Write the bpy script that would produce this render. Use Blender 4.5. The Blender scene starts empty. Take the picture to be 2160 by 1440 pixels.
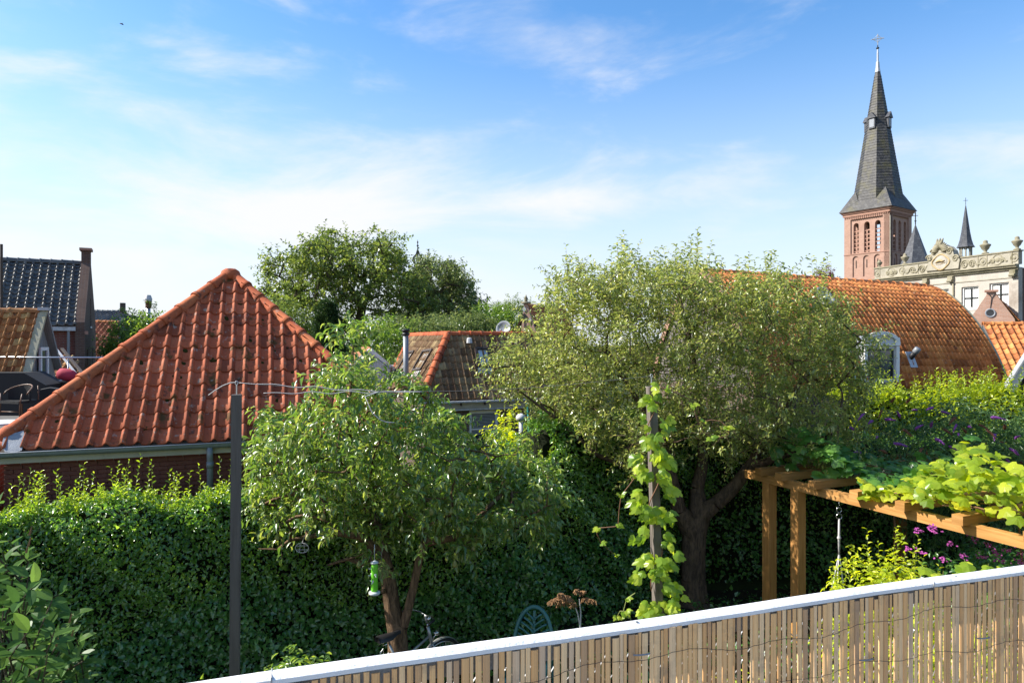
import bpy, bmesh, math, random
import numpy as np
from mathutils import Vector, Matrix, Quaternion
from mathutils.geometry import tessellate_polygon

# ------------------------------------------------------------------ camera, sky, sun, exposure
R = math.radians
scene = bpy.context.scene
COL = scene.collection
H = 4.5                                     # eye height: standing on a first floor roof terrace
cam_d = bpy.data.cameras.new('camera')
cam_d.sensor_width = 36.0; cam_d.lens = 24.0; cam_d.clip_start = 0.05; cam_d.clip_end = 2000
cam = bpy.data.objects.new('camera', cam_d)
cam.location = (0, 0, H); cam.rotation_euler = (R(90), 0, 0)
COL.objects.link(cam); scene.camera = cam

SUN_EL = R(39); SUN_AZ = R(-88)             # azimuth clockwise from +Y (the view direction): from the left, a little ahead
SUN = Vector((math.sin(SUN_AZ)*math.cos(SUN_EL), math.cos(SUN_AZ)*math.cos(SUN_EL), math.sin(SUN_EL)))
world = bpy.data.worlds.new('World'); scene.world = world; world.use_nodes = True
def build_world():
    nt = world.node_tree; nd = nt.nodes; lk = nt.links; nd.clear()
    out = nd.new('ShaderNodeOutputWorld'); bg = nd.new('ShaderNodeBackground'); bg.inputs['Strength'].default_value = 0.118
    sky = nd.new('ShaderNodeTexSky'); sky.sky_type = 'NISHITA'; sky.sun_disc = False
    sky.sun_elevation = SUN_EL; sky.sun_rotation = SUN_AZ; sky.altitude = 0
    sky.air_density = 1.0; sky.dust_density = 0.6; sky.ozone_density = 2.2
    hs = nd.new('ShaderNodeHueSaturation'); hs.inputs['Saturation'].default_value = 1.26; hs.inputs['Value'].default_value = 1.0
    lk.new(sky.outputs[0], hs.inputs['Color'])
    # thin cirrus and soft puffs: noise on the view direction, drawn out sideways
    tc = nd.new('ShaderNodeTexCoord'); sep = nd.new('ShaderNodeSeparateXYZ'); lk.new(tc.outputs['Generated'], sep.inputs[0])
    def M(op, a, b=None, c=None):
        m = nd.new('ShaderNodeMath'); m.operation = op
        for i, x in enumerate((a, b, c)):
            if x is None: continue
            if isinstance(x, (int, float)): m.inputs[i].default_value = x
            else: lk.new(x, m.inputs[i])
        return m.outputs[0]
    mp = nd.new('ShaderNodeMapping'); lk.new(tc.outputs['Generated'], mp.inputs[0])
    mp.inputs['Rotation'].default_value = (0, R(-14), 0); mp.inputs['Scale'].default_value = (1.5, 1.5, 4.6); mp.inputs['Location'].default_value = (5.2, 1.3, 0.35)
    n1 = nd.new('ShaderNodeTexNoise'); n1.inputs['Scale'].default_value = 2.1; n1.inputs['Detail'].default_value = 9; n1.inputs['Roughness'].default_value = 0.58; n1.inputs['Distortion'].default_value = 0.35
    n2 = nd.new('ShaderNodeTexNoise'); n2.inputs['Scale'].default_value = 0.9; n2.inputs['Detail'].default_value = 2
    lk.new(mp.outputs[0], n1.inputs['Vector']); lk.new(mp.outputs[0], n2.inputs['Vector'])
    a = M('MULTIPLY', n1.outputs[0], M('MULTIPLY_ADD', n2.outputs[0], 1.2, 0.4))
    left = M('MULTIPLY_ADD', sep.outputs[0], -0.14, 0.0)
    low = M('MULTIPLY_ADD', sep.outputs[2], -0.22, 0.06)
    a = M('ADD', a, M('ADD', left, low))
    mr = nd.new('ShaderNodeMapRange'); mr.interpolation_type = 'SMOOTHSTEP'; lk.new(a, mr.inputs[0])
    mr.inputs[1].default_value = 0.42; mr.inputs[2].default_value = 0.80; mr.inputs[3].default_value = 0; mr.inputs[4].default_value = 0.97
    # pale haze layer over the horizon, all the way round
    hz = nd.new('ShaderNodeMapRange'); hz.interpolation_type = 'SMOOTHSTEP'; lk.new(sep.outputs[2], hz.inputs[0])
    hz.inputs[1].default_value = -0.05; hz.inputs[2].default_value = 0.44; hz.inputs[3].default_value = 0.95; hz.inputs[4].default_value = 0.0
    mix2 = nd.new('ShaderNodeMixRGB'); lk.new(hz.outputs[0], mix2.inputs[0]); lk.new(hs.outputs[0], mix2.inputs[1]); mix2.inputs[2].default_value = (3.32, 3.55, 3.95, 1)
    mix = nd.new('ShaderNodeMixRGB'); lk.new(mr.outputs[0], mix.inputs[0]); lk.new(mix2.outputs[0], mix.inputs[1]); mix.inputs[2].default_value = (3.85, 3.88, 4.0, 1)
    mix2 = mix
    lk.new(mix2.outputs[0], bg.inputs['Color']); lk.new(bg.outputs[0], out.inputs[0])
build_world()
sun_d = bpy.data.lights.new('sun', 'SUN'); sun_d.energy = 4.5; sun_d.angle = R(0.53); sun_d.color = (1.0, 0.955, 0.87)
sun_o = bpy.data.objects.new('sun', sun_d); sun_o.rotation_mode = 'QUATERNION'; sun_o.rotation_quaternion = SUN.to_track_quat('Z', 'Y')
sun_o.location = (-20, 10, 30); COL.objects.link(sun_o)
vs = scene.view_settings
vs.view_transform = 'Standard'; vs.look = 'None'; vs.exposure = 1.12; vs.gamma = 1.0; vs.use_curve_mapping = False
scene.render.engine = 'CYCLES'
cy = scene.cycles; cy.use_denoising = True; cy.max_bounces = 6; cy.diffuse_bounces = 3; cy.transparent_max_bounces = 8; cy.caustics_reflective = False; cy.caustics_refractive = False

# ------------------------------------------------------------------ small helpers
rnd = random.Random(7)
rng = np.random.default_rng(7)
F = 1440.0                                  # photo pixels per unit of X/Y
def P(px, py, Y): return Vector(((px-1080)/F*Y, Y, H-(py-720)/F*Y))
def ray(px, py): return Vector(((px-1080)/F, 1.0, -(py-720)/F))
EYE = Vector((0, 0, H))
def onplane(px, py, p0, n):                 # where the sight line through a photo pixel meets a wall or roof
    d = ray(px, py); return EYE + d*((Vector(p0)-EYE).dot(n)/d.dot(n))
def V(*a): return Vector(a)
Z = Vector((0, 0, 1))
def lerp(a, b, t): return a+(b-a)*t

WORLD = {}
def setup(o, parent, M):
    o.parent = parent
    if parent is not None: o.matrix_parent_inverse = WORLD[parent.name].inverted()
    o.matrix_basis = M; COL.objects.link(o); WORLD[o.name] = M.copy()
def tag(o, label=None, cat=None, group=None, kind=None):
    if label: o['label'] = label
    if cat: o['category'] = cat
    if group: o['group'] = group
    if kind: o['kind'] = kind
    return o
def thing(name, loc, label, cat, group=None):
    o = bpy.data.objects.new(name, None); o.empty_display_size = 0.2
    setup(o, None, Matrix.Translation(Vector(loc))); return tag(o, label, cat, group)

class MB:
    def __init__(s): s.v = []; s.f = []; s.t = None
    def add(s, vs, fs):
        b = len(s.v); s.v += [Vector(x) for x in vs]; s.f += [[i+b for i in f] for f in fs]; return s
    def obox(s, o, U, Vv, W):               # box from a corner and three edge vectors
        o = Vector(o); c = [o, o+U, o+U+Vv, o+Vv]; c += [x+W for x in c]
        fs = [(0,3,2,1),(4,5,6,7),(0,1,5,4),(1,2,6,5),(2,3,7,6),(3,0,4,7)]
        if U.cross(Vv).dot(W) < 0: fs = [f[::-1] for f in fs]
        return s.add(c, fs)
    def box(s, c, U, Vv, W):                # box round a centre
        return s.obox(Vector(c)-(U+Vv+W)/2, U, Vv, W)
    def bar(s, a, b, w, h, up=Z):           # rectangular bar from a to b
        a, b = Vector(a), Vector(b); d = b-a; x = d.cross(up)
        if x.length < 1e-6: x = d.cross(Vector((0.3, 1, 0.1)))
        x.normalize(); y = x.cross(d).normalized()
        return s.obox(a-x*w/2-y*h/2, d, x*w, y*h)
    def tube(s, pts, rad, n=8, cap=True):
        pts = [Vector(p) for p in pts]
        if not hasattr(rad, '__len__'): rad = [rad]*len(pts)
        b = len(s.v); pr = None
        for i, p in enumerate(pts):
            d = (pts[min(i+1, len(pts)-1)]-pts[max(i-1, 0)])
            d = d.normalized() if d.length > 1e-9 else Vector((0, 0, 1))
            if pr is None:
                x = d.cross(Z if abs(d.z) < 0.9 else Vector((1, 0, 0))).normalized()
            else:
                x = pr-d*pr.dot(d)
                x = x.normalized() if x.length > 1e-6 else d.orthogonal().normalized()
            pr = x; y = d.cross(x)
            for k in range(n):
                a = 2*math.pi*k/n; s.v.append(p+(x*math.cos(a)+y*math.sin(a))*rad[i])
        for i in range(len(pts)-1):
            for k in range(n):
                k2 = (k+1) % n; s.f.append([b+i*n+k, b+i*n+k2, b+(i+1)*n+k2, b+(i+1)*n+k])
        if cap:
            s.f.append([b+k for k in range(n)][::-1]); s.f.append([b+(len(pts)-1)*n+k for k in range(n)])
        return s
    def lathe(s, c, prof, n=12, axis=Z):    # prof: (radius, height) from the bottom up
        c = Vector(c); axis = Vector(axis).normalized(); x = axis.orthogonal().normalized(); y = axis.cross(x); b = len(s.v)
        for r, h in prof:
            for k in range(n):
                a = 2*math.pi*(k+.5)/n; s.v.append(c+axis*h+(x*math.cos(a)+y*math.sin(a))*r)
        for i in range(len(prof)-1):
            for k in range(n):
                k2 = (k+1) % n; s.f.append([b+i*n+k, b+i*n+k2, b+(i+1)*n+k2, b+(i+1)*n+k])
        s.f.append([b+k for k in range(n)][::-1]); s.f.append([b+(len(prof)-1)*n+k for k in range(n)]); return s
    def prism(s, poly, vec):                # flat polygon pushed along vec
        n = len(poly); poly = [Vector(p) for p in poly]; nn = Vector((0, 0, 0))
        for i in range(n): nn += poly[i].cross(poly[(i+1) % n])
        if nn.dot(vec) > 0: poly = poly[::-1]
        b = len(s.v); s.v += poly+[p+vec for p in poly]
        s.f.append([b+i for i in range(n)]); s.f.append([b+n+i for i in range(n)][::-1])
        for i in range(n):
            j = (i+1) % n; s.f.append([b+j, b+i, b+n+i, b+n+j])
        return s
    def wall(s, o, u, v, n, outer, holes, depth):   # flat wall with real openings; outer and holes in (u, v) metres; n points out
        o = Vector(o); rings = [outer]+holes; b = len(s.v); off = []
        for rg in rings:
            off.append(len(s.v)); s.v += [o+u*x+v*y for x, y in rg]
        N = len(s.v)-b
        for q in range(b, b+N): s.v.append(s.v[q]-n*depth)
        tris = tessellate_polygon([[Vector((x, y, 0)) for x, y in rg] for rg in rings])
        for t in tris:
            a, c, d = [s.v[b+i] for i in t]
            if (c-a).cross(d-a).dot(n) < 0: t = t[::-1]
            s.f.append([b+i for i in t]); s.f.append([b+N+i for i in t][::-1])
        for r_, rg in enumerate(rings):
            m = len(rg); q = off[r_]
            for i in range(m):
                j = (i+1) % m; s.f.append([q+i, q+j, q+j+N, q+i+N])
        return s
    def build(s, name, mat, parent=None, smooth=False, label=None, cat=None, group=None, kind=None, uv=True, tint=None):
        v = np.array([tuple(p) for p in s.v], dtype=np.float64)
        lo, hi = v.min(0), v.max(0); loc = Vector(((lo[0]+hi[0])/2, (lo[1]+hi[1])/2, lo[2]))
        me = bpy.data.meshes.new(name); me.from_pydata([tuple(p) for p in (v-np.array(loc))], [], s.f)
        if mat: me.materials.append(mat)
        if smooth: me.polygons.foreach_set('use_smooth', [True]*len(me.polygons))
        if uv and len(s.f) < 60000:
            ul = me.uv_layers.new(name='UVMap'); co = v
            for p in me.polygons:
                n = p.normal; h = Vector((-n.y, n.x, 0))
                if h.length < 0.2: hx, hy = Vector((1, 0, 0)), Vector((0, 1, 0))
                else:
                    hx = h.normalized(); hy = Vector(n).cross(hx)
                for li in p.loop_indices:
                    q = co[me.loops[li].vertex_index]
                    ul.data[li].uv = (q[0]*hx.x+q[1]*hx.y+q[2]*hx.z, q[0]*hy.x+q[1]*hy.y+q[2]*hy.z)
        if tint is not None:
            at = me.attributes.new('tint', 'FLOAT', 'POINT'); at.data.foreach_set('value', np.asarray(tint, dtype=np.float32))
        o = bpy.data.objects.new(name, me); setup(o, parent, Matrix.Translation(loc)); return tag(o, label, cat, group, kind)

def instance(name, me, M, parent):
    o = bpy.data.objects.new(name, me); setup(o, parent, M); return o
def fast_mesh(name, verts, faces, mat, tint=None):   # numpy arrays, all faces with the same corner count
    me = bpy.data.meshes.new(name); nv, (nf, k) = len(verts), faces.shape
    me.vertices.add(nv); me.vertices.foreach_set('co', verts.astype(np.float32).ravel())
    me.loops.add(nf*k); me.loops.foreach_set('vertex_index', faces.astype(np.int32).ravel())
    me.polygons.add(nf); me.polygons.foreach_set('loop_start', np.arange(0, nf*k, k, dtype=np.int32))
    try: me.polygons.foreach_set('loop_total', np.full(nf, k, dtype=np.int32))
    except Exception: pass
    if tint is not None:
        at = me.attributes.new('tint', 'FLOAT', 'POINT'); at.data.foreach_set('value', tint.astype(np.float32))
    me.materials.append(mat); me.update(calc_edges=True); return me
def mesh_object(name, verts, faces, mat, parent=None, tint=None, kind=None):
    lo, hi = verts.min(0), verts.max(0); loc = np.array([(lo[0]+hi[0])/2, (lo[1]+hi[1])/2, lo[2]])
    me = fast_mesh(name, verts-loc, faces, mat, tint); o = bpy.data.objects.new(name, me)
    setup(o, parent, Matrix.Translation(Vector(loc))); return tag(o, kind=kind)

# ------------------------------------------------------------------ materials
class NT:
    def __init__(s, name):
        s.m = bpy.data.materials.new(name); s.m.use_nodes = True; s.nt = s.m.node_tree; s.n = s.nt.nodes; s.l = s.nt.links
        s.n.clear(); s.out = s.n.new('ShaderNodeOutputMaterial')
    def new(s, t): return s.n.new('ShaderNode'+t)
    def link(s, a, b): s.l.new(a, b)
    def setv(s, sock, x):
        if isinstance(x, (int, float)): sock.default_value = x
        elif isinstance(x, tuple): sock.default_value = x if len(x) == len(sock.default_value) else (*x, 1)
        else: s.l.new(x, sock)
    def math(s, op, a, b=0.0, clamp=False):
        m = s.new('Math'); m.operation = op; m.use_clamp = clamp; s.setv(m.inputs[0], a); s.setv(m.inputs[1], b); return m.outputs[0]
    def noise(s, scale, detail=4, rough=.55, vec=None, dist=0):
        t = s.new('TexNoise'); t.inputs['Scale'].default_value = scale; t.inputs['Detail'].default_value = detail; t.inputs['Roughness'].default_value = rough; t.inputs['Distortion'].default_value = dist
        s.link(vec if vec is not None else s.pos(), t.inputs['Vector']); return t.outputs[0]
    def pos(s):
        if not hasattr(s, '_p'): s._p = s.new('NewGeometry').outputs['Position']
        return s._p
    def obj(s): return s.new('TexCoord').outputs['Object']
    def ramp(s, fac, stops):
        r = s.new('ValToRGB'); e = r.color_ramp.elements
        while len(e) < len(stops): e.new(0.5)
        for i, (p, c) in enumerate(stops): e[i].position = p; e[i].color = (*c, 1)
        s.setv(r.inputs[0], fac); return r.outputs[0]
    def mix(s, fac, a, b, mode='MIX'):
        m = s.new('MixRGB'); m.blend_type = mode; s.setv(m.inputs[0], fac); s.setv(m.inputs[1], a); s.setv(m.inputs[2], b); return m.outputs[0]
    def step(s, x, lo, hi):
        r = s.new('MapRange'); r.inputs[1].default_value = lo; r.inputs[2].default_value = hi; s.setv(r.inputs[0], x); return r.outputs[0]
    def rand(s):                            # per object, or per piece inside a joined mesh
        a = s.new('Attribute'); a.attribute_name = 'tint'; o = s.new('ObjectInfo')
        return s.math('FRACT', s.math('ADD', a.outputs['Fac'], o.outputs['Random']))
    def bump(s, h, strength=.3, dist=.02):
        b = s.new('Bump'); b.inputs['Strength'].default_value = strength; b.inputs['Distance'].default_value = dist; s.link(h, b.inputs['Height']); return b.outputs[0]
    def principled(s, col, rough=.7, metal=0.0, normal=None, spec=.4):
        b = s.new('BsdfPrincipled'); s.setv(b.inputs['Base Color'], col); s.setv(b.inputs['Roughness'], rough); s.setv(b.inputs['Metallic'], metal)
        b.inputs['Specular IOR Level'].default_value = spec
        if normal is not None: s.link(normal, b.inputs['Normal'])
        s.link(b.outputs[0], s.out.inputs[0]); return s.m

def m_plain(name, c, rough=.7, metal=0.0, scale=6, amt=.35, bump=.2, spec=.4, dirt=None):
    t = NT(name); n = t.noise(scale, 6, .6); n2 = t.noise(scale*7, 4, .6)
    col = t.mix(t.math('MULTIPLY', t.step(n, .3, .7), amt), c, tuple(x*.45 for x in c))
    col = t.mix(t.math('MULTIPLY', t.step(n2, .5, .75), amt*.6), col, tuple(min(1, x*1.35+.01) for x in c))
    if dirt: col = t.mix(t.math('MULTIPLY', t.step(t.noise(scale*.6, 8, .7), .52, .72), .8), col, dirt)
    return t.principled(col, rough, metal, t.bump(n2, bump, .01) if bump else None, spec)

def m_tile(name, dark, mid, light, lichen=.55, moss=.5, spot=1.0, rough=.8):
    t = NT(name); r = t.rand()
    col = t.ramp(r, [(0, dark), (.35, mid), (.7, mid), (1, light)])
    n = t.noise(2.2, 7, .65); col = t.mix(t.math('MULTIPLY', t.step(n, .45, .75), .38), col, dark)
    f = t.noise(34*spot, 5, .7); col = t.mix(t.math('MULTIPLY', t.step(f, .52, .72), .5), col, tuple(x*.5 for x in dark))
    if moss: col = t.mix(t.math('MULTIPLY', t.step(t.noise(3.6*spot, 5, .6), .59, .66), moss), col, (.045, .05, .012))
    if lichen:
        lc = t.step(t.noise(10*spot, 6, .65), .60, .66); col = t.mix(t.math('MULTIPLY', lc, lichen), col, (.36, .33, .27))
        dk = t.step(t.noise(7*spot, 6, .6), .60, .67); col = t.mix(t.math('MULTIPLY', dk, .7), col, (.045, .03, .028))
    return t.principled(col, rough, 0, t.bump(t.noise(60, 4, .7), .35, .006), .25 if rough > .5 else .6)

def m_leaf(name, dark, mid, light, trans=.45, gloss=.28, tcol=None, sat_noise=True):
    t = NT(name); r = t.rand(); dark, mid, light = [tuple(min(.8, x*1.6) for x in c) for c in (dark, mid, light)]; gloss *= .5
    col = t.ramp(r, [(0, dark), (.5, mid), (.93, light), (1, tuple(min(1, x*1.25) for x in light))])
    if sat_noise: col = t.mix(t.math('MULTIPLY', t.step(t.noise(1.3, 3), .35, .65), .35), col, mid)
    d = t.new('BsdfDiffuse'); t.link(col, d.inputs[0])
    tr = t.new('BsdfTranslucent'); hs = t.new('HueSaturation'); hs.inputs['Value'].default_value = 2.3; hs.inputs['Saturation'].default_value = 1.08; hs.inputs['Hue'].default_value = 0.485; t.link(col, hs.inputs['Color'])
    t.link(t.mix(.5, hs.outputs[0], tcol) if tcol else hs.outputs[0], tr.inputs[0])
    g = t.new('BsdfGlossy'); g.inputs['Roughness'].default_value = .3; g.inputs['Color'].default_value = (1, 1, 1, 1)
    m1 = t.new('MixShader'); m1.inputs[0].default_value = trans; t.link(d.outputs[0], m1.inputs[1]); t.link(tr.outputs[0], m1.inputs[2])
    lw = t.new('LayerWeight'); lw.inputs[0].default_value = .3
    m2 = t.new('MixShader'); t.link(t.math('ADD', t.math('MULTIPLY', lw.outputs['Fresnel'], gloss), gloss*.16), m2.inputs[0]); t.link(m1.outputs[0], m2.inputs[1]); t.link(g.outputs[0], m2.inputs[2])
    t.link(m2.outputs[0], t.out.inputs[0]); return t.m

def m_brick(name, a, b, mortar, w=.22, h=.0625, dirt=.3, bumps=.5):
    t = NT(name); uv = t.new('TexCoord').outputs['UV']; br = t.new('TexBrick'); t.link(uv, br.inputs['Vector'])
    br.inputs['Scale'].default_value = 1; br.inputs['Brick Width'].default_value = w; br.inputs['Row Height'].default_value = h; br.inputs['Mortar Size'].default_value = .007; br.inputs['Mortar Smooth'].default_value = .2
    br.inputs['Color1'].default_value = (*a, 1); br.inputs['Color2'].default_value = (*b, 1); br.inputs['Mortar'].default_value = (*mortar, 1)
    col = t.mix(t.math('MULTIPLY', t.step(t.noise(1.1, 7, .65), .42, .7), dirt), br.outputs[0], tuple(x*.45 for x in a))
    col = t.mix(t.math('MULTIPLY', t.step(t.noise(25, 3), .45, .7), .35), col, tuple(x*.6 for x in b))
    return t.principled(col, .85, 0, t.bump(br.outputs['Fac'], -bumps, .01), .2)

def m_wood(name, a, b, scale=1.0, rough=.7, axis='UV', flat=False):
    t = NT(name); tc = t.new('TexCoord'); mp = t.new('Mapping'); t.link(tc.outputs[axis], mp.inputs[0])
    mp.inputs['Scale'].default_value = (1.4*scale, 30*scale, 30*scale) if flat else (30*scale, 1.4*scale, 30*scale)
    n = t.noise(1.5, 6, .65, mp.outputs[0], .6); r = t.rand()
    col = t.mix(t.step(n, .3, .7), a, b)
    col = t.mix(t.math('MULTIPLY', r, .45), col, tuple(x*.55 for x in a))
    return t.principled(col, rough, 0, t.bump(n, .3, .006), .25)

def m_slat(name):
    t = NT(name); tc = t.new('TexCoord'); mp = t.new('Mapping'); t.link(tc.outputs['UV'], mp.inputs[0]); mp.inputs['Scale'].default_value = (500, 6, 1); n = t.noise(1.0, 6, .65, mp.outputs[0], .4); r = t.rand()
    col = t.ramp(r, [(0, (.52, .33, .19)), (.10, (.74, .42, .18)), (.6, (.88, .54, .25)), (.9, (.92, .64, .36)), (1, (.66, .48, .33))])
    col = t.mix(t.math('MULTIPLY', t.step(n, .42, .72), .45), col, (.30, .17, .085)); col = t.mix(t.math('MULTIPLY', t.step(t.noise(16, 5, .7), .54, .72), .55), col, (.26, .20, .15))
    return t.principled(col, .6, 0, t.bump(n, .3, .002), .3)
def m_glass(name, tint=(.03, .04, .05), rough=.06):
    t = NT(name); return t.principled(t.mix(t.step(t.noise(1.2, 3), .4, .7), tint, tuple(x*2 for x in tint)), rough, 0, None, .9)
def m_clear(name):
    t = NT(name); g = t.new('BsdfGlossy'); g.inputs['Roughness'].default_value = .03; tr = t.new('BsdfTransparent'); lw = t.new('LayerWeight'); lw.inputs[0].default_value = .12; mx = t.new('MixShader')
    t.link(t.math('ADD', lw.outputs['Fresnel'], .06), mx.inputs[0]); t.link(tr.outputs[0], mx.inputs[1]); t.link(g.outputs[0], mx.inputs[2]); t.link(mx.outputs[0], t.out.inputs[0]); return t.m
def m_slate(name, a, b, moss):
    t = NT(name); uv = t.new('TexCoord').outputs['UV']; br = t.new('TexBrick'); t.link(uv, br.inputs['Vector']); br.inputs['Scale'].default_value = 1; br.inputs['Brick Width'].default_value = .32; br.inputs['Row Height'].default_value = .26; br.inputs['Mortar Size'].default_value = .012
    br.inputs['Color1'].default_value = (*a, 1); br.inputs['Color2'].default_value = (*b, 1); br.inputs['Mortar'].default_value = (*[x*.5 for x in a], 1); br.inputs['Bias'].default_value = -.2
    col = t.mix(t.math('MULTIPLY', t.step(t.noise(.9, 7, .65), .4, .65), .6), br.outputs[0], a)
    col = t.mix(t.math('MULTIPLY', t.step(t.noise(5, 5, .7), .56, .7), .6), col, tuple(x*1.6 for x in b))
    if moss: col = t.mix(t.math('MULTIPLY', t.step(t.noise(.7, 8, .7), .50, .64), .75), col, moss)
    return t.principled(col, .6, 0, t.bump(t.noise(6, 5, .7), .6, .05), .4)
def m_bark(name, a, b, sc=1.0):
    t = NT(name); tc = t.new('NewGeometry'); mp = t.new('Mapping'); t.link(tc.outputs['Position'], mp.inputs[0]); mp.inputs['Scale'].default_value = (1, 1, .28)
    n = t.noise(26*sc, 8, .7, mp.outputs[0], .5); n2 = t.noise(4*sc, 4, .6)
    col = t.mix(t.step(n, .38, .62), a, b); col = t.mix(t.math('MULTIPLY', t.step(n2, .5, .7), .4), col, tuple(x*.6 for x in b))
    return t.principled(col, .9, 0, t.bump(n, 1.0, .03), .15)

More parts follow.
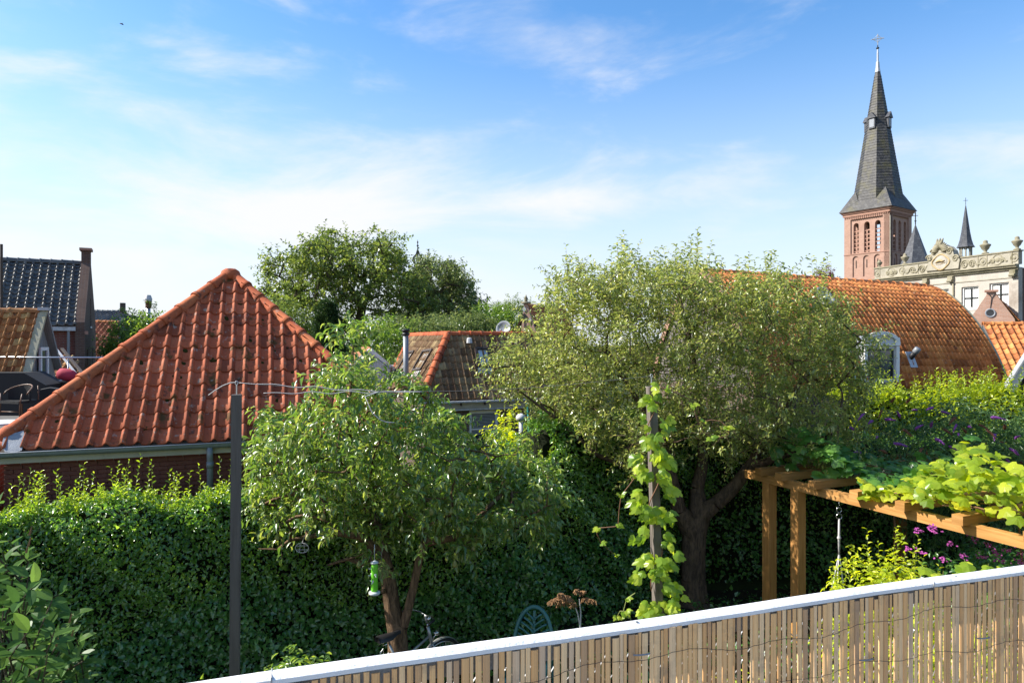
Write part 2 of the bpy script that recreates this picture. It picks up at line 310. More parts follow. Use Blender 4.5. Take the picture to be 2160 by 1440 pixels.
MT = dict(
    red_tile=m_tile('red_clay_tile', (.22, .058, .028), (.43, .115, .052), (.50, .155, .075), .65, .75),
    hip_tile=m_tile('hip_clay_tile', (.27, .055, .020), (.42, .10, .036), (.52, .16, .06), .4, .15),
    orange_tile=m_tile('orange_clay_tile', (.25, .082, .028), (.49, .175, .055), (.64, .28, .09), .45, .3),
    brown_tile=m_tile('brown_mossy_tile', (.12, .065, .032), (.22, .135, .07), (.42, .31, .16), .4, .5),
    salmon_tile=m_tile('salmon_clay_tile', (.30, .11, .06), (.42, .16, .085), (.50, .22, .12), .4, .2),
    black_tile=m_tile('black_glazed_tile', (.035, .036, .038), (.075, .075, .072), (.16, .15, .13), .6, .1, 1.0, .42),
    yellow_tile=m_tile('ochre_mossy_tile', (.19, .07, .025), (.38, .17, .06), (.52, .34, .14), .3, .4),
    zinc=m_plain('weathered_zinc', (.22, .24, .26), .5, .2, 5, .3, .1),
    lead=m_plain('grey_lead', (.28, .30, .33), .6, .1, 9, .5, .4),
    beige=m_plain('beige_painted_board', (.40, .37, .29), .7, 0, 5, .3, .15),
    mortar=m_plain('mortar', (.16, .14, .13), .9, 0, 9, .3, .3),
    brick_red=m_plain('red_brick', (.17, .066, .05), .85, 0, 14, .5, .4, .2),
    wall_red=m_brick('red_brick_wall', (.17, .05, .036), (.22, .07, .05), (.20, .18, .16)),
    wall_dark=m_brick('dark_brick_wall', (.10, .055, .04), (.14, .08, .055), (.15, .13, .12)),
    wall_brown=m_brick('brown_brick_wall', (.085, .055, .042), (.12, .075, .055), (.2, .185, .17)),
    wall_tower=m_brick('pink_church_brick', (.36, .205, .15), (.44, .27, .205), (.36, .27, .22), .24, .07, .25),
    wall_pink=m_brick('salmon_brick', (.40, .22, .15), (.48, .29, .21), (.40, .33, .28), .22, .065, .35),
    tower_trim=m_plain('church_brick_trim', (.36, .20, .145), .85, 0, 3, .35, .3),
    slate=m_slate('grey_slate', (.032, .031, .032), (.095, .09, .086), (.08, .072, .022)),
    slate_dark=m_slate('dark_slate', (.045, .048, .058), (.10, .105, .115), None),
    lead_pale=m_plain('pale_lead_sheet', (.42, .44, .47), .5, .2, 3, .35, .2),
    stone=m_plain('weathered_stone', (.30, .27, .19), .85, 0, 2.6, .6, .5, .2, (.085, .075, .028)),
    stone_pale=m_plain('pale_carved_stone', (.36, .33, .265), .85, 0, 2.8, .5, .5, .2, (.17, .15, .10)),
    stucco=m_plain('white_stained_stucco', (.43, .395, .345), .85, 0, .9, .45, .3, .2, (.20, .16, .125)),
    gilt=m_plain('ochre_trim', (.50, .35, .13), .6, 0, 8, .3, .1),
    white=m_plain('white_paint', (.74, .73, .71), .5, 0, 6, .14, .1, .4),
    white_worn=m_plain('worn_white_paint', (.55, .55, .55), .7, 0, 9, .45, .3, .3, (.28, .26, .22)),
    coping=m_plain('white_rail_paint', (.74, .74, .75), .55, 0, 9, .12, .3, .4),
    grey_board=m_plain('grey_white_board', (.42, .42, .42), .8, 0, 14, .5, .4, .2, (.16, .14, .12)),
    dark_frame=m_plain('dark_green_frame', (.018, .026, .026), .4, 0, 9, .2, 0),
    brown_frame=m_plain('dark_brown_frame', (.05, .035, .026), .6, 0, 9, .2, 0),
    glass=m_glass('window_glass'), clearglass=m_clear('clear_window_glass'), skyglass=m_glass('skylight_glass', (.30, .34, .36), .12),
    curtain=m_plain('white_net_curtain', (.80, .80, .80), .9, 0, 9, .3, .3),
    blind=m_plain('grey_blind', (.30, .31, .31), .6, 0, 9, .2, 0),
    black=m_plain('black_fabric', (.012, .012, .014), .75, 0, 8, .3, .2),
    rattan=m_plain('black_rattan', (.014, .013, .013), .55, 0, 60, .4, .6),
    cane=m_plain('brown_cane', (.13, .055, .025), .45, 0, 14, .4, .1),
    tarred=m_wood('tarred_boards', (.016, .015, .016), (.035, .032, .032), .6),
    grey_wood=m_wood('grey_weathered_boards', (.17, .17, .165), (.30, .30, .29), .5),
    moss_board=m_plain('mossy_verge_board', (.40, .38, .27), .85, 0, 7, .45, .5, .2, (.17, .16, .04)),
    slat=m_slat('split_bamboo'),
    timber=m_wood('orange_timber', (.31, .135, .033), (.50, .26, .085), .7),
    timber_beam=m_wood('orange_timber_beam', (.32, .145, .036), (.54, .29, .10), .7, flat=True),
    post=m_wood('grey_brown_post', (.12, .098, .084), (.21, .18, .155), 1.0),
    wire=m_plain('dull_wire', (.20, .19, .18), .5, .5, 20, .3, 0),
    dark_wire=m_plain('dark_tie_wire', (.045, .04, .037), .7, 0, 20, .3, 0),
    galv=m_plain('galvanised_wire', (.62, .63, .64), .3, .8, 20, .2, 0),
    steel=m_plain('bright_steel', (.55, .55, .55), .25, .9, 20, .2, 0),
    alu=m_plain('grey_bicycle_paint', (.42, .42, .40), .35, .5, 20, .2, 0),
    rubber=m_plain('black_rubber', (.018, .018, .018), .6, 0, 20, .2, .1),
    saddle=m_plain('black_vinyl', (.022, .021, .022), .4, 0, 20, .3, .1),
    red=m_plain('red_plastic', (.45, .02, .03), .4, 0, 8, .1, 0),
    red_cloth=m_plain('crimson_cloth', (.40, .03, .06), .8, 0, 8, .3, .2),
    green_plastic=m_plain('green_garden_plastic', (.06, .19, .18), .38, 0, 8, .25, .1),
    lime=m_plain('lime_green_plastic', (.16, .55, .03), .4, 0, 8, .15, 0),
    clear=m_plain('clear_plastic', (.55, .57, .55), .2, 0, 8, .2, 0),
    rope=m_plain('white_rope', (.50, .48, .47), .8, 0, 60, .3, .3),
    turquoise=m_plain('turquoise_cord', (.02, .38, .36), .6, 0, 20, .2, 0),
    soil=m_plain('dark_soil', (.035, .028, .018), .95, 0, 3, .5, .8, .1, (.03, .045, .012)),
    ground=m_plain('grass_ground', (.045, .06, .018), .95, 0, 1.2, .5, .8, .1, (.05, .04, .025)),
    deck=m_plain('grey_deck', (.12, .115, .11), .8, 0, 4, .4, .3),
    paving=m_plain('terrace_paving', (.30, .29, .27), .8, 0, 4, .3, .3),
    hedge_core=m_plain('hedge_inner_shade', (.014, .018, .008), .95, 0, 12, .5, .5, .1),  # near-black colour stands for the shade inside the hedge
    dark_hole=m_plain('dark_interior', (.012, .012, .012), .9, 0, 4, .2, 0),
    bark_pear=m_bark('pear_bark', (.065, .042, .026), (.24, .15, .085)),
    bark_apple=m_bark('apple_bark', (.05, .036, .026), (.15, .105, .07), .7),
    bark_far=m_bark('grey_bark', (.05, .043, .03), (.11, .09, .055), .3),
    twig=m_plain('brown_twig', (.20, .14, .095), .85, 0, 20, .3, 0),
    vine_stem=m_plain('vine_stem', (.20, .10, .055), .7, 0, 20, .3, 0),
    green_stem=m_plain('pale_green_stem', (.24, .27, .08), .7, 0, 20, .3, 0),
    pear=m_plain('green_pear_skin', (.24, .24, .065), .45, 0, 30, .4, .05),
    moss=m_plain('roof_moss', (.040, .045, .010), .95, 0, 30, .5, .9, .1),
    gilt_pale=m_plain('faded_ochre', (.42, .31, .16), .8, 0, 8, .3, .1),
    iron=m_plain('black_iron', (.02, .02, .022), .5, .3, 8, .2, 0),
    purple=m_plain('purple_florets', (.20, .05, .27), .8, 0, 50, .5, .8),
    spent=m_plain('spent_brown_florets', (.15, .06, .028), .9, 0, 50, .5, .8),
    pink=m_plain('pink_florets', (.42, .07, .33), .8, 0, 50, .4, .8),
    seedhead=m_plain('rusty_seedhead', (.30, .16, .07), .9, 0, 40, .5, .6),
    lf_hedge=m_leaf('hedge_leaf', (.034, .098, .015), (.075, .165, .022), (.15, .235, .035), .42, .6),
    lf_sprig=m_leaf('hedge_sprig_leaf', (.07, .13, .012), (.14, .21, .02), (.22, .28, .035), .5, .35),
    lf_pear=m_leaf('pear_leaf', (.033, .080, .013), (.082, .145, .022), (.195, .23, .045), .45, .55),
    lf_apple=m_leaf('apple_leaf', (.068, .10, .020), (.13, .165, .038), (.24, .245, .07), .45, .45),
    lf_far=m_leaf('tree_leaf', (.035, .06, .014), (.07, .105, .022), (.125, .155, .032), .4, .25),
    lf_far2=m_leaf('grey_green_tree_leaf', (.035, .055, .018), (.07, .10, .03), (.12, .14, .05), .4, .22),
    lf_conifer=m_leaf('conifer_leaf', (.012, .028, .010), (.022, .045, .014), (.04, .065, .018), .15, .1),
    lf_bush=m_leaf('bush_leaf', (.03, .068, .012), (.068, .125, .020), (.14, .195, .03), .42, .25),
    lf_gold=m_leaf('golden_leaf', (.11, .16, .012), (.23, .28, .02), (.38, .39, .035), .5, .26),
    lf_goldhedge=m_leaf('yellow_green_hedge_leaf', (.07, .12, .012), (.17, .22, .018), (.28, .31, .03), .5, .28),
    lf_hop=m_leaf('hop_leaf', (.06, .12, .016), (.14, .205, .022), (.26, .30, .035), .5, .2),
    lf_vine=m_leaf('pergola_vine_leaf', (.07, .13, .012), (.165, .22, .018), (.29, .31, .03), .5, .2),
    lf_vine_dark=m_leaf('broad_dark_vine_leaf', (.028, .085, .016), (.05, .13, .022), (.10, .19, .035), .42, .3),
    lf_laurel=m_leaf('laurel_leaf', (.022, .055, .014), (.042, .09, .020), (.075, .125, .028), .35, .16),
    lf_shrub=m_leaf('shrub_leaf', (.04, .085, .012), (.085, .15, .02), (.17, .22, .03), .42, .45),
    lf_ivy=m_leaf('ivy_leaf', (.024, .080, .018), (.050, .135, .028), (.09, .18, .038), .35, .55),
    lf_budd=m_leaf('buddleia_leaf', (.025, .055, .018), (.05, .095, .028), (.10, .15, .045), .4, .25),
)
# ------------------------------------------------------------------ roof tiles
def pan_mesh(name, mat):                    # one S shaped clay pan: trough, roll, lip at the lower end
    us = [0, .1, .25, .42, .58, .68, .77, .86, .95, 1.04]
    def h(u):
        if u < .6: return .03-.085*math.sin(math.pi*u/.6)
        return .03+.27*math.sin(math.pi*min(1, (u-.6)/.42))
    v = []; f = []; n = len(us)
    for y, dz in ((0, -.02), (0, .115), (1, 0.0)):
        for u in us: v.append((u, y, h(u)+dz))
    for r in range(2):
        for i in range(n-1): f.append((r*n+i, r*n+i+1, (r+1)*n+i+1, (r+1)*n+i))
    me = bpy.data.meshes.new(name); me.from_pydata(v, [], f); me.materials.append(mat)
    for p in me.polygons: p.use_smooth = p.index >= n-1
    return me
PAN = {k: pan_mesh('pan_'+k, MT[k]) for k in ('red_tile', 'orange_tile', 'brown_tile', 'salmon_tile', 'black_tile', 'yellow_tile')}
def half_round(name, mat):
    v = []; f = []; k = 9
    for y, r in ((0, .95), (0, 1.14), (.15, 1.12), (.16, 1.0), (1.06, .93)):
        for i in range(k):
            a = math.pi*i/(k-1)*1.16-.25; v.append((math.cos(a)*r, y, math.sin(a)*r))
    for s in range(4):
        for i in range(k-1): f.append((s*k+i, s*k+i+1, (s+1)*k+i+1, (s+1)*k+i)[::-1])
    me = bpy.data.meshes.new(name); me.from_pydata(v, [], f); me.materials.append(mat)
    for p in me.polygons: p.use_smooth = p.index >= k-1
    return me
HALF = {k: half_round('half_round_'+k, MT[k]) for k in ('hip_tile', 'orange_tile', 'red_tile', 'black_tile', 'yellow_tile', 'brown_tile')}

def frame_matrix(o, u, v, n, su, sv, sn):
    return Matrix(((u.x*su, v.x*sv, n.x*sn, o.x), (u.y*su, v.y*sv, n.y*sn, o.y), (u.z*su, v.z*sv, n.z*sn, o.z), (0, 0, 0, 1)))
def tile_specs(bl, br, tl, tr, w, rows, jit=.004, phase=0.0):
    # tiles of a roof plane bounded by four corners; returns (matrix, whole?)
    bl, br, tl, tr = map(Vector, (bl, br, tl, tr)); u = (br-bl).normalized()
    up = ((tl+tr)/2-(bl+br)/2); n = u.cross(up).normalized(); v = n.cross(u).normalized(); Ls = (tl-bl).dot(v); e = Ls/rows
    if n.z < 0: n = -n
    out = []
    for j in range(rows):
        y0 = j*e; y1 = y0+e
        def xs(y):
            t = y/Ls; a = lerp(bl, tl, t); b = lerp(br, tr, t); return (a-bl).dot(u), (b-bl).dot(u)
        l0, r0 = xs(y0); l1, r1 = xs(y1)
        k0 = math.floor((min(l0, l1)-phase)/w); k1 = math.ceil((max(r0, r1)-phase)/w)
        for k in range(k0, k1):
            xa = k*w+phase; xb = xa+w
            if xb <= min(l0, l1) or xa >= max(r0, r1): continue
            whole = xa >= max(l0, l1)-1e-4 and xb <= min(r0, r1)+1e-4
            o = bl+u*xa+v*y0+n*(.02+rnd.uniform(-1, 1)*jit)
            a = rnd.uniform(-1, 1)*jit*2; u2 = (u+v*a).normalized(); v2 = (v-u*a).normalized()
            out.append((frame_matrix(o, u2, v2, n, w, e*1.12, w), whole, ((l0+l1)/2 < xa+w/2 < (r0+r1)/2)))
    return out
def put_tiles(specs, key, parent, planes=None, limit=300):
    me = PAN[key]; keep = []
    for M, whole, centre in specs:
        if whole or planes is None:
            if whole or centre: keep.append((M, None))
        else: keep.append((M, planes))
    keep.sort(key=lambda q: (q[0].translation-EYE).length)
    rest = []
    for i, (M, pl) in enumerate(keep):
        if i >= limit and pl is None: rest.append(M); continue
        if pl is None: instance('tile', me, M, parent); continue
        bm = bmesh.new(); bm.from_mesh(me); bm.transform(M)
        for co, no in pl:
            bmesh.ops.bisect_plane(bm, geom=bm.verts[:]+bm.edges[:]+bm.faces[:], plane_co=co, plane_no=no, clear_outer=True)
        if len(bm.faces) == 0: bm.free(); continue
        loc = M.translation.copy(); bm.transform(Matrix.Translation(-loc))
        m2 = bpy.data.meshes.new('cut_pan'); bm.to_mesh(m2); bm.free(); m2.materials.append(MT[key]) if not m2.materials else None
        instance('tile', m2, Matrix.Translation(loc), parent)
    if rest: joined(me, rest, 'tile_field', MT[key], parent)
def joined(me, mats, name, mat, parent):    # pieces beyond the first 300: one part of real geometry
    tv = np.array([(*v.co, 1) for v in me.vertices]); tf = np.array([list(p.vertices) for p in me.polygons]); n = len(tv)
    A = np.array([np.array(m) for m in mats]); vv = np.einsum('mij,nj->mni', A, tv)[:, :, :3].reshape(-1, 3)
    ff = (tf[None]+(np.arange(len(mats))*n)[:, None, None]).reshape(-1, tf.shape[1])
    o = mesh_object(name, vv, ff, mat, parent, np.repeat(rng.random(len(mats)), n), 'stuff')
    sm = np.tile(np.array([p.use_smooth for p in me.polygons]), len(mats)); o.data.polygons.foreach_set('use_smooth', sm); return o
def put_ridge(a, b, r, length, key, parent, name='ridge_tile', lift=0.0):
    a, b = Vector(a), Vector(b); d = b-a; n = max(1, round(d.length/length)); st = d/n; y = d.normalized(); x = y.cross(Z).normalized(); z = x.cross(y)
    for i in range(n):
        o = a+st*i+z*(lift+rnd.uniform(-.006, .006)); instance(name, HALF[key], frame_matrix(o, x, y, z, r, st.length, r), parent)

def brick_run(o, u, n, length, z0, courses, parent, mat, bl=.21, bh=.05, j=.0105, name='brick'):
    # bricks laid one by one, 6 mm proud of the mortar
    B = bpy.data.meshes.get('brick_unit') or None
    if B is None:
        bm = bmesh.new(); bmesh.ops.create_cube(bm, size=1.0)
        B = bpy.data.meshes.new('brick_unit'); bm.to_mesh(B); bm.free(); B.materials.append(mat)
    c = 0
    for k in range(courses):
        z = z0+k*(bh+j); x = -(bl/2 if k % 2 else 0)
        while x < length:
            xa = max(0, x); xb = min(length, x+bl)
            if xb-xa > .03:
                ctr = Vector(o)+u*((xa+xb)/2)+n*rnd.uniform(-.002, .003); ctr.z = z+bh/2
                instance(name, B, frame_matrix(ctr, u, n, Z, xb-xa, .03, bh), parent); c += 1
            x += bl+j
    return c

# ------------------------------------------------------------------ foliage
TL2 = (np.array([(0, 0, 0), (-.5, .45, .10), (0, 1, -.06), (.5, .45, .10)]), np.array([(0, 2, 1), (0, 3, 2)]))
TL4 = (np.array([(0, 0, 0), (-.5, .38, .16), (0, .48, 0), (.5, .38, .16), (-.3, .75, .05), (.3, .75, .05), (0, 1.05, -.22)]),
       np.array([(0, 2, 1), (0, 3, 2), (1, 2, 4), (2, 3, 5), (4, 2, 6), (2, 5, 6)]))
def unit(a): return a/np.maximum(np.linalg.norm(a, axis=-1, keepdims=True), 1e-9)
def leaf_arrays(pos, d, nrm, size, wr, tpl):
    tv, tf = tpl; y = unit(d); x = unit(np.cross(y, nrm)+1e-6); z = np.cross(x, y)
    s = size[:, None, None]
    vv = pos[:, None, :]+s*(tv[None, :, 0:1]*wr*x[:, None, :]+tv[None, :, 1:2]*y[:, None, :]+tv[None, :, 2:3]*z[:, None, :])
    ff = tf[None]+(np.arange(len(pos))*len(tv))[:, None, None]
    return vv.reshape(-1, 3), ff.reshape(-1, 3)
def leaf_object(name, pos, d, nrm, size, wr, mat, parent, tpl=TL2, tint=None, kind=None):
    vv, ff = leaf_arrays(pos, d, nrm, size, wr, tpl)
    if tint is None: tint = rng.random(len(pos))
    return mesh_object(name, vv, ff, mat, parent, np.repeat(tint, len(tpl[0])), kind)
def twig_leaves(base, dirs, length, k, size, droop=.35, along=.55, sag=.15, start=.12):
    # k leaves spiralling along each of T twigs; returns leaf pos, dir, normal, size and the twig curves
    T = len(base); t = np.linspace(start, 1, k)[None, :, None]; L = length[:, None, None]
    d = unit(dirs)[:, None, :]; down = np.array([0, 0, -1.0])
    pos = base[:, None, :]+d*L*t+down*L*sag*t*t
    ref = np.where(np.abs(d[..., 2:3]) < .9, np.array([0, 0, 1.0]), np.array([1.0, 0, 0])); p = unit(np.cross(d, ref)); q = np.cross(d, p)
    az = (np.arange(k)*2.4)[None, :, None]+rng.random((T, 1, 1))*6.28+rng.normal(0, .35, (T, k, 1))
    rad = np.cos(az)*p+np.sin(az)*q
    ld = unit(rad+along*d+down*(droop+rng.normal(0, .25, (T, k, 1)))+rng.normal(0, .12, (T, k, 3)))
    nr = unit(np.array([0, 0, 1.0])+.7*rad*.2+rng.normal(0, .35, (T, k, 3)))
    sz = size*rng.uniform(.65, 1.15, (T, k))*np.linspace(1.05, .8, k)[None]
    return pos.reshape(-1, 3), ld.reshape(-1, 3), nr.reshape(-1, 3), sz.ravel()
def twig_tubes(base, dirs, length, r0, sag=.15, seg=2):
    # three sided stems, vectorised
    T = len(base); d = unit(dirs); ref = np.where(np.abs(d[:, 2:3]) < .9, np.array([0, 0, 1.0]), np.array([1.0, 0, 0])); p = unit(np.cross(d, ref)); q = np.cross(d, p)
    vs_ = []
    for i in range(seg+1):
        t = i/seg; c = base+d*(length*t)[:, None]+np.array([0, 0, -1.0])*(length*sag*t*t)[:, None]
        for a in (0, 2.094, 4.189): vs_.append(c+(p*math.cos(a)+q*math.sin(a))*(r0*(1-.75*t)))
    vv = np.stack(vs_, 1).reshape(-1, 3); fs = []
    for i in range(seg):
        for a in range(3): b = (a+1) % 3; fs.append((i*3+a, i*3+b, i*3+3+b, i*3+3+a))
    ff = (np.array(fs)[None]+(np.arange(T)*3*(seg+1))[:, None, None]).reshape(-1, 4)
    return vv, ff
def in_poly(px, py, poly):
    c = False; j = len(poly)-1
    for i in range(len(poly)):
        xi, yi = poly[i]; xj, yj = poly[j]
        if (yi > py) != (yj > py) and px < (xj-xi)*(py-yi)/(yj-yi)+xi: c = not c
        j = i
    return c
def crown_points(poly, Y, depth, n, mind, taper=True, r=None):
    # points inside a crown: outline read off the photo at the tree's distance, depth as for a round crown
    r = r or rnd; xs = [p[0] for p in poly]; ys = [p[1] for p in poly]; out = []; tries = 0
    cx = (min(xs)+max(xs))/2; hw = (max(xs)-min(xs))/2
    while len(out) < n and tries < n*60:
        tries += 1; px = r.uniform(min(xs), max(xs)); py = r.uniform(min(ys), max(ys))
        if not in_poly(px, py, poly): continue
        dd = depth*math.sqrt(max(.12, 1-((px-cx)/hw)**2)) if taper else depth
        yy = Y+r.uniform(-1, 1)*dd; base = P(px, py, Y); p = Vector((base.x*(1+.0*(yy-Y)), yy, base.z))
        # keep the outline: slide along the sight line by half
        p = lerp(p, EYE+(base-EYE)*(yy/Y), .6)
        if all((p-q).length > mind for q in out): out.append(p)
    return out
def grow(paths, clusters, root_r, tip_r=.008, arc=.12, power=.42, n=6):
    # skeleton: clusters joined to the nearest lower wood, radii by the number of tips carried
    pos = []; par = []; fixed = {}
    for path in paths:                       # path: list of (point, radius, parent or None)
        prev = None
        for i, (p, rr) in enumerate(path):
            p = Vector(p)
            if i == 0 and pos:
                k = min(range(len(pos)), key=lambda q: (pos[q]-p).length); prev = k
                if (pos[k]-p).length < 1e-3: continue
            pos.append(p); par.append(prev if prev is not None else -1); fixed[len(pos)-1] = rr; prev = len(pos)-1
    root = pos[0]
    cl = sorted(clusters, key=lambda c: min((c-p).length for p in pos))
    ends = []
    for c in cl:
        best = min(range(len(pos)), key=lambda q: (pos[q]-c).length*(1+.5*max(0, (pos[q].z-c.z))/((pos[q]-c).length+1e-6)) + .06*(pos[q]-root).length*0 + (3 if q == 0 else 0))
        a = pos[best]; L = (c-a).length; k = 3 if L > .35 else 2; prev = best
        side = Vector((rnd.uniform(-1, 1), rnd.uniform(-1, 1), rnd.uniform(-.3, 1)))*L*arc
        for i in range(1, k+1):
            t = i/k; p = lerp(a, c, t)+side*math.sin(math.pi*t)
            pos.append(p); par.append(prev); prev = len(pos)-1
        ends.append(prev)
    cnt = [0]*len(pos)
    for e in ends:
        q = e
        while q != -1: cnt[q] += 1; q = par[q]
    rad = [fixed.get(i, tip_r*max(1, cnt[i])**power) for i in range(len(pos))]
    m = MB()
    for i in range(len(pos)):
        if par[i] >= 0:
            rp = rad[par[i]]
            if i not in fixed: rp = min(rp, rad[i]*1.5)
            m.tube([pos[par[i]], pos[i]], [rp, rad[i]], n if rad[i] > .02 else 4, False)
    return m, ends, pos
def rand_dirs(n, up=0.0): 
    a = rng.normal(0, 1, (n, 3)); a = unit(a); a[:, 2] += up; return unit(a)

def shell_leaves(name, pts, nrm, size, mat, parent, wr=.55, out=.35, tpl=TL2, spread=.6, tilt=-.15):
    # leaves over a clipped hedge face: lying roughly along the face, tips out and down
    n = len(pts); d = nrm*out+rng.normal(0, spread, (n, 3)); d[:, 2] += tilt
    nr = nrm+rng.normal(0, .5, (n, 3)); nr[:, 2] += .5
    return leaf_object(name, pts, d, nr, size*rng.uniform(.45, 1.35, n), wr, mat, parent, tpl)
def wob(p, s, a):                            # cheap smooth noise
    return a*(np.sin(p[..., 0]*s*1.7+1.3)+np.sin(p[..., 1]*s*2.3+.7)+np.sin(p[..., 2]*s*2.9+2.1)+np.sin((p[..., 0]+p[..., 2])*s*4.1))/4

def bush(name, centre, radii, nl, size, mat, label, cat, group=None, core=True, up=.3, wr=.5, tpl=TL4, sprigs=0, sprig_len=.25, lump=.18, shoot_mat=None):
    # a rounded shrub: stems from the ground, leaves through an uneven ellipsoid
    c = np.array(centre); rr = np.array(radii); root = thing(name, (c[0], c[1], max(0, c[2]-rr[2])), label, cat, group)
    m = MB()
    for i in range(7):
        a = rnd.uniform(0, 6.28); e = Vector(c)+Vector((math.cos(a)*rr[0]*.5, math.sin(a)*rr[1]*.5, rr[2]*rnd.uniform(-.1, .5)))
        b = Vector((c[0]+math.cos(a)*.08, c[1]+math.sin(a)*.08, max(0.0, c[2]-rr[2]-.02) if c[2]-rr[2] > .3 else 0.0)); m.tube([b, lerp(b, e, .5)+Vector((0, 0, .05)), e], [.018, .012, .005], 5)
    m.build('stem', MT['twig'], root)
    k = 8; T = nl//k; dirs = rand_dirs(T, .15); lum = 1+wob(dirs*3+c, 1.6, lump*2)[:, None]
    rad = rng.random((T, 1))**.35; base = c+dirs*rr*rad*lum*.92
    base[:, 2] = np.maximum(base[:, 2], .05)
    td = unit(dirs+rng.normal(0, .5, (T, 3))+np.array([0, 0, up])); L = rng.uniform(.5, 1.2, T)*size*3.2
    p, d, n, s = twig_leaves(base, td, L, k, size)
    leaf_object('foliage', p, d, n, s, wr, mat, root, tpl)
    if sprigs:
        dd = rand_dirs(sprigs, .6); dd[:, 2] = np.abs(dd[:, 2])+.15; dd = unit(dd); b2 = c+dd*rr*.93; L2 = rng.uniform(.5, 1.1, sprigs)*sprig_len; d2 = unit(dd*.35+np.array([0, 0, 1.0])+rng.normal(0, .15, (sprigs, 3)))
        p, d, n, s = twig_leaves(b2, d2, L2, 12, size*.85, .0, .7, 0)
        leaf_object('shoot', p, d, n, s, wr, shoot_mat or mat, root, tpl, kind='stuff')
        vv, ff = twig_tubes(b2, d2, L2, .003, 0); mesh_object('shoot_stem', vv, ff, MT['green_stem'], root, kind='stuff')
    return root
# ------------------------------------------------------------------ ground and our own roof terrace
m = MB(); m.add([(-400, -60, 0), (400, -60, 0), (400, 700, 0), (-400, 700, 0)], [(0, 1, 2, 3)])
m.build('ground', MT['ground'], kind='structure')
m = MB(); m.add([(-5.6, 4.2, .006), (12.5, 4.2, .006), (12.5, 12.9, .006), (-2.0, 12.0, .006), (-5.6, 8.2, .006)], [(0, 1, 2, 3, 4)]); m.build('garden_soil', MT['soil'], kind='structure')
FA = Vector((-.3627, 1.088, 0)); FD = Vector((.95, .3122, 0)).normalized(); FN = Vector((FD.y, -FD.x, 0))   # fence line, FN towards us
FLOOR = 2.92; RAIL = H-.52
m = MB(); a = FA-FD*2.2+FN*-.06; b = FA+FD*3.4+FN*-.06
m.prism([Vector((a.x, a.y, FLOOR)), Vector((b.x, b.y, FLOOR)), Vector((b.x+.9, b.y-3.2, FLOOR)), Vector((a.x+.9, a.y-3.2, FLOOR))], Vector((0, 0, -.22)))
m.build('terrace_floor', MT['paving'], kind='structure')

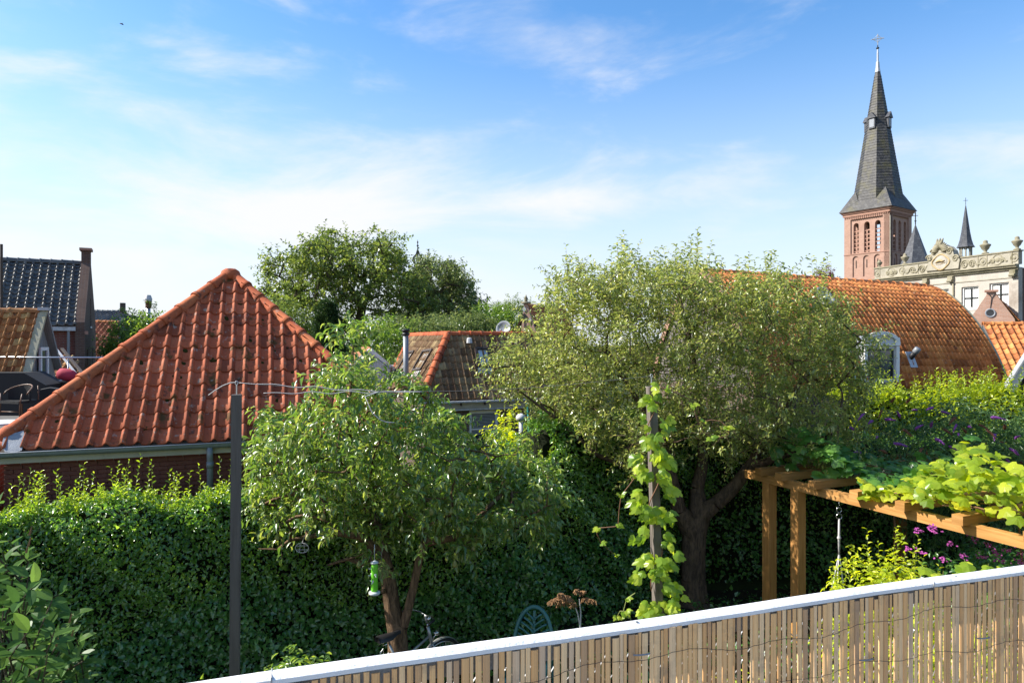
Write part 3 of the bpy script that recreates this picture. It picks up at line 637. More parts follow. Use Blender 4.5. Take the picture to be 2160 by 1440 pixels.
def build_fence():
    root = thing('balcony_fence', (FA.x, FA.y, FLOOR), 'low terrace fence of split bamboo slats under a white painted rail', 'fence')
    def at(s, off, z): return Vector((FA.x, FA.y, z))+FD*s+FN*off
    m = MB(); N = 90; s0, s1 = -1.2, 3.0; w = .030; t = .011
    prof = [(0, -t), (0, -.002), (.004, .0), (w*.5, .0012), (w-.006, .0), (w, -.004), (w+.0005, -t), (w*.5, -t-.001)]
    for i in range(N+1):
        s = lerp(s0, s1, i/N); wv = .0009*math.sin(s*9)+.0006*math.sin(s*31); dz = .0016*math.sin(s*6+1)
        for o_, z_ in prof: m.v.append(at(s, o_+wv*(1 if o_ > .01 else .3), RAIL+z_+dz))
    k = len(prof)
    for i in range(N):
        for q in range(k): q2 = (q+1) % k; m.f.append([i*k+q, i*k+q2, (i+1)*k+q2, (i+1)*k+q])
    m.build('top_rail', MT['coping'], root)
    for s_ in (-.02, 1.33): mj = MB(); mj.obox(at(s_, -.0008, RAIL-.0118), FD*.0018, FN*(w+.0022), Z*.0142); mj.build('rail_joint', MT['grey_board'], root)
    for s_ in (.06, .62, 1.25, 1.41, 1.95, 2.3): mj = MB(); mj.lathe(at(s_, w*.55, RAIL+.0005), [(.0032, 0), (.0030, .0012), (.001, .0016)], 10); mj.build('screw_head', MT['zinc'], root)
    m = MB(); m.obox(at(s0, .004, RAIL-.046), FD*(s1-s0), FN*.012, Z*.0335); m.build('backing_board', MT['grey_board'], root)
    # slats
    s = -.35; meshes = []
    for v_ in range(5):
        mm = MB(); r2 = random.Random(v_); hgt = 1.0; nseg = 5
        # rounded outer face of a split cane, with knuckles
        for i in range(nseg+1):
            z = -hgt*i/nseg; kn = .0
            for x, y in ((-.5, 0), (-.46, .16), (-.2, .3), (.15, .32), (.44, .2), (.5, 0)):
                mm.v.append(Vector((x+r2.uniform(-.04, .04), y+r2.uniform(-.03, .03), z)))
        for i in range(nseg):
            for q in range(6): q2 = (q+1) % 6; mm.f.append([i*6+q, (i+1)*6+q, (i+1)*6+q2, i*6+q2])
        mm.f.append([0, 1, 2, 3, 4, 5]); mm.f.append([nseg*6+q for q in range(6)][::-1])
        me = bpy.data.meshes.new('slat_unit'); me.from_pydata([tuple(p) for p in mm.v], [], mm.f); me.materials.append(MT['slat'])
        ul = me.uv_layers.new(name='UVMap')
        for li, lp in enumerate(me.loops):
            co = me.vertices[lp.vertex_index].co; ul.data[li].uv = (co.x*.013+v_*.37, co.z*.85+v_*1.3)
        meshes.append(me)
    while s < 2.55:
        wd = rnd.choice([.006, .008, .009, .010, .0105, .0115, .0125, .0135]); top = RAIL-.011-abs(rnd.gauss(0, .0016))-(.004 if rnd.random() < .12 else 0)
        hgt = top-FLOOR-.01+rnd.uniform(0, .01); lean = rnd.gauss(-.006, .006)*(1 if s > .9 else .5)
        o = at(s+wd/2, w+.0005+rnd.uniform(0, .0025)-.003, top)
        zz = (Z-FD*lean-FN*rnd.gauss(0, .003)).normalized(); uu = (FD+FN*rnd.gauss(0, .12)).normalized()
        instance('slat', rnd.choice(meshes), frame_matrix(o, uu, FN, zz, wd, wd*.8, hgt), root)
        s += wd+rnd.choice([.0006, .001, .0015, .002, .003, .004, .006 if s < 1.1 else .004])
    # binding wires
    for zo, ph in ((-.062, 0), (-.150, 1.7), (-.30, .6), (-.5, 2.2)):
        pts = [at(q*.012-.35, w+.0095+.0016*math.sin(q*2.1+ph), RAIL+zo+.007*math.sin(q*.10+ph)+.005*math.sin(q*.37)) for q in range(0, 240)]
        m = MB(); m.tube(pts, .00055, 4); m.build('binding_wire', MT['dark_wire'], root)
    # chain link behind
    m = MB(); p = .05; s0c, s1c = -.4, 2.7; zt, zb = RAIL-.035, FLOOR+.02
    for dr in (1, -1):
        n = int((s1c-s0c+1)/p)
        for i in range(-2, n+2):
            a = s0c+i*p; pts = []
            for q in range(0, int((zt-zb)/(p/2))+1):
                sx = a+dr*q*p/2*.9-(.5 if dr > 0 else -.3)
                if s0c <= sx <= s1c: pts.append(at(sx, -.012+.003*(1 if q % 2 else -1)*dr, zt-q*p/2))
            if len(pts) > 1: m.tube(pts, .0013, 4, False)
    m.build('chain_link', MT['galv'], root)
    for s_ in (-1.0, .75, 2.6):
        m = MB(); m.tube([at(s_, -.035, FLOOR-.2), at(s_, -.035, RAIL-.16)], .019, 10); m.build('fence_post', MT['galv'], root)
    for s_, zo in ((1.14, -.135), (1.47, -.135), (1.99, -.115), (.62, -.05)):
        c = at(s_, w+.004, RAIL+zo); pts = [c+FD*(.016*math.cos(a))+Z*(.004*math.sin(a*.9)-.002)+FN*(.010*max(-.3, math.sin(a))) for a in [math.pi*q/10 for q in range(11)]]
        m = MB(); m.tube(pts, .0016, 6); m.build('cable_tie', MT['dark_frame'] if s_ > 1.6 else MT['lead'], root)
build_fence()

# ------------------------------------------------------------------ brick outbuilding with the red hipped roof
D = Vector((math.cos(R(20)), math.sin(R(20)), 0)); N_ = Vector((-D.y, D.x, 0)); E0 = Vector((-6.75, 9.0, 0)); EZ = 3.044
def eave(s, off=0.0, z=EZ): p = E0+D*s+N_*off; return Vector((p.x, p.y, z))
def build_outbuilding():
    sA, sB, dep = -.161, 5.486, 5.4; A, B = eave(sA), eave(sB); C_, D_ = eave(sB, dep), eave(sA, dep); AP = eave(2.70, 2.7, 5.71)
    root = thing('outbuilding', eave(2.7, 2.7, 0), 'brick outbuilding with a steep hipped roof of red clay pantiles', 'outbuilding')
    wl = MB(); wi = .16
    wl.prism([eave(sA+wi, wi, 0), eave(sB-wi, wi, 0), eave(sB-wi, dep-wi, 0), eave(sA+wi, dep-wi, 0)], Z*(EZ-.03))
    wall = wl.build('wall', MT['wall_red'], root)
    # brick skin where the wall shows over the hedge
    o = eave(sA+wi, wi-.006); brick_run(Vector((o.x, o.y, 0)), D, N_, sB-sA-2*wi, 2.18, 11, wall, MT['brick_red'])
    rf = MB(); rf.add([A-Z*.03, B-Z*.03, C_-Z*.03, D_-Z*.03, AP-Z*.02], [(0, 1, 4), (1, 2, 4), (2, 3, 4), (3, 0, 4), (3, 2, 1, 0)]); roof = rf.build('roof', MT['mortar'], root)
    fn = (B-A).cross(AP-A).normalized()
    pl = (A, -(fn.cross(AP-A)).normalized()); pr = (B, (fn.cross(AP-B)).normalized())
    # make sure the clip normals look outwards
    mid = (A+B)/2
    pl = (A, pl[1] if (mid-A).dot(pl[1]) < 0 else -pl[1]); pr = (B, pr[1] if (mid-B).dot(pr[1]) < 0 else -pr[1])
    put_tiles(tile_specs(A, B, AP, AP, .1955, 14, .0085, .06), 'red_tile', roof, [pl, pr], 400)
    for a, b in ((B, C_), (C_, D_), (D_, A)): put_tiles(tile_specs(a, b, AP, AP, .1955, 14, .006), 'red_tile', roof, None, 0)
    up = Z*.03
    for c, lo in ((A, .32), (B, .05), (C_, .05), (D_, .05)):
        d = (AP-c); L = d.length; a = c+d*(lo/L); put_ridge(a+up, AP-d*(.10/L)+up, .098, .385, 'hip_tile', roof, 'hip_tile')
    # cap over the peak
    cp = MB(); prof = [(.19, -.14), (.175, -.05), (.15, .015), (.09, .055), (.015, .065)]; cp.lathe(AP+Z*.06, prof, 10); cp.build('peak_cap', MT['hip_tile'], roof, True)
    # domed end of the left hip and its lead apron
    e = A+(AP-A)*(.32/(AP-A).length)+up; cp = MB(); d = (AP-A).normalized(); cp.lathe(e-d*.10, [(.02, -.02), (.07, .0), (.10, .05), (.112, .10), (.112, .14)], 12, d); cp.build('hip_end', MT['hip_tile'], roof, True)
    for mx, my in ((472, 672), (552, 676), (445, 697), (521, 719), (576, 742), (385, 740), (350, 752), (629, 762), (522, 787), (380, 766), (377, 795), (547, 766), (335, 870), (364, 845), (577, 846), (292, 765), (250, 792), (135, 888), (628, 790), (505, 640), (455, 760), (402, 820), (600, 735), (300, 905)):
        q = onplane(mx, my, A+fn*.012, fn); ms = MB(); rr_ = random.Random(mx)
        for k in range(7): o_ = D*rr_.gauss(0, .028)+Vector((0, 0, rr_.gauss(0, .02))); ms.lathe(q+o_-fn*o_.dot(fn)-fn*.006, [(.006, -.01), (.034, 0), (.032, .014), (.018, .026), (.004, .03)], 7, fn+Vector((rr_.gauss(0, .2), rr_.gauss(0, .2), 0)))
        ms.build('moss_cushion', MT['moss'], roof, True, uv=False)
    ld = MB(); q = [onplane(px, py, A+fn*.075, fn) for px, py in ((8, 920), (50, 908), (53, 925), (46, 950), (30, 955), (10, 953), (4, 938))]
    ld.prism(q, fn*.006); ld.build('lead_flashing', MT['lead'], roof)
    # gutter, fascia, downpipe
    g = MB(); n = 9; s0, s1 = -3.2, sB+.1
    for s in np.linspace(s0, s1, 30):
        for k in range(n):
            a = math.pi*k/(n-1); g.v.append(eave(s, -.075-.055*math.cos(a), EZ-.005-.07*math.sin(a)))
        g.v.append(eave(s, -.020-.004, EZ)); g.v.append(eave(s, -.075+.055*0-.0525, EZ+.002))
    k = n
    for i in range(29):
        for q in range(k-1): g.f.append([i*(n+2)+q, (i+1)*(n+2)+q, (i+1)*(n+2)+q+1, i*(n+2)+q+1])
    g.build('gutter', MT['zinc'], root, True)
    bead = MB(); bead.tube([eave(s0, -.132, EZ-.002), eave(s1, -.132, EZ-.002)], .009, 8); bead.build('gutter_bead', MT['zinc'], root, True)
    f = MB()
    for a, b in ((s0, -.9), (-.897, 1.2), (1.203, 3.0), (3.003, sB)): f.obox(eave(a, -.012, EZ-.16), D*(b-a), N_*.14, Z*.135)
    f.build('fascia', MT['beige'], root)
    dp = onplane(443, 1000, eave(0, -.05), N_); s = (Vector((dp.x, dp.y, 0))-E0).dot(D)
    m = MB(); m.tube([eave(s, -.075, EZ-.06), eave(s, -.075, EZ-.2), eave(s, -.055, EZ-.26), eave(s, -.055, 0)], .043, 12); m.lathe(eave(s, -.055, EZ-.36), [(.050, 0), (.050, .09)], 12); m.build('downpipe', MT['zinc'], root, True)
    return A
OUT_A = build_outbuilding()

# ------------------------------------------------------------------ roof terrace of the neighbours, on the left
def build_left_terrace():
    DZ = 2.7; a = eave(-.3, .05); b = eave(-.3, 9.0)
    m = MB(); m.prism([Vector((a.x, a.y, 0)), Vector((b.x-.6, b.y, 0)), Vector((-22, b.y+1, 0)), Vector((-22, 3.5, 0)), Vector((a.x-3.1, a.y-1.13, 0))], Z*DZ)
    root = thing('flat_roofed_annexe', (-14, 12, 0), 'flat roofed annexe whose roof is a terrace with dark garden furniture', 'building'); m.build('wall', MT['wall_red'], root)
    m = MB(); m.prism([Vector((a.x-.02, a.y+.02, DZ)), Vector((b.x-.6, b.y-.02, DZ)), Vector((-21.9, b.y+.9, DZ)), Vector((-21.9, 3.7, DZ)), Vector((a.x-3.1, a.y-1.05, DZ))], Z*.02); m.build('deck', MT['deck'], root)
    m = MB(); m.obox(eave(-3.3, 0.02, DZ), D*3.1, N_*.12, Z*.33); m.build('roof_edge', MT['lead'], root)
    DZ += .02
    # rattan armchair
    c = P(44, 885, 15.4); c.z = DZ; ch = thing('rattan_armchair', c, 'black woven rattan armchair with brown cane frame on the roof terrace', 'chair')
    fx = Vector((.92, -.38, 0)).normalized(); fy = Vector((.38, .92, 0)).normalized(); fx, fy = Vector((.96, -.28, 0)).normalized(), Vector((.28, .96, 0)).normalized()
    m = MB(); pts = []
    for k in range(25):                      # arm and back hoop
        t = k/24*math.pi; pts.append(c+fx*(-.34*math.cos(t))+fy*(.12+.30*math.sin(t)-.25)+Z*(.60+.20*math.sin(t)**.7))
    m.tube(pts, .016, 8); m.build('hoop', MT['cane'], ch, True)
    bk = MB(); nx = 18
    for k in range(nx+1):
        t = lerp(.28, math.pi-.28, k/nx); x = -.32*math.cos(t); y = .12+.28*math.sin(t)-.25
        for z in (.42, .58, .58+.20*math.sin(t)**.7): bk.v.append(c+fx*x+fy*y+Z*z)
    for k in range(nx):
        for q in range(2): bk.f.append([k*3+q, k*3+q+1, (k+1)*3+q+1, (k+1)*3+q])
    bk.build('backrest', MT['rattan'], ch, True)
    m = MB(); m.box(c+Z*.43-fy*.02, fx*.56, fy*.50, Z*.06); m.build('seat', MT['rattan'], ch)
    for sx, sy, h in ((-.29, -.27, .62), (.29, -.27, .62), (-.25, .24, .78), (.25, .24, .78)):
        m = MB(); m.tube([c+fx*sx*1.06+fy*sy, c+fx*sx+fy*sy*.9+Z*.43, c+fx*sx*1.1+fy*sy*.8+Z*h], .015, 8); m.build('leg', MT['cane'], ch, True)
    m = MB(); m.tube([c-fx*.27-fy*.25+Z*.22, c+fx*.27-fy*.25+Z*.22], .010, 6); m.build('stretcher', MT['cane'], ch, True)
    # covered furniture
    b = P(30, 850, 16.6); m = MB(); pr = [(-40, 905), (-40, 786), (50, 786), (96, 812), (100, 905)]
    m.prism([Vector((P(px, py, 16.4).x, 16.4, max(DZ, P(px, py, 16.4).z))) for px, py in pr], Vector((-.2, 1.0, 0)))
    tag(m.build('covered_sofa', MT['black']), 'large black fabric cover with a sloping top behind the rattan armchair', 'furniture cover')
    m = MB(); pr = [(84, 905), (84, 822), (104, 818), (135, 822), (136, 905)]
    m.prism([Vector((P(px, py, 15.9).x, 15.9, max(DZ, P(px, py, 15.9).z))) for px, py in pr], Vector((-.2, .35, 0)))
    tag(m.build('covered_chair', MT['black']), 'smaller black furniture cover beside the hip of the red roof', 'furniture cover')
    # table
    t = P(-10, 893, 11.6); m = MB(); tb = thing('round_table', (t.x, t.y, DZ), 'round pale table by the lower end of the left hip', 'table'); m.lathe(Vector((t.x, t.y, 3.10)), [(.42, 0), (.43, .012), (.42, .03)], 28); m.build('table_top', MT['white_worn'], tb)
    m = MB(); m.tube([Vector((t.x, t.y, DZ)), Vector((t.x, t.y, 3.10))], .03, 10); m.build('leg', MT['zinc'], tb)
    # railing
    rl = thing('terrace_railing', P(100, 800, 17.4), 'pale tubular railing along the neighbours roof terrace', 'railing')
    a, b = P(-60, 753, 17.0), P(240, 754, 17.6); m = MB(); m.tube([a, b], .02, 8); m.build('handrail', MT['galv'], rl, True)
    for t in (.08, .42, .67, .98):
        p = lerp(a, b, t); m = MB(); m.tube([Vector((p.x, p.y, DZ)), p], .014, 8); m.build('post', MT['cane'] if .3 < t < .5 else MT['galv'], rl, True)
    m = MB(); p = P(144, 787, 17.2); m.lathe(p-Vector((.22, 0, 0)), [(.05, -.05), (.13, 0), (.155, .12), (.15, .3), (.10, .40), (.03, .43)], 14, Vector((1, .1, -.25)))
    tag(m.build('parasol_bundle', MT['red_cloth'], None, True), 'rolled crimson cloth bundle lying by the terrace railing', 'cloth')
    m = MB(); s0, s1 = P(78, 806, 17.1), P(165, 806, 17.4); m.obox(Vector((s0.x, s0.y, DZ)), Vector((s1.x-s0.x, s1.y-s0.y, 0)), Vector((-.1, .5, 0)), Z*(s0.z-DZ+.0)); tag(m.build('storage_bench', MT['brown_frame']), 'dark brown storage bench under the crimson bundle', 'bench')
    m = MB(); m.obox(Vector((s0.x, s0.y-.02, s0.z+.002)), Vector((s1.x-s0.x, s1.y-s0.y, 0)), Vector((-.1, .54, 0)), Z*.03); o = m.build('lid', MT['white_worn'], bpy.data.objects['storage_bench'])
build_left_terrace()
# ------------------------------------------------------------------ hedges
def hedge(name, line, tops, thick, n_leaf, label, mat, sprig_n, sprig_mat, sprig_len=.34, size=.055, lower_mat=None, cat='hedge', sk=13, lump=1.0):
    # line: plan points of the front face; tops: height at each point; the body lies behind the line
    line = [Vector((*p, 0)) for p in line]; seg = [(line[i+1]-line[i]).length for i in range(len(line)-1)]; L = sum(seg)
    def at(s):
        for i, l in enumerate(seg):
            if s <= l or i == len(seg)-1:
                t = min(1, s/l); d = (line[i+1]-line[i]).normalized(); return lerp(line[i], line[i+1], t), lerp(tops[i], tops[i+1], t), d
            s -= l
    root = thing(name, line[0]*.5+line[-1]*.5, label, cat)
    m = MB(); K = 40; ins = .16  # solid core: interior shade put into its colour, also stops see-through
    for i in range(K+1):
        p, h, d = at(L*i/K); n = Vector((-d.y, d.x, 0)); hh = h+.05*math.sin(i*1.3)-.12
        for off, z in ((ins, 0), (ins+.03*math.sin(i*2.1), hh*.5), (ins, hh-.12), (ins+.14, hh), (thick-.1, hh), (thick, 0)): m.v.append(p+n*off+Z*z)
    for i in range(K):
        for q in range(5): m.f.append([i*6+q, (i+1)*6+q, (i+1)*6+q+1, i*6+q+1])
    m.f.append(list(range(6))); m.f.append([K*6+q for q in range(6)][::-1]); m.build('shade_core', MT['hedge_core'], root)
    S = rng.random(n_leaf)*L; topfrac = .24; P_ = np.zeros((n_leaf, 3)); Nn = np.zeros((n_leaf, 3)); low = np.zeros(n_leaf, bool)
    for i, s in enumerate(S):
        p, h, d = at(s); n = Vector((-d.y, d.x, 0)); hh = h+lump*(.07*math.sin(s*2.7)+.05*math.sin(s*6.1+1))
        if rnd.random() < topfrac:
            off = rnd.random()*thick*.8; q = p+n*off+Z*(hh-.05+abs(rnd.gauss(0, .05))); nn = Z
        else:
            z = rnd.random()**.85*hh; bulge = .10*math.sin(z*2.1+s*1.9)+.06*math.sin(z*5+s*4.3)+.05*math.sin(s*9+z*8)
            q = p+n*(min(.11, -.03+bulge*1.25)+max(0, z-hh+.25)*.3-abs(rnd.gauss(0, .05)))+Z*z; nn = -n
        P_[i] = q; Nn[i] = nn; low[i] = q.z < .42*h+.3*math.sin(s*1.7)
    hi = ~low
    shell_leaves('foliage', P_[hi], Nn[hi], size, mat, root, .55, .5, TL4)
    if low.any(): shell_leaves('lower_foliage', P_[low], Nn[low], size*1.15, lower_mat or mat, root, .75, .5, TL4)
    if sprig_n:
        B = np.zeros((sprig_n, 3)); LL = np.zeros(sprig_n); big = np.zeros(sprig_n)
        for i in range(sprig_n):
            s = rnd.random()*L; p, h, d = at(s); n = Vector((-d.y, d.x, 0)); q = p+n*(rnd.uniform(.02, thick*.7))+Z*(h-.06+lump*(.07*math.sin(s*2.7)+.05*math.sin(s*6.1+1))); B[i] = q
            LL[i] = sprig_len*(rnd.uniform(.25, .6) if rnd.random() < .72 else rnd.uniform(.8, 1.35))
        dd = unit(np.array([0, 0, 1.0])+rng.normal(0, .13, (sprig_n, 3)))
        p, d, n, s = twig_leaves(B, dd, LL, sk, size*1.2, -.25, .75, 0, .1); leaf_object('shoot', p, d, n, s, .38, sprig_mat, root, TL4, kind='stuff')
        vv, ff = twig_tubes(B, dd, LL, .003, 0); mesh_object('shoot_stem', vv, ff, MT['green_stem'], root, kind='stuff')
    return root
h0 = E0+(-N_)*1.1
hp = [h0-D*1.6, h0+D*2.8, h0+D*5.2, h0+D*7.5]
hedge('privet_hedge', [(p.x, p.y) for p in hp], [2.34, 2.42, 2.5, 2.72], .85, 52000, 'long clipped privet hedge with pale upright shoots before the brick outbuilding', MT['lf_hedge'], 430, MT['lf_sprig'], .44, .058, MT['lf_ivy'])
e1 = hp[-1]+Vector((.8, .6, 0))*3.6
hedge('dark_hedge', [(hp[-1].x-.1, hp[-1].y+.05), (e1.x, e1.y)], [3.1, 3.2], .9, 20000, 'tall shaded dark green hedge behind the apple tree trunk', MT['lf_hedge'], 90, MT['lf_hedge'], .3, .06, MT['lf_ivy'])
hedge('garden_end_hedge', [(e1.x, e1.y), (e1.x+3.2, e1.y+.35), (e1.x+9.5, e1.y+.2)], [2.9, 2.6, 2.6], .9, 20000, 'deep green hedge in shade behind the timber pergola posts', MT['lf_hedge'], 60, MT['lf_hedge'], .25, .062, MT['lf_ivy'])
hedge('yellow_green_hedge', [(7.0, 14.2), (10.2, 14.0), (14.0, 13.4)], [3.22, 3.26, 3.1], 1.6, 27000, 'high yellow green hedge below the barrel roof', MT['lf_goldhedge'], 900, MT['lf_goldhedge'], .50, .08, None, lump=1.7)

# ------------------------------------------------------------------ trees
def tree(name, label, paths, poly, Y, depth, ncl, mind, bark, leafmat, tw_per, k, size, tw_len, up, wr=.5, droop=.35, tpl=TL4, tip=.008, root_r=.2, extra=None, cat='tree', group=None, sag=.15, power=.42, twr=.003, arc=.12):
    root = thing(name, Vector((paths[0][0][0].x, paths[0][0][0].y, 0)), label, cat, group)
    cl = crown_points(poly, Y, depth, ncl, mind); m, ends, pos = grow(paths, cl, root_r, tip, arc, power)
    tr = m.build('trunk', bark, root, True, uv=False)
    C = np.array([tuple(c) for c in cl]); T = len(C)*tw_per; base = np.repeat(C, tw_per, 0)+rng.normal(0, tw_len*.22, (T, 3)); d = rand_dirs(T, up); L = tw_len*rng.uniform(.5, 1.25, T)
    p, dd, n, s = twig_leaves(base, d, L, k, size, droop, .55, sag)
    if extra is not None:
        B2, D2, L2, k2 = extra; p2, d2, n2, s2 = twig_leaves(B2, D2, L2, k2, size*1.25, .1, .5, 0)
        p = np.vstack([p, p2]); dd = np.vstack([dd, d2]); n = np.vstack([n, n2]); s = np.concatenate([s, s2])
    leaf_object('crown', p, dd, n, s, wr, leafmat, root, tpl)
    st = np.repeat(C, tw_per, 0); vv, ff = twig_tubes(base, d, L, twr, sag)
    if extra is not None:
        v2, f2 = twig_tubes(B2, D2, L2, twr, 0); ff = np.vstack([ff, f2+len(vv)]); vv = np.vstack([vv, v2])
    mesh_object('fine_twigs', vv, ff, MT['twig'] if bark is not MT['bark_far'] else bark, root, kind='stuff')
    return root, cl

# pear tree
YP = 8.4
def pp(px, py, dy=0.0, Y=YP): return P(px, py, Y+dy)
b0 = pp(836, 1370); base = Vector((b0.x, b0.y, 0))
trunk = [(base, .17), (pp(838, 1420), .145), (pp(840, 1375), .135), (pp(838, 1330), .125), (pp(828, 1285), .105), (pp(822, 1240), .10), (pp(816, 1200), .09), (pp(806, 1165, .05), .085), (pp(800, 1120, .1), .08)]
stem2 = [(pp(838, 1330), .125), (pp(852, 1318, -.03), .066), (pp(862, 1280, -.05), .060), (pp(874, 1230, -.05), .055), (pp(884, 1180, -.05), .053), (pp(896, 1145, -.05), .060), (pp(920, 1138, -.1), .055), (pp(960, 1135, -.15), .040)]
limbL = [(pp(806, 1165, .05), .085), (pp(760, 1130, -.2), .05), (pp(700, 1122, -.35), .035), (pp(650, 1132, -.45), .026), (pp(612, 1138, -.5), .02), (pp(585, 1158, -.52), .012), (pp(545, 1157, -.55), .007)]
limbU = [(pp(800, 1120, .1), .08), (pp(770, 1060, .2), .06), (pp(740, 990, .2), .05), (pp(735, 900, .15), .036), (pp(742, 800, .1), .022), (pp(745, 720, .05), .010)]
limbD = [(pp(806, 1165, .05), .085), (pp(770, 1190, -.25), .04), (pp(735, 1178, -.4), .024), (pp(690, 1192, -.5), .012)]
limbR = [(pp(960, 1135, -.15), .040), (pp(1010, 1090, -.1), .03), (pp(1060, 1040, .1), .022)]
poly_pear = [(540, 900), (552, 872), (585, 878), (640, 850), (680, 800), (712, 760), (720, 700), (745, 682), (765, 710), (770, 770), (800, 800), (850, 770), (870, 800), (905, 815), (925, 815), (935, 870), (960, 925), (1000, 935), (1060, 950), (1100, 950), (1150, 1000), (1178, 1085), (1150, 1130), (1080, 1130), (1030, 1120), (1005, 1165), (978, 1215), (958, 1200), (935, 1115), (880, 1090), (850, 1110), (800, 1150), (735, 1140), (700, 1160), (660, 1090), (600, 1085), (530, 1080), (512, 1040), (545, 980), (528, 930)]
pear, pcl = tree('pear_tree', 'pear tree with drooping leaves and small green pears before the hedge', [trunk, stem2, limbL, limbU, limbD, limbR], poly_pear, YP, 1.15, 165, .21, MT['bark_pear'], MT['lf_pear'], 10, 9, .108, .33, .15, .46, .6, TL4, .007, sag=.25)
# small spur twigs and cut knot
m = MB(); m.lathe(pp(812, 1245, -.1), [(.035, 0), (.04, .03), (.02, .05)], 8, Vector((-.8, -.5, .1))); m.build('knot', MT['bark_pear'], pear, True)
prof = [(.004, 0), (.017, .006), (.026, .022), (.027, .036), (.018, .058), (.010, .072), (.005, .08)]
mm = MB(); mm.lathe(Vector((0, 0, -.08)), prof, 9); mm.tube([V(0, 0, -.002), V(.003, 0, .03)], .0018, 4)
pm = bpy.data.meshes.new('pear_fruit'); pm.from_pydata([tuple(v) for v in mm.v], [], mm.f); pm.materials.append(MT['pear']); pm.polygons.foreach_set('use_smooth', [True]*len(pm.polygons))
front = sorted([c for c in pcl if c.z < P(0, 930, YP).z], key=lambda c: c.y+.35*rnd.random())[:26]
for c in front:                              # each pear hangs from a spur of the cluster it grows on
    s_ = rnd.uniform(.85, 1.15); q = c+Vector((rnd.uniform(-.1, .1), -rnd.uniform(.05, .22), -rnd.uniform(.04, .14)))
    instance('pear', pm, Matrix.Translation(q)@Matrix.Rotation(rnd.uniform(-.3, .3), 4, 'X')@Matrix.Scale(s_, 4), pear)
    mm = MB(); mm.tube([c, lerp(c, q, .5)+Z*.03, q+Z*.02], .0025, 4); mm.build('fruit_spur', MT['twig'], pear)

# apple tree
YA = 11.7
def ap(px, py, dy=0.0): return P(px, py, YA+dy)
base = ap(1465, 1280); base.z = 0
trunk = [(base, .30), (ap(1465, 1265), .245), (ap(1462, 1220), .215), (ap(1462, 1170), .21), (ap(1464, 1125), .21), (ap(1474, 1085), .20)]
lA = [(ap(1474, 1085), .20), (ap(1510, 1062, -.1), .13), (ap(1550, 1025, -.15), .115), (ap(1580, 985, -.2), .10), (ap(1605, 940, -.3), .075), (ap(1650, 880, -.4), .05), (ap(1690, 800, -.4), .032)]
lB = [(ap(1464, 1125), .21), (ap(1432, 1075, -.15), .13), (ap(1418, 1020, -.2), .12), (ap(1405, 960, -.2), .095), (ap(1380, 900, -.3), .06), (ap(1330, 820, -.3), .04), (ap(1280, 740, -.2), .025)]
lC = [(ap(1474, 1085), .20), (ap(1470, 1030, .1), .12), (ap(1482, 980, .2), .10), (ap(1480, 900, .3), .075), (ap(1470, 800, .3), .05), (ap(1450, 680, .2), .025)]
lD = [(ap(1405, 960, -.2), .095), (ap(1330, 985, -.5), .055), (ap(1260, 960, -.8), .04), (ap(1170, 880, -.9), .025), (ap(1090, 820, -.8), .014)]
lE = [(ap(1580, 985, -.2), .10), (ap(1660, 960, -.7), .05), (ap(1740, 920, -1.0), .03)]
poly_apple = [(1010, 805), (1045, 760), (1070, 715), (1125, 700), (1165, 660), (1172, 600), (1200, 580), (1250, 600), (1300, 560), (1340, 555), (1380, 575), (1430, 565), (1470, 560), (1490, 590), (1540, 620), (1590, 600), (1640, 590), (1680, 620), (1730, 640), (1780, 670), (1822, 725), (1815, 800), (1850, 870), (1800, 930), (1740, 965), (1650, 985), (1560, 965), (1450, 930), (1380, 955), (1330, 975), (1240, 945), (1200, 890), (1120, 862), (1085, 835), (1050, 820)]
sh = []
for px, py in ((1180, 560), (1215, 548), (1240, 575), (1300, 520), (1316, 490), (1330, 510), (1352, 540), (1385, 535), (1408, 520), (1432, 515), (1455, 520), (1468, 485), (1462, 500), (1520, 540), (1565, 545), (1572, 535), (1622, 530), (1628, 545), (1728, 545), (1735, 540), (1640, 600), (1690, 590), (1200, 590), (1270, 560), (1490, 545), (1545, 575), (1600, 590), (1770, 640), (1345, 560), (1400, 565), (1250, 590), (1420, 548), (1150, 640), (1800, 700)):
  for jx in (0, rnd.uniform(-14, 14), rnd.uniform(-18, 18)):
    t_ = P(px+jx, py+abs(jx)*1.2, YA+rnd.uniform(-1.0, .6)); L_ = rnd.uniform(.55, .95); sh.append((t_-Vector((rnd.uniform(-.08, .08), 0, L_+.04)), L_+.06))
while len(sh) < 240:
    x_ = rnd.uniform(1180, 1800); y_ = np.interp(x_, [1180, 1320, 1470, 1640, 1800], [610, 560, 560, 600, 690])+rnd.uniform(-15, 60); t_ = P(x_, y_, YA+rnd.uniform(-1.6, 1.0)); L_ = rnd.uniform(.35, .7); sh.append((t_-Vector((0, 0, L_)), L_))
Bs = np.array([tuple(q[0]) for q in sh]); Ls = np.array([q[1] for q in sh]); Ds = unit(np.array([0, 0, 1.0])+rng.normal(0, .06, (len(sh), 3)))
apple, acl = tree('apple_tree', 'broad old apple tree with a dense crown and upright top shoots', [trunk, lA, lB, lC, lD, lE], poly_apple, YA, 2.0, 400, .29, MT['bark_apple'], MT['lf_apple'], 14, 10, .082, .42, .35, .5, .15, TL4, .006, extra=(Bs, Ds, Ls, 20), sag=.1, twr=.0035)

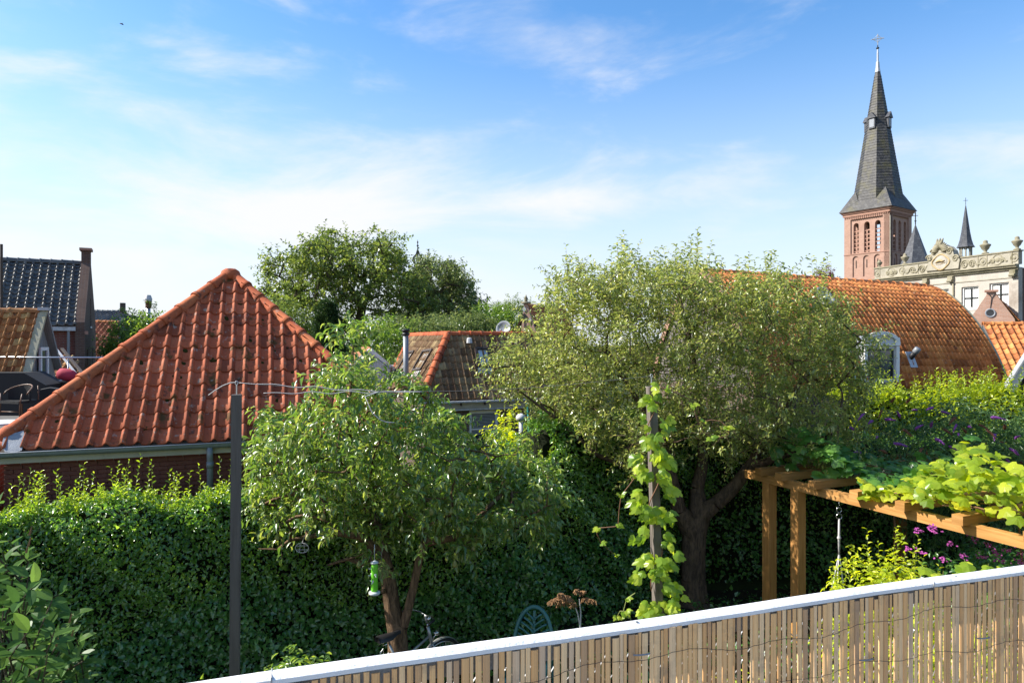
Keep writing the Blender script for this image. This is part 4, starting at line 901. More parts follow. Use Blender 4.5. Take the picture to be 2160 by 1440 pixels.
# big tree behind the roofs, and its neighbours
YT = 46.0
def tp(px, py, dy=0.0): return P(px, py, YT+dy)
base = tp(752, 760); base.z = 0
t0 = [(base, .62), (tp(752, 760), .50), (tp(756, 715), .42), (tp(758, 680), .36)]
t1 = [(tp(758, 680), .36), (tp(764, 650), .28), (tp(752, 625), .22), (tp(728, 595), .18), (tp(700, 560), .12), (tp(680, 525), .07)]
t2 = [(tp(764, 650), .28), (tp(775, 620), .18), (tp(795, 580), .14), (tp(805, 540), .09), (tp(812, 510), .05)]
t3 = [(tp(756, 715), .42), (tp(790, 690), .2), (tp(840, 690, -1), .16), (tp(890, 680, -2), .10)]
t4 = [(tp(756, 715), .42), (tp(700, 660), .18), (tp(650, 630), .12), (tp(600, 590), .07)]
t5 = [(tp(756, 715), .42), (tp(800, 700, -2), .16), (tp(860, 690, -3), .10), (tp(800, 740, -3.4), .05)]
poly_big = [(552, 612), (560, 560), (590, 540), (640, 540), (645, 515), (670, 492), (705, 495), (720, 520), (745, 510), (770, 530), (790, 500), (815, 490), (835, 505), (845, 545), (870, 570), (890, 600), (920, 640), (910, 690), (860, 700), (760, 660), (690, 690), (650, 740), (590, 690), (552, 650)]
tree('broadleaf_tree', 'tall spreading broadleaf tree with sky showing through, behind the red roof', [t0, t1, t2, t3, t4, t5], poly_big, YT, 4.5, 240, .55, MT['bark_far'], MT['lf_far'], 9, 10, .29, 1.05, .2, .6, .2, TL2, .035, sag=.1, twr=.014)
base = P(955, 700, 52); base.z = 0
poly_b2 = [(870, 700), (860, 600), (880, 560), (905, 548), (935, 555), (965, 560), (990, 585), (1005, 625), (1022, 640), (1018, 690), (960, 705)]
tree('broadleaf_tree', 'grey green rounded tree beside the openwork lantern spire', [[(base, .5), (P(955, 720, 52), .38), (P(952, 660, 52), .25), (P(945, 610, 52), .14)]], poly_b2, 52, 4.0, 170, .6, MT['bark_far'], MT['lf_far2'], 9, 9, .28, .9, .2, .6, .2, TL2, .035, sag=.1, twr=.013)
base = P(285, 760, 27); base.z = 0
poly_s = [(222, 740), (228, 700), (262, 690), (268, 660), (285, 680), (300, 695), (310, 660), (328, 665), (345, 700), (340, 760), (280, 800), (225, 790)]
tree('small_tree', 'small light green feathery tree beside the left hip of the red roof', [[(base, .14), (P(285, 790, 27), .10), (P(283, 730, 27), .05)]], poly_s, 27, 1.2, 75, .28, MT['bark_far'], MT['lf_bush'], 10, 10, .16, .5, .35, .5, .1, TL2, .012, twr=.006)
def conifer(px, ytop, ybot, Y, hw, label):
    b = P(px, ybot, Y); root = thing('conifer', Vector((b.x, b.y, 0)), label, 'conifer'); top = P(px, ytop, Y).z
    m = MB(); m.tube([Vector((b.x, b.y, 0)), Vector((b.x, b.y, top-.3))], [.22, .03], 7); m.build('trunk', MT['bark_far'], root)
    n = 2600; z = rng.random(n)**.8; a = rng.random(n)*6.28; zz = lerp(P(px, ybot, Y).z-1.5, top, 0)+z*(top-P(px, ybot, Y).z+1.5); rr = hw*(1.02-z)**.6*np.sqrt(rng.random(n))*(1+.25*np.sin(a*5+z*9))
    base = np.stack([b.x+rr*np.cos(a), b.y+rr*np.sin(a), zz], 1); d = unit(np.stack([np.cos(a)*.5, np.sin(a)*.5, np.full(n, 1.1)], 1)+rng.normal(0, .2, (n, 3)))
    p, dd, nn, s = twig_leaves(base, d, rng.uniform(.3, .6, n), 9, .17, -.2, .9, 0); leaf_object('crown', p, dd, nn, s, .35, MT['lf_conifer'], root, TL2)
conifer(690, 652, 745, 34, 1.05, 'dark narrow conifer in front of the tall broadleaf tree')
for i, (px, py, Y, rx, rz, lab, mt) in enumerate(((790, 735, 36, 3.0, 1.5, 'mound of mid green shrubbery above the pale boarded shed', 'lf_bush'), (985, 705, 40, 2.0, 1.2, 'dark bush behind the ridge of the hipped cottage', 'lf_far2'), (1040, 690, 44, 2.0, 1.3, 'bright green bush between the hipped cottage and the satellite dish', 'lf_bush'), (600, 700, 40, 2.0, 1.8, 'green bush behind the right hip of the red roof', 'lf_far'), (1085, 672, 58, 2.2, 1.6, 'far rounded bush next to the small brick gable', 'lf_far'), (880, 712, 38, 3.0, 1.1, 'low shaded shrubbery behind the metal flue', 'lf_far2'))):
    c = P(px, py, Y); bush('garden_bush', (c.x, c.y, c.z), (rx, rx*.8, rz), 5200, .22, MT[mt], lab, 'bush', 'bushes in the far gardens', tpl=TL2)
c = P(1742, 578, 70); bush('copper_bush', (c.x, c.y, c.z-1.0), (1.0, 1.0, 1.6), 2200, .22, m_leaf('copper_leaf', (.05, .02, .018), (.08, .03, .025), (.10, .05, .03), .3, .2), 'dark copper leaved tree top just left of the church tower', 'tree', tpl=TL2)
# ------------------------------------------------------------------ posts, wire and hop vine
def wire_post(px, pyt, pyb, pxb, Y, w, label):
    t = P(px, pyt, Y); b = P(pxb, pyb, Y); d = (t-b).normalized(); k = b-d*(b.z/d.z); root = thing('wire_post', k, label, 'post', None)
    x = Vector((1, .25, 0)).normalized(); y = Vector((-.25, 1, 0)).normalized()
    m = MB(); m.obox(k-x*w/2-y*w/2, t-k, x*w, y*w); m.build('shaft', MT['post'], root)
    m = MB(); m.tube([t, t+Z*.075], .005, 6); m.tube([t+Z*.075+x*(.010*math.cos(a))+Z*(.014*math.sin(a)+.01) for a in [q*math.pi/5 for q in range(11)]], .003, 5); m.build('eye_bolt', MT['galv'], root)
    return root, t, k
wp1, T1, K1 = wire_post(499, 832, 1420, 495, 5.0, .066, 'tall bare square post standing before the red roof')
wp2, T2, K2 = wire_post(1374, 815, 1268, 1387, 5.5, .066, 'tall leaning post overgrown by a climbing hop vine')
a, b = T1+Z*.085, T2+Z*.085; root = thing('washing_line', a, 'thin wire strung between the two tall posts', 'wire')
m = MB(); m.tube([lerp(a, b, t)-Z*(.09*math.sin(math.pi*t)) for t in np.linspace(0, 1, 30)], .0022, 5); m.build('line', MT['wire'], root)
m = MB()
def at5(px, py, Y=5.0): return P(px, py, Y)
m.tube([at5(440, 833), at5(452, 824), at5(470, 813), at5(486, 807), at5(499, 806)], .004, 6); m.build('loose_end', MT['rope'], root)
for k, (ph, sg) in enumerate(((0, 1), (math.pi, 1))):
    pts = []
    for q in range(50):
        t = q/49; px = lerp(505 if k == 0 else 556, 890, t); py = lerp(807, 826, min(1, t*1.3)) if k == 0 else lerp(829, 826, t)
        amp = 5*math.sin(math.pi*min(1, t+.05)); pts.append(at5(px, py+amp*math.sin(t*26+ph)*.5, 5.0+.15*t))
    m = MB(); m.tube(pts, .0034, 6); m.build('twisted_strand', MT['rope'], root, True)
m = MB(); m.tube([at5(800, 826, 5.1), at5(770, 836), at5(785, 870), at5(800, 884), at5(815, 890), at5(832, 891)], .004, 5); m.build('dead_cane', MT['rope'], root, True)

def lobed_leaf(name, mat, lobes, serr=.05, curl=.18):   # flat lobed blade with raised veins, 1 long, stalk at the origin
    v = [(0, .30, .05)]; N = len(lobes)
    for x, y in lobes: v.append((x, y, -curl*(x*x+(y-.3)**2)*1.2+.02*math.sin(7*x+5*y)))
    f = [(0, i, i % N+1) for i in range(1, N+1)]
    me = bpy.data.meshes.new(name); me.from_pydata(v, [], f); me.materials.append(mat); return me
HOP = [(0, 0), (.16, -.10), (.34, -.06), (.46, .10), (.50, .30), (.40, .34), (.44, .48), (.36, .66), (.22, .62), (.14, .86), (0, 1.02), (-.14, .86), (-.22, .62), (-.36, .66), (-.44, .48), (-.40, .34), (-.50, .30), (-.46, .10), (-.34, -.06), (-.16, -.10)]
VINE = [(0, 0), (.22, -.14), (.48, -.04), (.60, .22), (.50, .34), (.62, .58), (.40, .62), (.26, .74), (.16, .92), (0, 1.0), (-.16, .92), (-.26, .74), (-.40, .62), (-.62, .58), (-.50, .34), (-.60, .22), (-.48, -.04), (-.22, -.14)]
OVAL = [(0, 0), (.12, .10), (.20, .28), (.22, .48), (.17, .70), (.08, .90), (0, 1.0), (-.08, .90), (-.17, .70), (-.22, .48), (-.20, .28), (-.12, .10)]
HOPM = [lobed_leaf('hop_blade', MT['lf_hop'], HOP, curl=c) for c in (.25, .5)]
VINM = [lobed_leaf('vine_blade', MT['lf_vine'], VINE, curl=c) for c in (.2, .45)]
VIND = [lobed_leaf('vine_blade_dark', MT['lf_vine_dark'], VINE, curl=c) for c in (.15, .35)]
def leaf_inst(me, p, d, nrm, s, parent, name='leaf'):
    d = Vector(d).normalized(); x = d.cross(Vector(nrm)); x = x.normalized() if x.length > 1e-4 else d.orthogonal().normalized(); z = x.cross(d)
    return instance(name, me, frame_matrix(Vector(p), x, d, z, s, s, s), parent)

hop = thing('hop_vine', K2, 'hop vine with bright lobed leaves twining up the leaning post', 'vine')
m = MB(); ax = T2-K2; pts = []
for q in range(90):
    t = .25+.75*q/89; a_ = q*.36; pts.append(K2+ax*t+Vector((math.cos(a_)*.05, math.sin(a_)*.05, 0)))
m.tube(pts, .0045, 5); m.build('stem', MT['vine_stem'], hop, True)
Y2 = 5.42
groups = [(1384, 815, 1), (1372, 848, 3), (1362, 888, 1), (1410, 895, 2), (1372, 930, 3), (1390, 955, 3), (1352, 975, 3), (1400, 975, 2), (1365, 1000, 2), (1396, 1010, 3), (1350, 1045, 2), (1412, 1040, 3), (1358, 1080, 3), (1385, 1085, 3), (1408, 1090, 2), (1352, 1125, 2), (1410, 1140, 3), (1366, 1180, 3), (1392, 1190, 3), (1420, 1180, 2), (1352, 1215, 2), (1385, 1215, 2), (1415, 1235, 3), (1430, 1250, 1), (1358, 1285, 2), (1385, 1285, 3), (1410, 1280, 3)]
for px, py, n in groups:
    for q in range(n*3):
        p = P(px+rnd.uniform(-13, 13), py+rnd.uniform(-16, 14), Y2-rnd.uniform(-.06, .12)); side = -1 if px < 1382 else 1
        d = Vector((side*rnd.uniform(.2, .9)*(1 if abs(px-1382) > 12 else rnd.choice((-1, 1))), rnd.uniform(-.7, .1), rnd.uniform(-.9, -.1))); leaf_inst(rnd.choice(HOPM), p, d, Vector((rnd.uniform(-.9, .9), -.6, rnd.uniform(.2, 1))), rnd.uniform(.055, .105), hop)
for tl, pts in (('left', [(1352, 975), (1340, 1005), (1328, 1022), (1310, 1045), (1306, 1075), (1304, 1105), (1298, 1110), (1262, 1113), (1259, 1125), (1268, 1145), (1285, 1160), (1300, 1172)]), ('right', [(1385, 815), (1405, 820), (1430, 830), (1450, 840), (1462, 852), (1470, 885), (1485, 912), (1500, 923), (1525, 922), (1538, 916), (1534, 900), (1520, 888), (1500, 885), (1488, 888), (1484, 895)]), ('low', [(1340, 1250), (1322, 1262), (1316, 1285), (1312, 1300), (1330, 1303), (1322, 1288), (1308, 1288), (1301, 1300)])):
    m = MB(); m.tube([P(x, y, Y2+.02*i) for i, (x, y) in enumerate(pts)], [.0045*(1-.5*i/len(pts)) for i in range(len(pts))], 5); m.build('tendril', MT['vine_stem'] if tl != 'low' else MT['green_stem'], hop, True)
    for i in range(1, len(pts), 2 if tl != 'right' else 3):
        x, y = pts[i]
        for q in range(3): leaf_inst(rnd.choice(HOPM), P(x, y, Y2+.02*i-.01), Vector((rnd.uniform(-1, 1), -.4, rnd.uniform(-.5, .6))), Vector((0, -.6, .8)), rnd.uniform(.03, .065), hop)

# ------------------------------------------------------------------ pergola
PZ = 2.40; PA = Vector((4.05, 10.8, 0)); PB = Vector((5.95, 6.43, 0)); PD = (PB-PA).normalized(); PN = Vector((-PD.y, PD.x, 0))    # PN: away to the right
perg = thing('pergola', (6.2, 9.0, 0), 'orange stained timber pergola with a leafy vine roof', 'pergola')
bw = .125
m = MB(); m.obox(Vector((PA.x, PA.y, PZ-bw))-PD*.45-PN*bw/2, PD*((PB-PA).length+.9), PN*bw*.8, Z*bw); m.build('beam', MT['timber_beam'], perg)
OFF = PN*3.0
m = MB(); m.obox(Vector((PA.x, PA.y, PZ-bw))-PD*.45-PN*bw/2+OFF, PD*((PB-PA).length+.9), PN*bw*.8, Z*bw); m.build('beam', MT['timber_beam'], perg)
for s, o in ((0.02, 0), (.60, 0), (4.3, 0), (.02, 1), (4.3, 1)):
    c = PA+PD*s+OFF*o; m = MB(); m.obox(Vector((c.x, c.y, 0))-PD*.075-PN*(bw/2+.004), PD*.15, PN*.15, Z*(PZ-bw)); m.build('post', MT['timber'], perg)
for s in (.0, .42, 1.05, 1.75, 2.42, 3.14, 3.9, 4.6):
    c = PA+PD*s; m = MB(); m.obox(Vector((c.x, c.y, PZ-.004+.0))-PD*.07-PN*.20, PD*.13, PN*3.6, Z*.11); m.build('joist', MT['timber_beam'], perg)
# vine leaves over the pergola
pv = thing('pergola_vine', PA+PD*2.6+PN*1.2, 'bright yellow green grape vine sprawling over the pergola joists', 'vine')
dv = thing('broad_leaved_climber', PA+PD*.7+PN*.9, 'darker broad leaved climber on the far end of the pergola', 'vine')
def sprawl(root, me, n, s0, s1, o0, o1, hmax, smin, smax, stemmat):
    m = MB()
    for k in range(9):
        a = PA+PD*rnd.uniform(s0, s1)+PN*rnd.uniform(o0, o1); b = PA+PD*rnd.uniform(s0, s1)+PN*rnd.uniform(o0, o1); q = lerp(a, b, .5)
        m.tube([Vector((a.x, a.y, PZ+.14)), Vector((q.x, q.y, PZ+.14+.08*hmax)), Vector((b.x, b.y, PZ+.15))], [.009, .007, .004], 5)
    c = PA+PD*(s0+s1)/2+PN*(o1*.8); m.tube([Vector((c.x, c.y, 0)), Vector((c.x+.1, c.y, 1.3)), Vector((c.x, c.y, PZ+.15))], [.02, .016, .01], 6)
    m.build('stem', stemmat, root)
    for k in range(n):
        s = rnd.uniform(s0, s1); o = o0+(o1-o0)*rnd.random()**1.3; c = PA+PD*s+PN*o; hm = hmax*(.55+.45*math.sin(s*2.3+o*1.7))
        z = PZ+.15+hm*rnd.random()**.7-(.10 if rnd.random() < .1 else 0); d = Vector((rnd.uniform(-1, 1), rnd.uniform(-1, .5), rnd.uniform(-.8, .2)))
        leaf_inst(rnd.choice(me), Vector((c.x, c.y, z)), d, Vector((rnd.uniform(-.6, .4), -.35, 1)), rnd.uniform(smin, smax), root)
sprawl(pv, VINM, 290, 1.8, 4.6, -.20, 1.0, .58, .10, .18, MT['vine_stem'])
mats = []
for k in range(420):
    s_ = rnd.uniform(1.7, 4.7); o_ = rnd.uniform(-.12, 2.0); c = PA+PD*s_+PN*o_; z_ = PZ+.12+.60*rnd.random()*(.5+.5*math.sin(s_*2.3+o_*1.7)); d = Vector((rnd.uniform(-1, 1), rnd.uniform(-1, .5), rnd.uniform(-.8, .2))).normalized(); x = d.cross(Vector((rnd.uniform(-.6, .4), -.35, 1))).normalized(); sc_ = rnd.uniform(.08, .15); mats.append(frame_matrix(Vector((c.x, c.y, z_)), x, d, x.cross(d), sc_, sc_, sc_))
joined(VINM[0], mats, 'smaller_foliage', MT['lf_vine'], pv)
sprawl(dv, VIND, 230, -.1, 1.9, .12, 2.0, .62, .10, .20, MT['vine_stem'])
# swing ropes under the beam
c = onplane(1770, 1062, PA-PN*.05, PN); tp_ = Vector((c.x, c.y, PZ-bw)); rp = thing('hanging_chair_rope', tp_, 'pale swing rope hung by a steel hook from the pergola beam', 'rope')
m = MB(); m.tube([tp_, tp_-Z*.06], .006, 6)
for cz, r in ((.10, .035), (.19, .04)): m.tube([tp_+Vector((math.cos(a)*r, 0, -cz-.02+math.sin(a)*r)) for a in [q*math.pi/6 for q in range(13)]], .006, 6)
m.build('hook', MT['steel'], rp, True)
q = tp_-Z*.24
m = MB(); m.tube([q, q-Z*.25, q-Z*.5], [.012, .017, .012], 7); m.lathe(q-Z*.30, [(.012, 0), (.028, .03), (.012, .07)], 8); m.build('rope_knot', MT['rope'], rp, True)
for dx, dy in ((-.16, 0), (-.08, -.1), (.10, 0), (.14, .12)):
    m = MB(); e = q-Z*1.75+Vector((dx*1.6, dy, 0)); m.tube([q-Z*.48, lerp(q-Z*.48, e, .5), e], .008, 6); m.build('rope_strand', MT['rope'], rp, True)
m = MB(); e = q-Z*1.75; m.tube([e-V(.3, 0, 0), e+V(.26, .1, 0)], .018, 8); m.build('spreader_bar', MT['timber'], rp, True)

# ------------------------------------------------------------------ shrubs in the garden
c = P(1868, 1215, 7.0); bush('golden_shrub', (c.x, c.y, 1.35), (.62, .5, .92), 3400, .075, MT['lf_gold'], 'golden leaved shrub catching the sun under the pergola', 'shrub', None, sprigs=26, sprig_len=.42, up=.6)
for px, Y, r, h, lab in ((2010, 6.4, .6, 1.72, 'yellow green shrub rising behind the right end of the bamboo fence'), (1560, 6.0, .6, 1.35, 'low yellow green shrub seen through the slats below the apple tree'), (1790, 5.6, .7, 1.55, 'low yellow shrub seen through the slats beside the golden shrub'), (2130, 5.2, .7, 1.9, 'pale yellow shrub pressed against the outside of the bamboo fence'), (1390, 6.2, .45, 1.2, 'small lime green shrub at the foot of the hop vine')):
    x = (px-1080)/F*Y; bush('low_shrub', (x, Y, h*.55), (r, r*.8, h*.48), 2400, .085, MT['lf_gold'] if px > 1500 else MT['lf_hop'], lab, 'shrub', 'yellow shrubs beyond the fence', up=.5)
vt = thing('young_vine', P(2030, 1250, 6.0), 'young vine shoots with pale leaves just over the white rail', 'vine')
for px, py, n in ((1945, 1205, 9), (1975, 1225, 6), (2020, 1215, 8), (2035, 1190, 6), (2085, 1200, 7), (1990, 1215, 4)):
    m = MB(); t_ = P(px, py-12, 6.0); b_ = P(px-10, 1330, 6.1); m.tube([Vector((b_.x, b_.y, 0)), b_, t_], [.008, .006, .002], 5); m.build('stem', MT['green_stem'], vt)
    for q in range(n): leaf_inst(rnd.choice(VINM), P(px+rnd.uniform(-22, 22), py+rnd.uniform(-8, 26), 6.0+rnd.uniform(-.1, .1)), Vector((rnd.uniform(-1, 1), -.5, rnd.uniform(-.6, .3))), Vector((0, -.4, 1)), rnd.uniform(.05, .12), vt)
# buddleia
bd = bush('buddleia', (8.0, 11.6, 2.15), (2.3, 1.3, 1.25), 9000, .13, MT['lf_budd'], 'buddleia with purple and rusty spent flower spikes above the pergola', 'shrub', None, wr=.28, up=.1)
def spike(p, d, L, mat, par, name):
    d = Vector(d).normalized(); m = MB(); pts = [Vector(p)+d*L*t-Z*(.25*L*t*t) for t in np.linspace(0, 1, 7)]; m.tube(pts, [L*.13*q for q in (.5, .95, 1, .85, .65, .4, .1)], 7)
    for q in range(46):                      # small florets break up the cone
        t = rnd.random(); k = min(5, int(t*6)); c_ = lerp(pts[k], pts[k+1], t*6-k); r_ = L*.13*(1-.75*t); o_ = Vector((rnd.gauss(0, 1), rnd.gauss(0, 1), rnd.gauss(0, 1))).normalized(); s_ = L*.05; a_ = o_.orthogonal().normalized(); b_ = o_.cross(a_)
        m.add([c_+o_*r_*.8+a_*s_, c_+o_*r_*.8-a_*s_*.5+b_*s_, c_+o_*(r_+s_*1.2), c_+o_*r_*.8-a_*s_*.5-b_*s_], [(0, 1, 2), (1, 3, 2), (3, 0, 2)])
    m.build(name, mat, par, uv=False)
for px, py, k in ((1880, 848, 1), (1898, 880, 0), (1822, 872, 0), (1840, 888, 0), (1867, 885, 0), (1912, 850, 1), (1935, 865, 0), (1968, 860, 0), (1985, 868, 0), (1963, 900, 0), (1972, 925, 0), (2016, 880, 1), (2018, 895, 0), (2022, 915, 0), (2038, 912, 1), (2042, 900, 0), (2065, 895, 1), (2080, 905, 1), (2098, 915, 0), (2105, 935, 1), (2128, 945, 0), (2145, 958, 0), (2150, 975, 1), (1885, 935, 0), (1945, 945, 1), (1955, 960, 1), (2000, 940, 0), (2065, 940, 1), (2105, 975, 1), (2130, 980, 0), (1815, 955, 0), (1850, 920, 0), (1905, 905, 1), (1990, 905, 1), (2050, 955, 1), (1860, 865, 1), (1930, 905, 0), (2090, 880, 0), (2120, 905, 1), (2140, 925, 0), (1800, 905, 0), (1870, 955, 1)):
    p = P(px, py, 10.4+rnd.uniform(-.3, .4)); dx = rnd.uniform(-.2, 1.0); spike(p, Vector((rnd.uniform(-.8, 1.0), -.35, rnd.uniform(-.5, .9))), rnd.uniform(.12, .19), MT['purple'] if k == 0 else MT['spent'], bd, 'purple_spike' if k == 0 else 'spent_spike')
ph = bush('phlox_border', (7.2, 9.2, .85), (2.0, 1.2, .85), 6500, .10, MT['lf_ivy'], 'shaded border plant with small pink flower heads under the pergola', 'plant')
for px, py in ((1935, 1118), (1965, 1110), (1975, 1122), (2005, 1145), (2045, 1125), (2060, 1140), (1915, 1158), (2100, 1165), (2125, 1160), (2140, 1150), (2155, 1170), (2070, 1175), (2030, 1172), (2110, 1182), (2085, 1150), (2148, 1185), (1945, 1165), (1990, 1180)):
    p = P(px, py, 8.0+rnd.uniform(-.2, .3)); m = MB()
    for q in range(14):
        o_ = Vector((rnd.gauss(0, .028), rnd.gauss(0, .03), rnd.gauss(0, .018))); m.lathe(p+o_, [(.002, 0), (.012, .004), (.013, .007)], 5, Vector((rnd.gauss(0, .5), -.6, 1)))
    tag(m.build('flower_head', MT['pink'], ph, uv=False), kind='stuff')
# ivy mass and small things right of the cottage window
c = P(1165, 935, 11.6); bush('ivy_mass', (c.x, c.y, 2.1), (.95, .6, 1.15), 7000, .07, MT['lf_ivy'], 'glossy dark ivy clump between the pear tree and the apple tree', 'ivy', None, wr=.75)
c = P(1078, 905, 16.5); bush('lime_bush', (c.x, c.y, 1.2), (.75, .6, 1.55), 3600, .11, MT['lf_gold'], 'lime green bush in front of the cottage window', 'bush', None, up=.6)
pl = P(1099, 880, 15.5); root = thing('garden_lamp', (pl.x, pl.y, 0), 'white garden post with a round cap beside the lime green bush', 'post')
m = MB(); m.tube([Vector((pl.x, pl.y, 0)), Vector((pl.x, pl.y, pl.z-.08))], .05, 10); m.build('shaft', MT['white_worn'], root, True)
m = MB(); m.lathe(Vector((pl.x, pl.y, pl.z-.08)), [(.05, 0), (.11, .03), (.12, .09), (.08, .15), (.02, .17)], 12); m.build('cap', MT['white_worn'], root, True)
m = MB(); a = P(1112, 850, 15.2); b = P(1118, 1000, 15.2); m.tube([a, lerp(a, b, .3)+V(.02, 0, 0), lerp(a, b, .6)-V(.02, 0, 0), b, Vector((b.x, b.y, 0))], .025, 6); tag(m.build('turquoise_pole', MT['turquoise']), 'turquoise cord covered pole beside the white garden post', 'pole')
# laurel, bottom left
lr = thing('cherry_laurel', (-2.1, 3.1, 0), 'cherry laurel bush with large glossy leaves in the near left corner', 'shrub')
LM = []
for cu in (.2, .55):
    v = [(0, 0, 0)]; N = len(OVAL)
    v = [(0, .45, .0)]+[(x, y, abs(x)*.35-cu*.3*(y-.3)**2) for x, y in OVAL]; me = bpy.data.meshes.new('laurel_blade'); me.from_pydata(v, [], [(0, i, i % N+1) for i in range(1, N+1)]); me.materials.append(MT['lf_laurel']); LM.append(me)
m = MB(); count = 0
tips = [(8, 1060), (18, 1140), (80, 1225), (125, 1290), (60, 1260), (100, 1345), (145, 1370), (35, 1340), (75, 1410), (120, 1395), (45, 1230), (160, 1420), (45, 1170), (20, 1200), (60, 1215), (75, 1250), (110, 1265), (140, 1245), (150, 1290), (95, 1310), (60, 1330), (130, 1340), (160, 1345), (170, 1390), (140, 1400), (100, 1380), (50, 1390), (20, 1300), (15, 1370), (120, 1430), (180, 1430), (70, 1450), (10, 1260), (5, 1165), (85, 1290), (40, 1280), (25, 1420), (150, 1460), (115, 1330)]
for px, py in tips:
    t_ = P(px, py, 3.05+rnd.uniform(-.25, .3)); b_ = Vector((-2.3+rnd.uniform(-.1, .1), 3.15, t_.z-rnd.uniform(.35, .6))); mid = t_-(Vector((rnd.uniform(-.1, .9), rnd.uniform(-.8, .2), rnd.uniform(.3, 1)))).normalized()*.17; pts = [b_, mid, t_]; m.tube(pts, [.005, .004, .0025], 5)
    for q in range(7):
        u = .35+.65*q/6; p = lerp(mid, t_, (u-.35)/.65) if u > .35 else mid; ax_ = (t_-mid).normalized(); a_ = q*2.4+rnd.random(); s1 = ax_.orthogonal().normalized(); s2 = ax_.cross(s1)
        d = s1*math.cos(a_)+s2*math.sin(a_)+ax_*.35+Vector((rnd.uniform(-.2, .3), -.35, rnd.uniform(-.35, .15))); leaf_inst(rnd.choice(LM), p, d, Vector((rnd.uniform(-.7, .7), -.3, 1)), rnd.uniform(.065, .11), lr); count += 1
m.tube([Vector((-2.25, 3.15, 0)), Vector((-2.25, 3.15, 1.6)), Vector((-2.2, 3.1, 3.0))], [.04, .03, .012], 7); m.build('stem', MT['bark_far'], lr)
for px, py in ((62, 1128), (60, 1150), (146, 1312), (150, 1345), (55, 1165), (118, 1362)):
    t_ = P(px, py, 2.95); m = MB(); m.tube([t_, t_+V(.01, 0, .035)], [.005, .002], 5); m.build('bud', MT['seedhead'], lr)
# two low glossy shrubs by the fence
for px, Y, z, r, lab in ((455, 3.4, 2.62, .20, 'glossy low shrub at the foot of the bare square post'), (628, 4.6, 2.28, .22, 'glossy yellow green shrub left of the bicycle carrier')):
    x = (px-1080)/F*Y; bush('pieris_shrub', (x, Y, z-r*.9), (r*1.3, r, r*.95), 620, .075, MT['lf_shrub'], lab, 'shrub', 'glossy shrubs by the fence', wr=.36, up=.8)
# dried seed heads
sd = thing('seedhead_plant', P(1200, 1500, 6.5)*1, 'rusty drooping seed heads on bare stems beside the green chair', 'plant'); sd.location.z = 0; WORLD[sd.name] = Matrix.Translation(Vector(sd.location))
def plume(p, d, L, par):
    m = MB(); d = Vector(d).normalized(); pts = [Vector(p)+d*L*t-Z*(.55*L*t*t) for t in np.linspace(0, 1, 7)]; m.tube(pts, .003, 4)
    for q in range(60):
        t = rnd.random(); k = min(5, int(t*6)); c_ = lerp(pts[k], pts[k+1], t*6-k); e = c_+Vector((rnd.gauss(0, .014), rnd.gauss(0, .014), -rnd.uniform(.0, .045))); m.tube([c_, e], [.0045, .003], 3)
    m.build('seed_plume', MT['seedhead'], par, uv=False)
for x0, x1, yt in ((1226, 1210, 1262), (1224, 1222, 1255)):
    m = MB(); t_ = P(x1, yt+8, 6.5); b_ = P(x0, 1330, 6.5); m.tube([Vector((b_.x, b_.y, 0)), b_, lerp(b_, t_, .6)+V(.01, 0, 0), t_], [.010, .008, .006, .004], 5); m.build('stem', MT['rope'], sd)
for px, py, dx, L in ((1205, 1258, -1, .20), (1195, 1262, -.8, .18), (1210, 1265, -.5, .16), (1200, 1270, -1, .14), (1222, 1245, -.5, .07), (1228, 1262, 1, .12), (1238, 1265, .8, .10), (1188, 1255, -.3, .1), (1224, 1248, .5, .07), (1205, 1275, .2, .08), (1180, 1265, -1, .13)):
    plume(P(px, py, 6.5+rnd.uniform(-.05, .05)), (dx, -.2, .5), L, sd)
# ground cover under the apple tree and along the border
n = 9000; gx = rng.uniform(-2.5, 11, n); gy = rng.uniform(8.8, 13.3, n); q = gy < 10.6+.35*gx; gx, gy = gx[q], gy[q]; p = np.stack([gx, gy, rng.random(len(gx))*.16+.01], 1)
o = shell_leaves('ground_cover', p, np.tile([0, 0, 1.0], (len(gx), 1)), .08, MT['lf_ivy'], None, .7, .5); tag(o, 'low dark leafy ground cover under the trees', 'ground cover', kind='stuff')
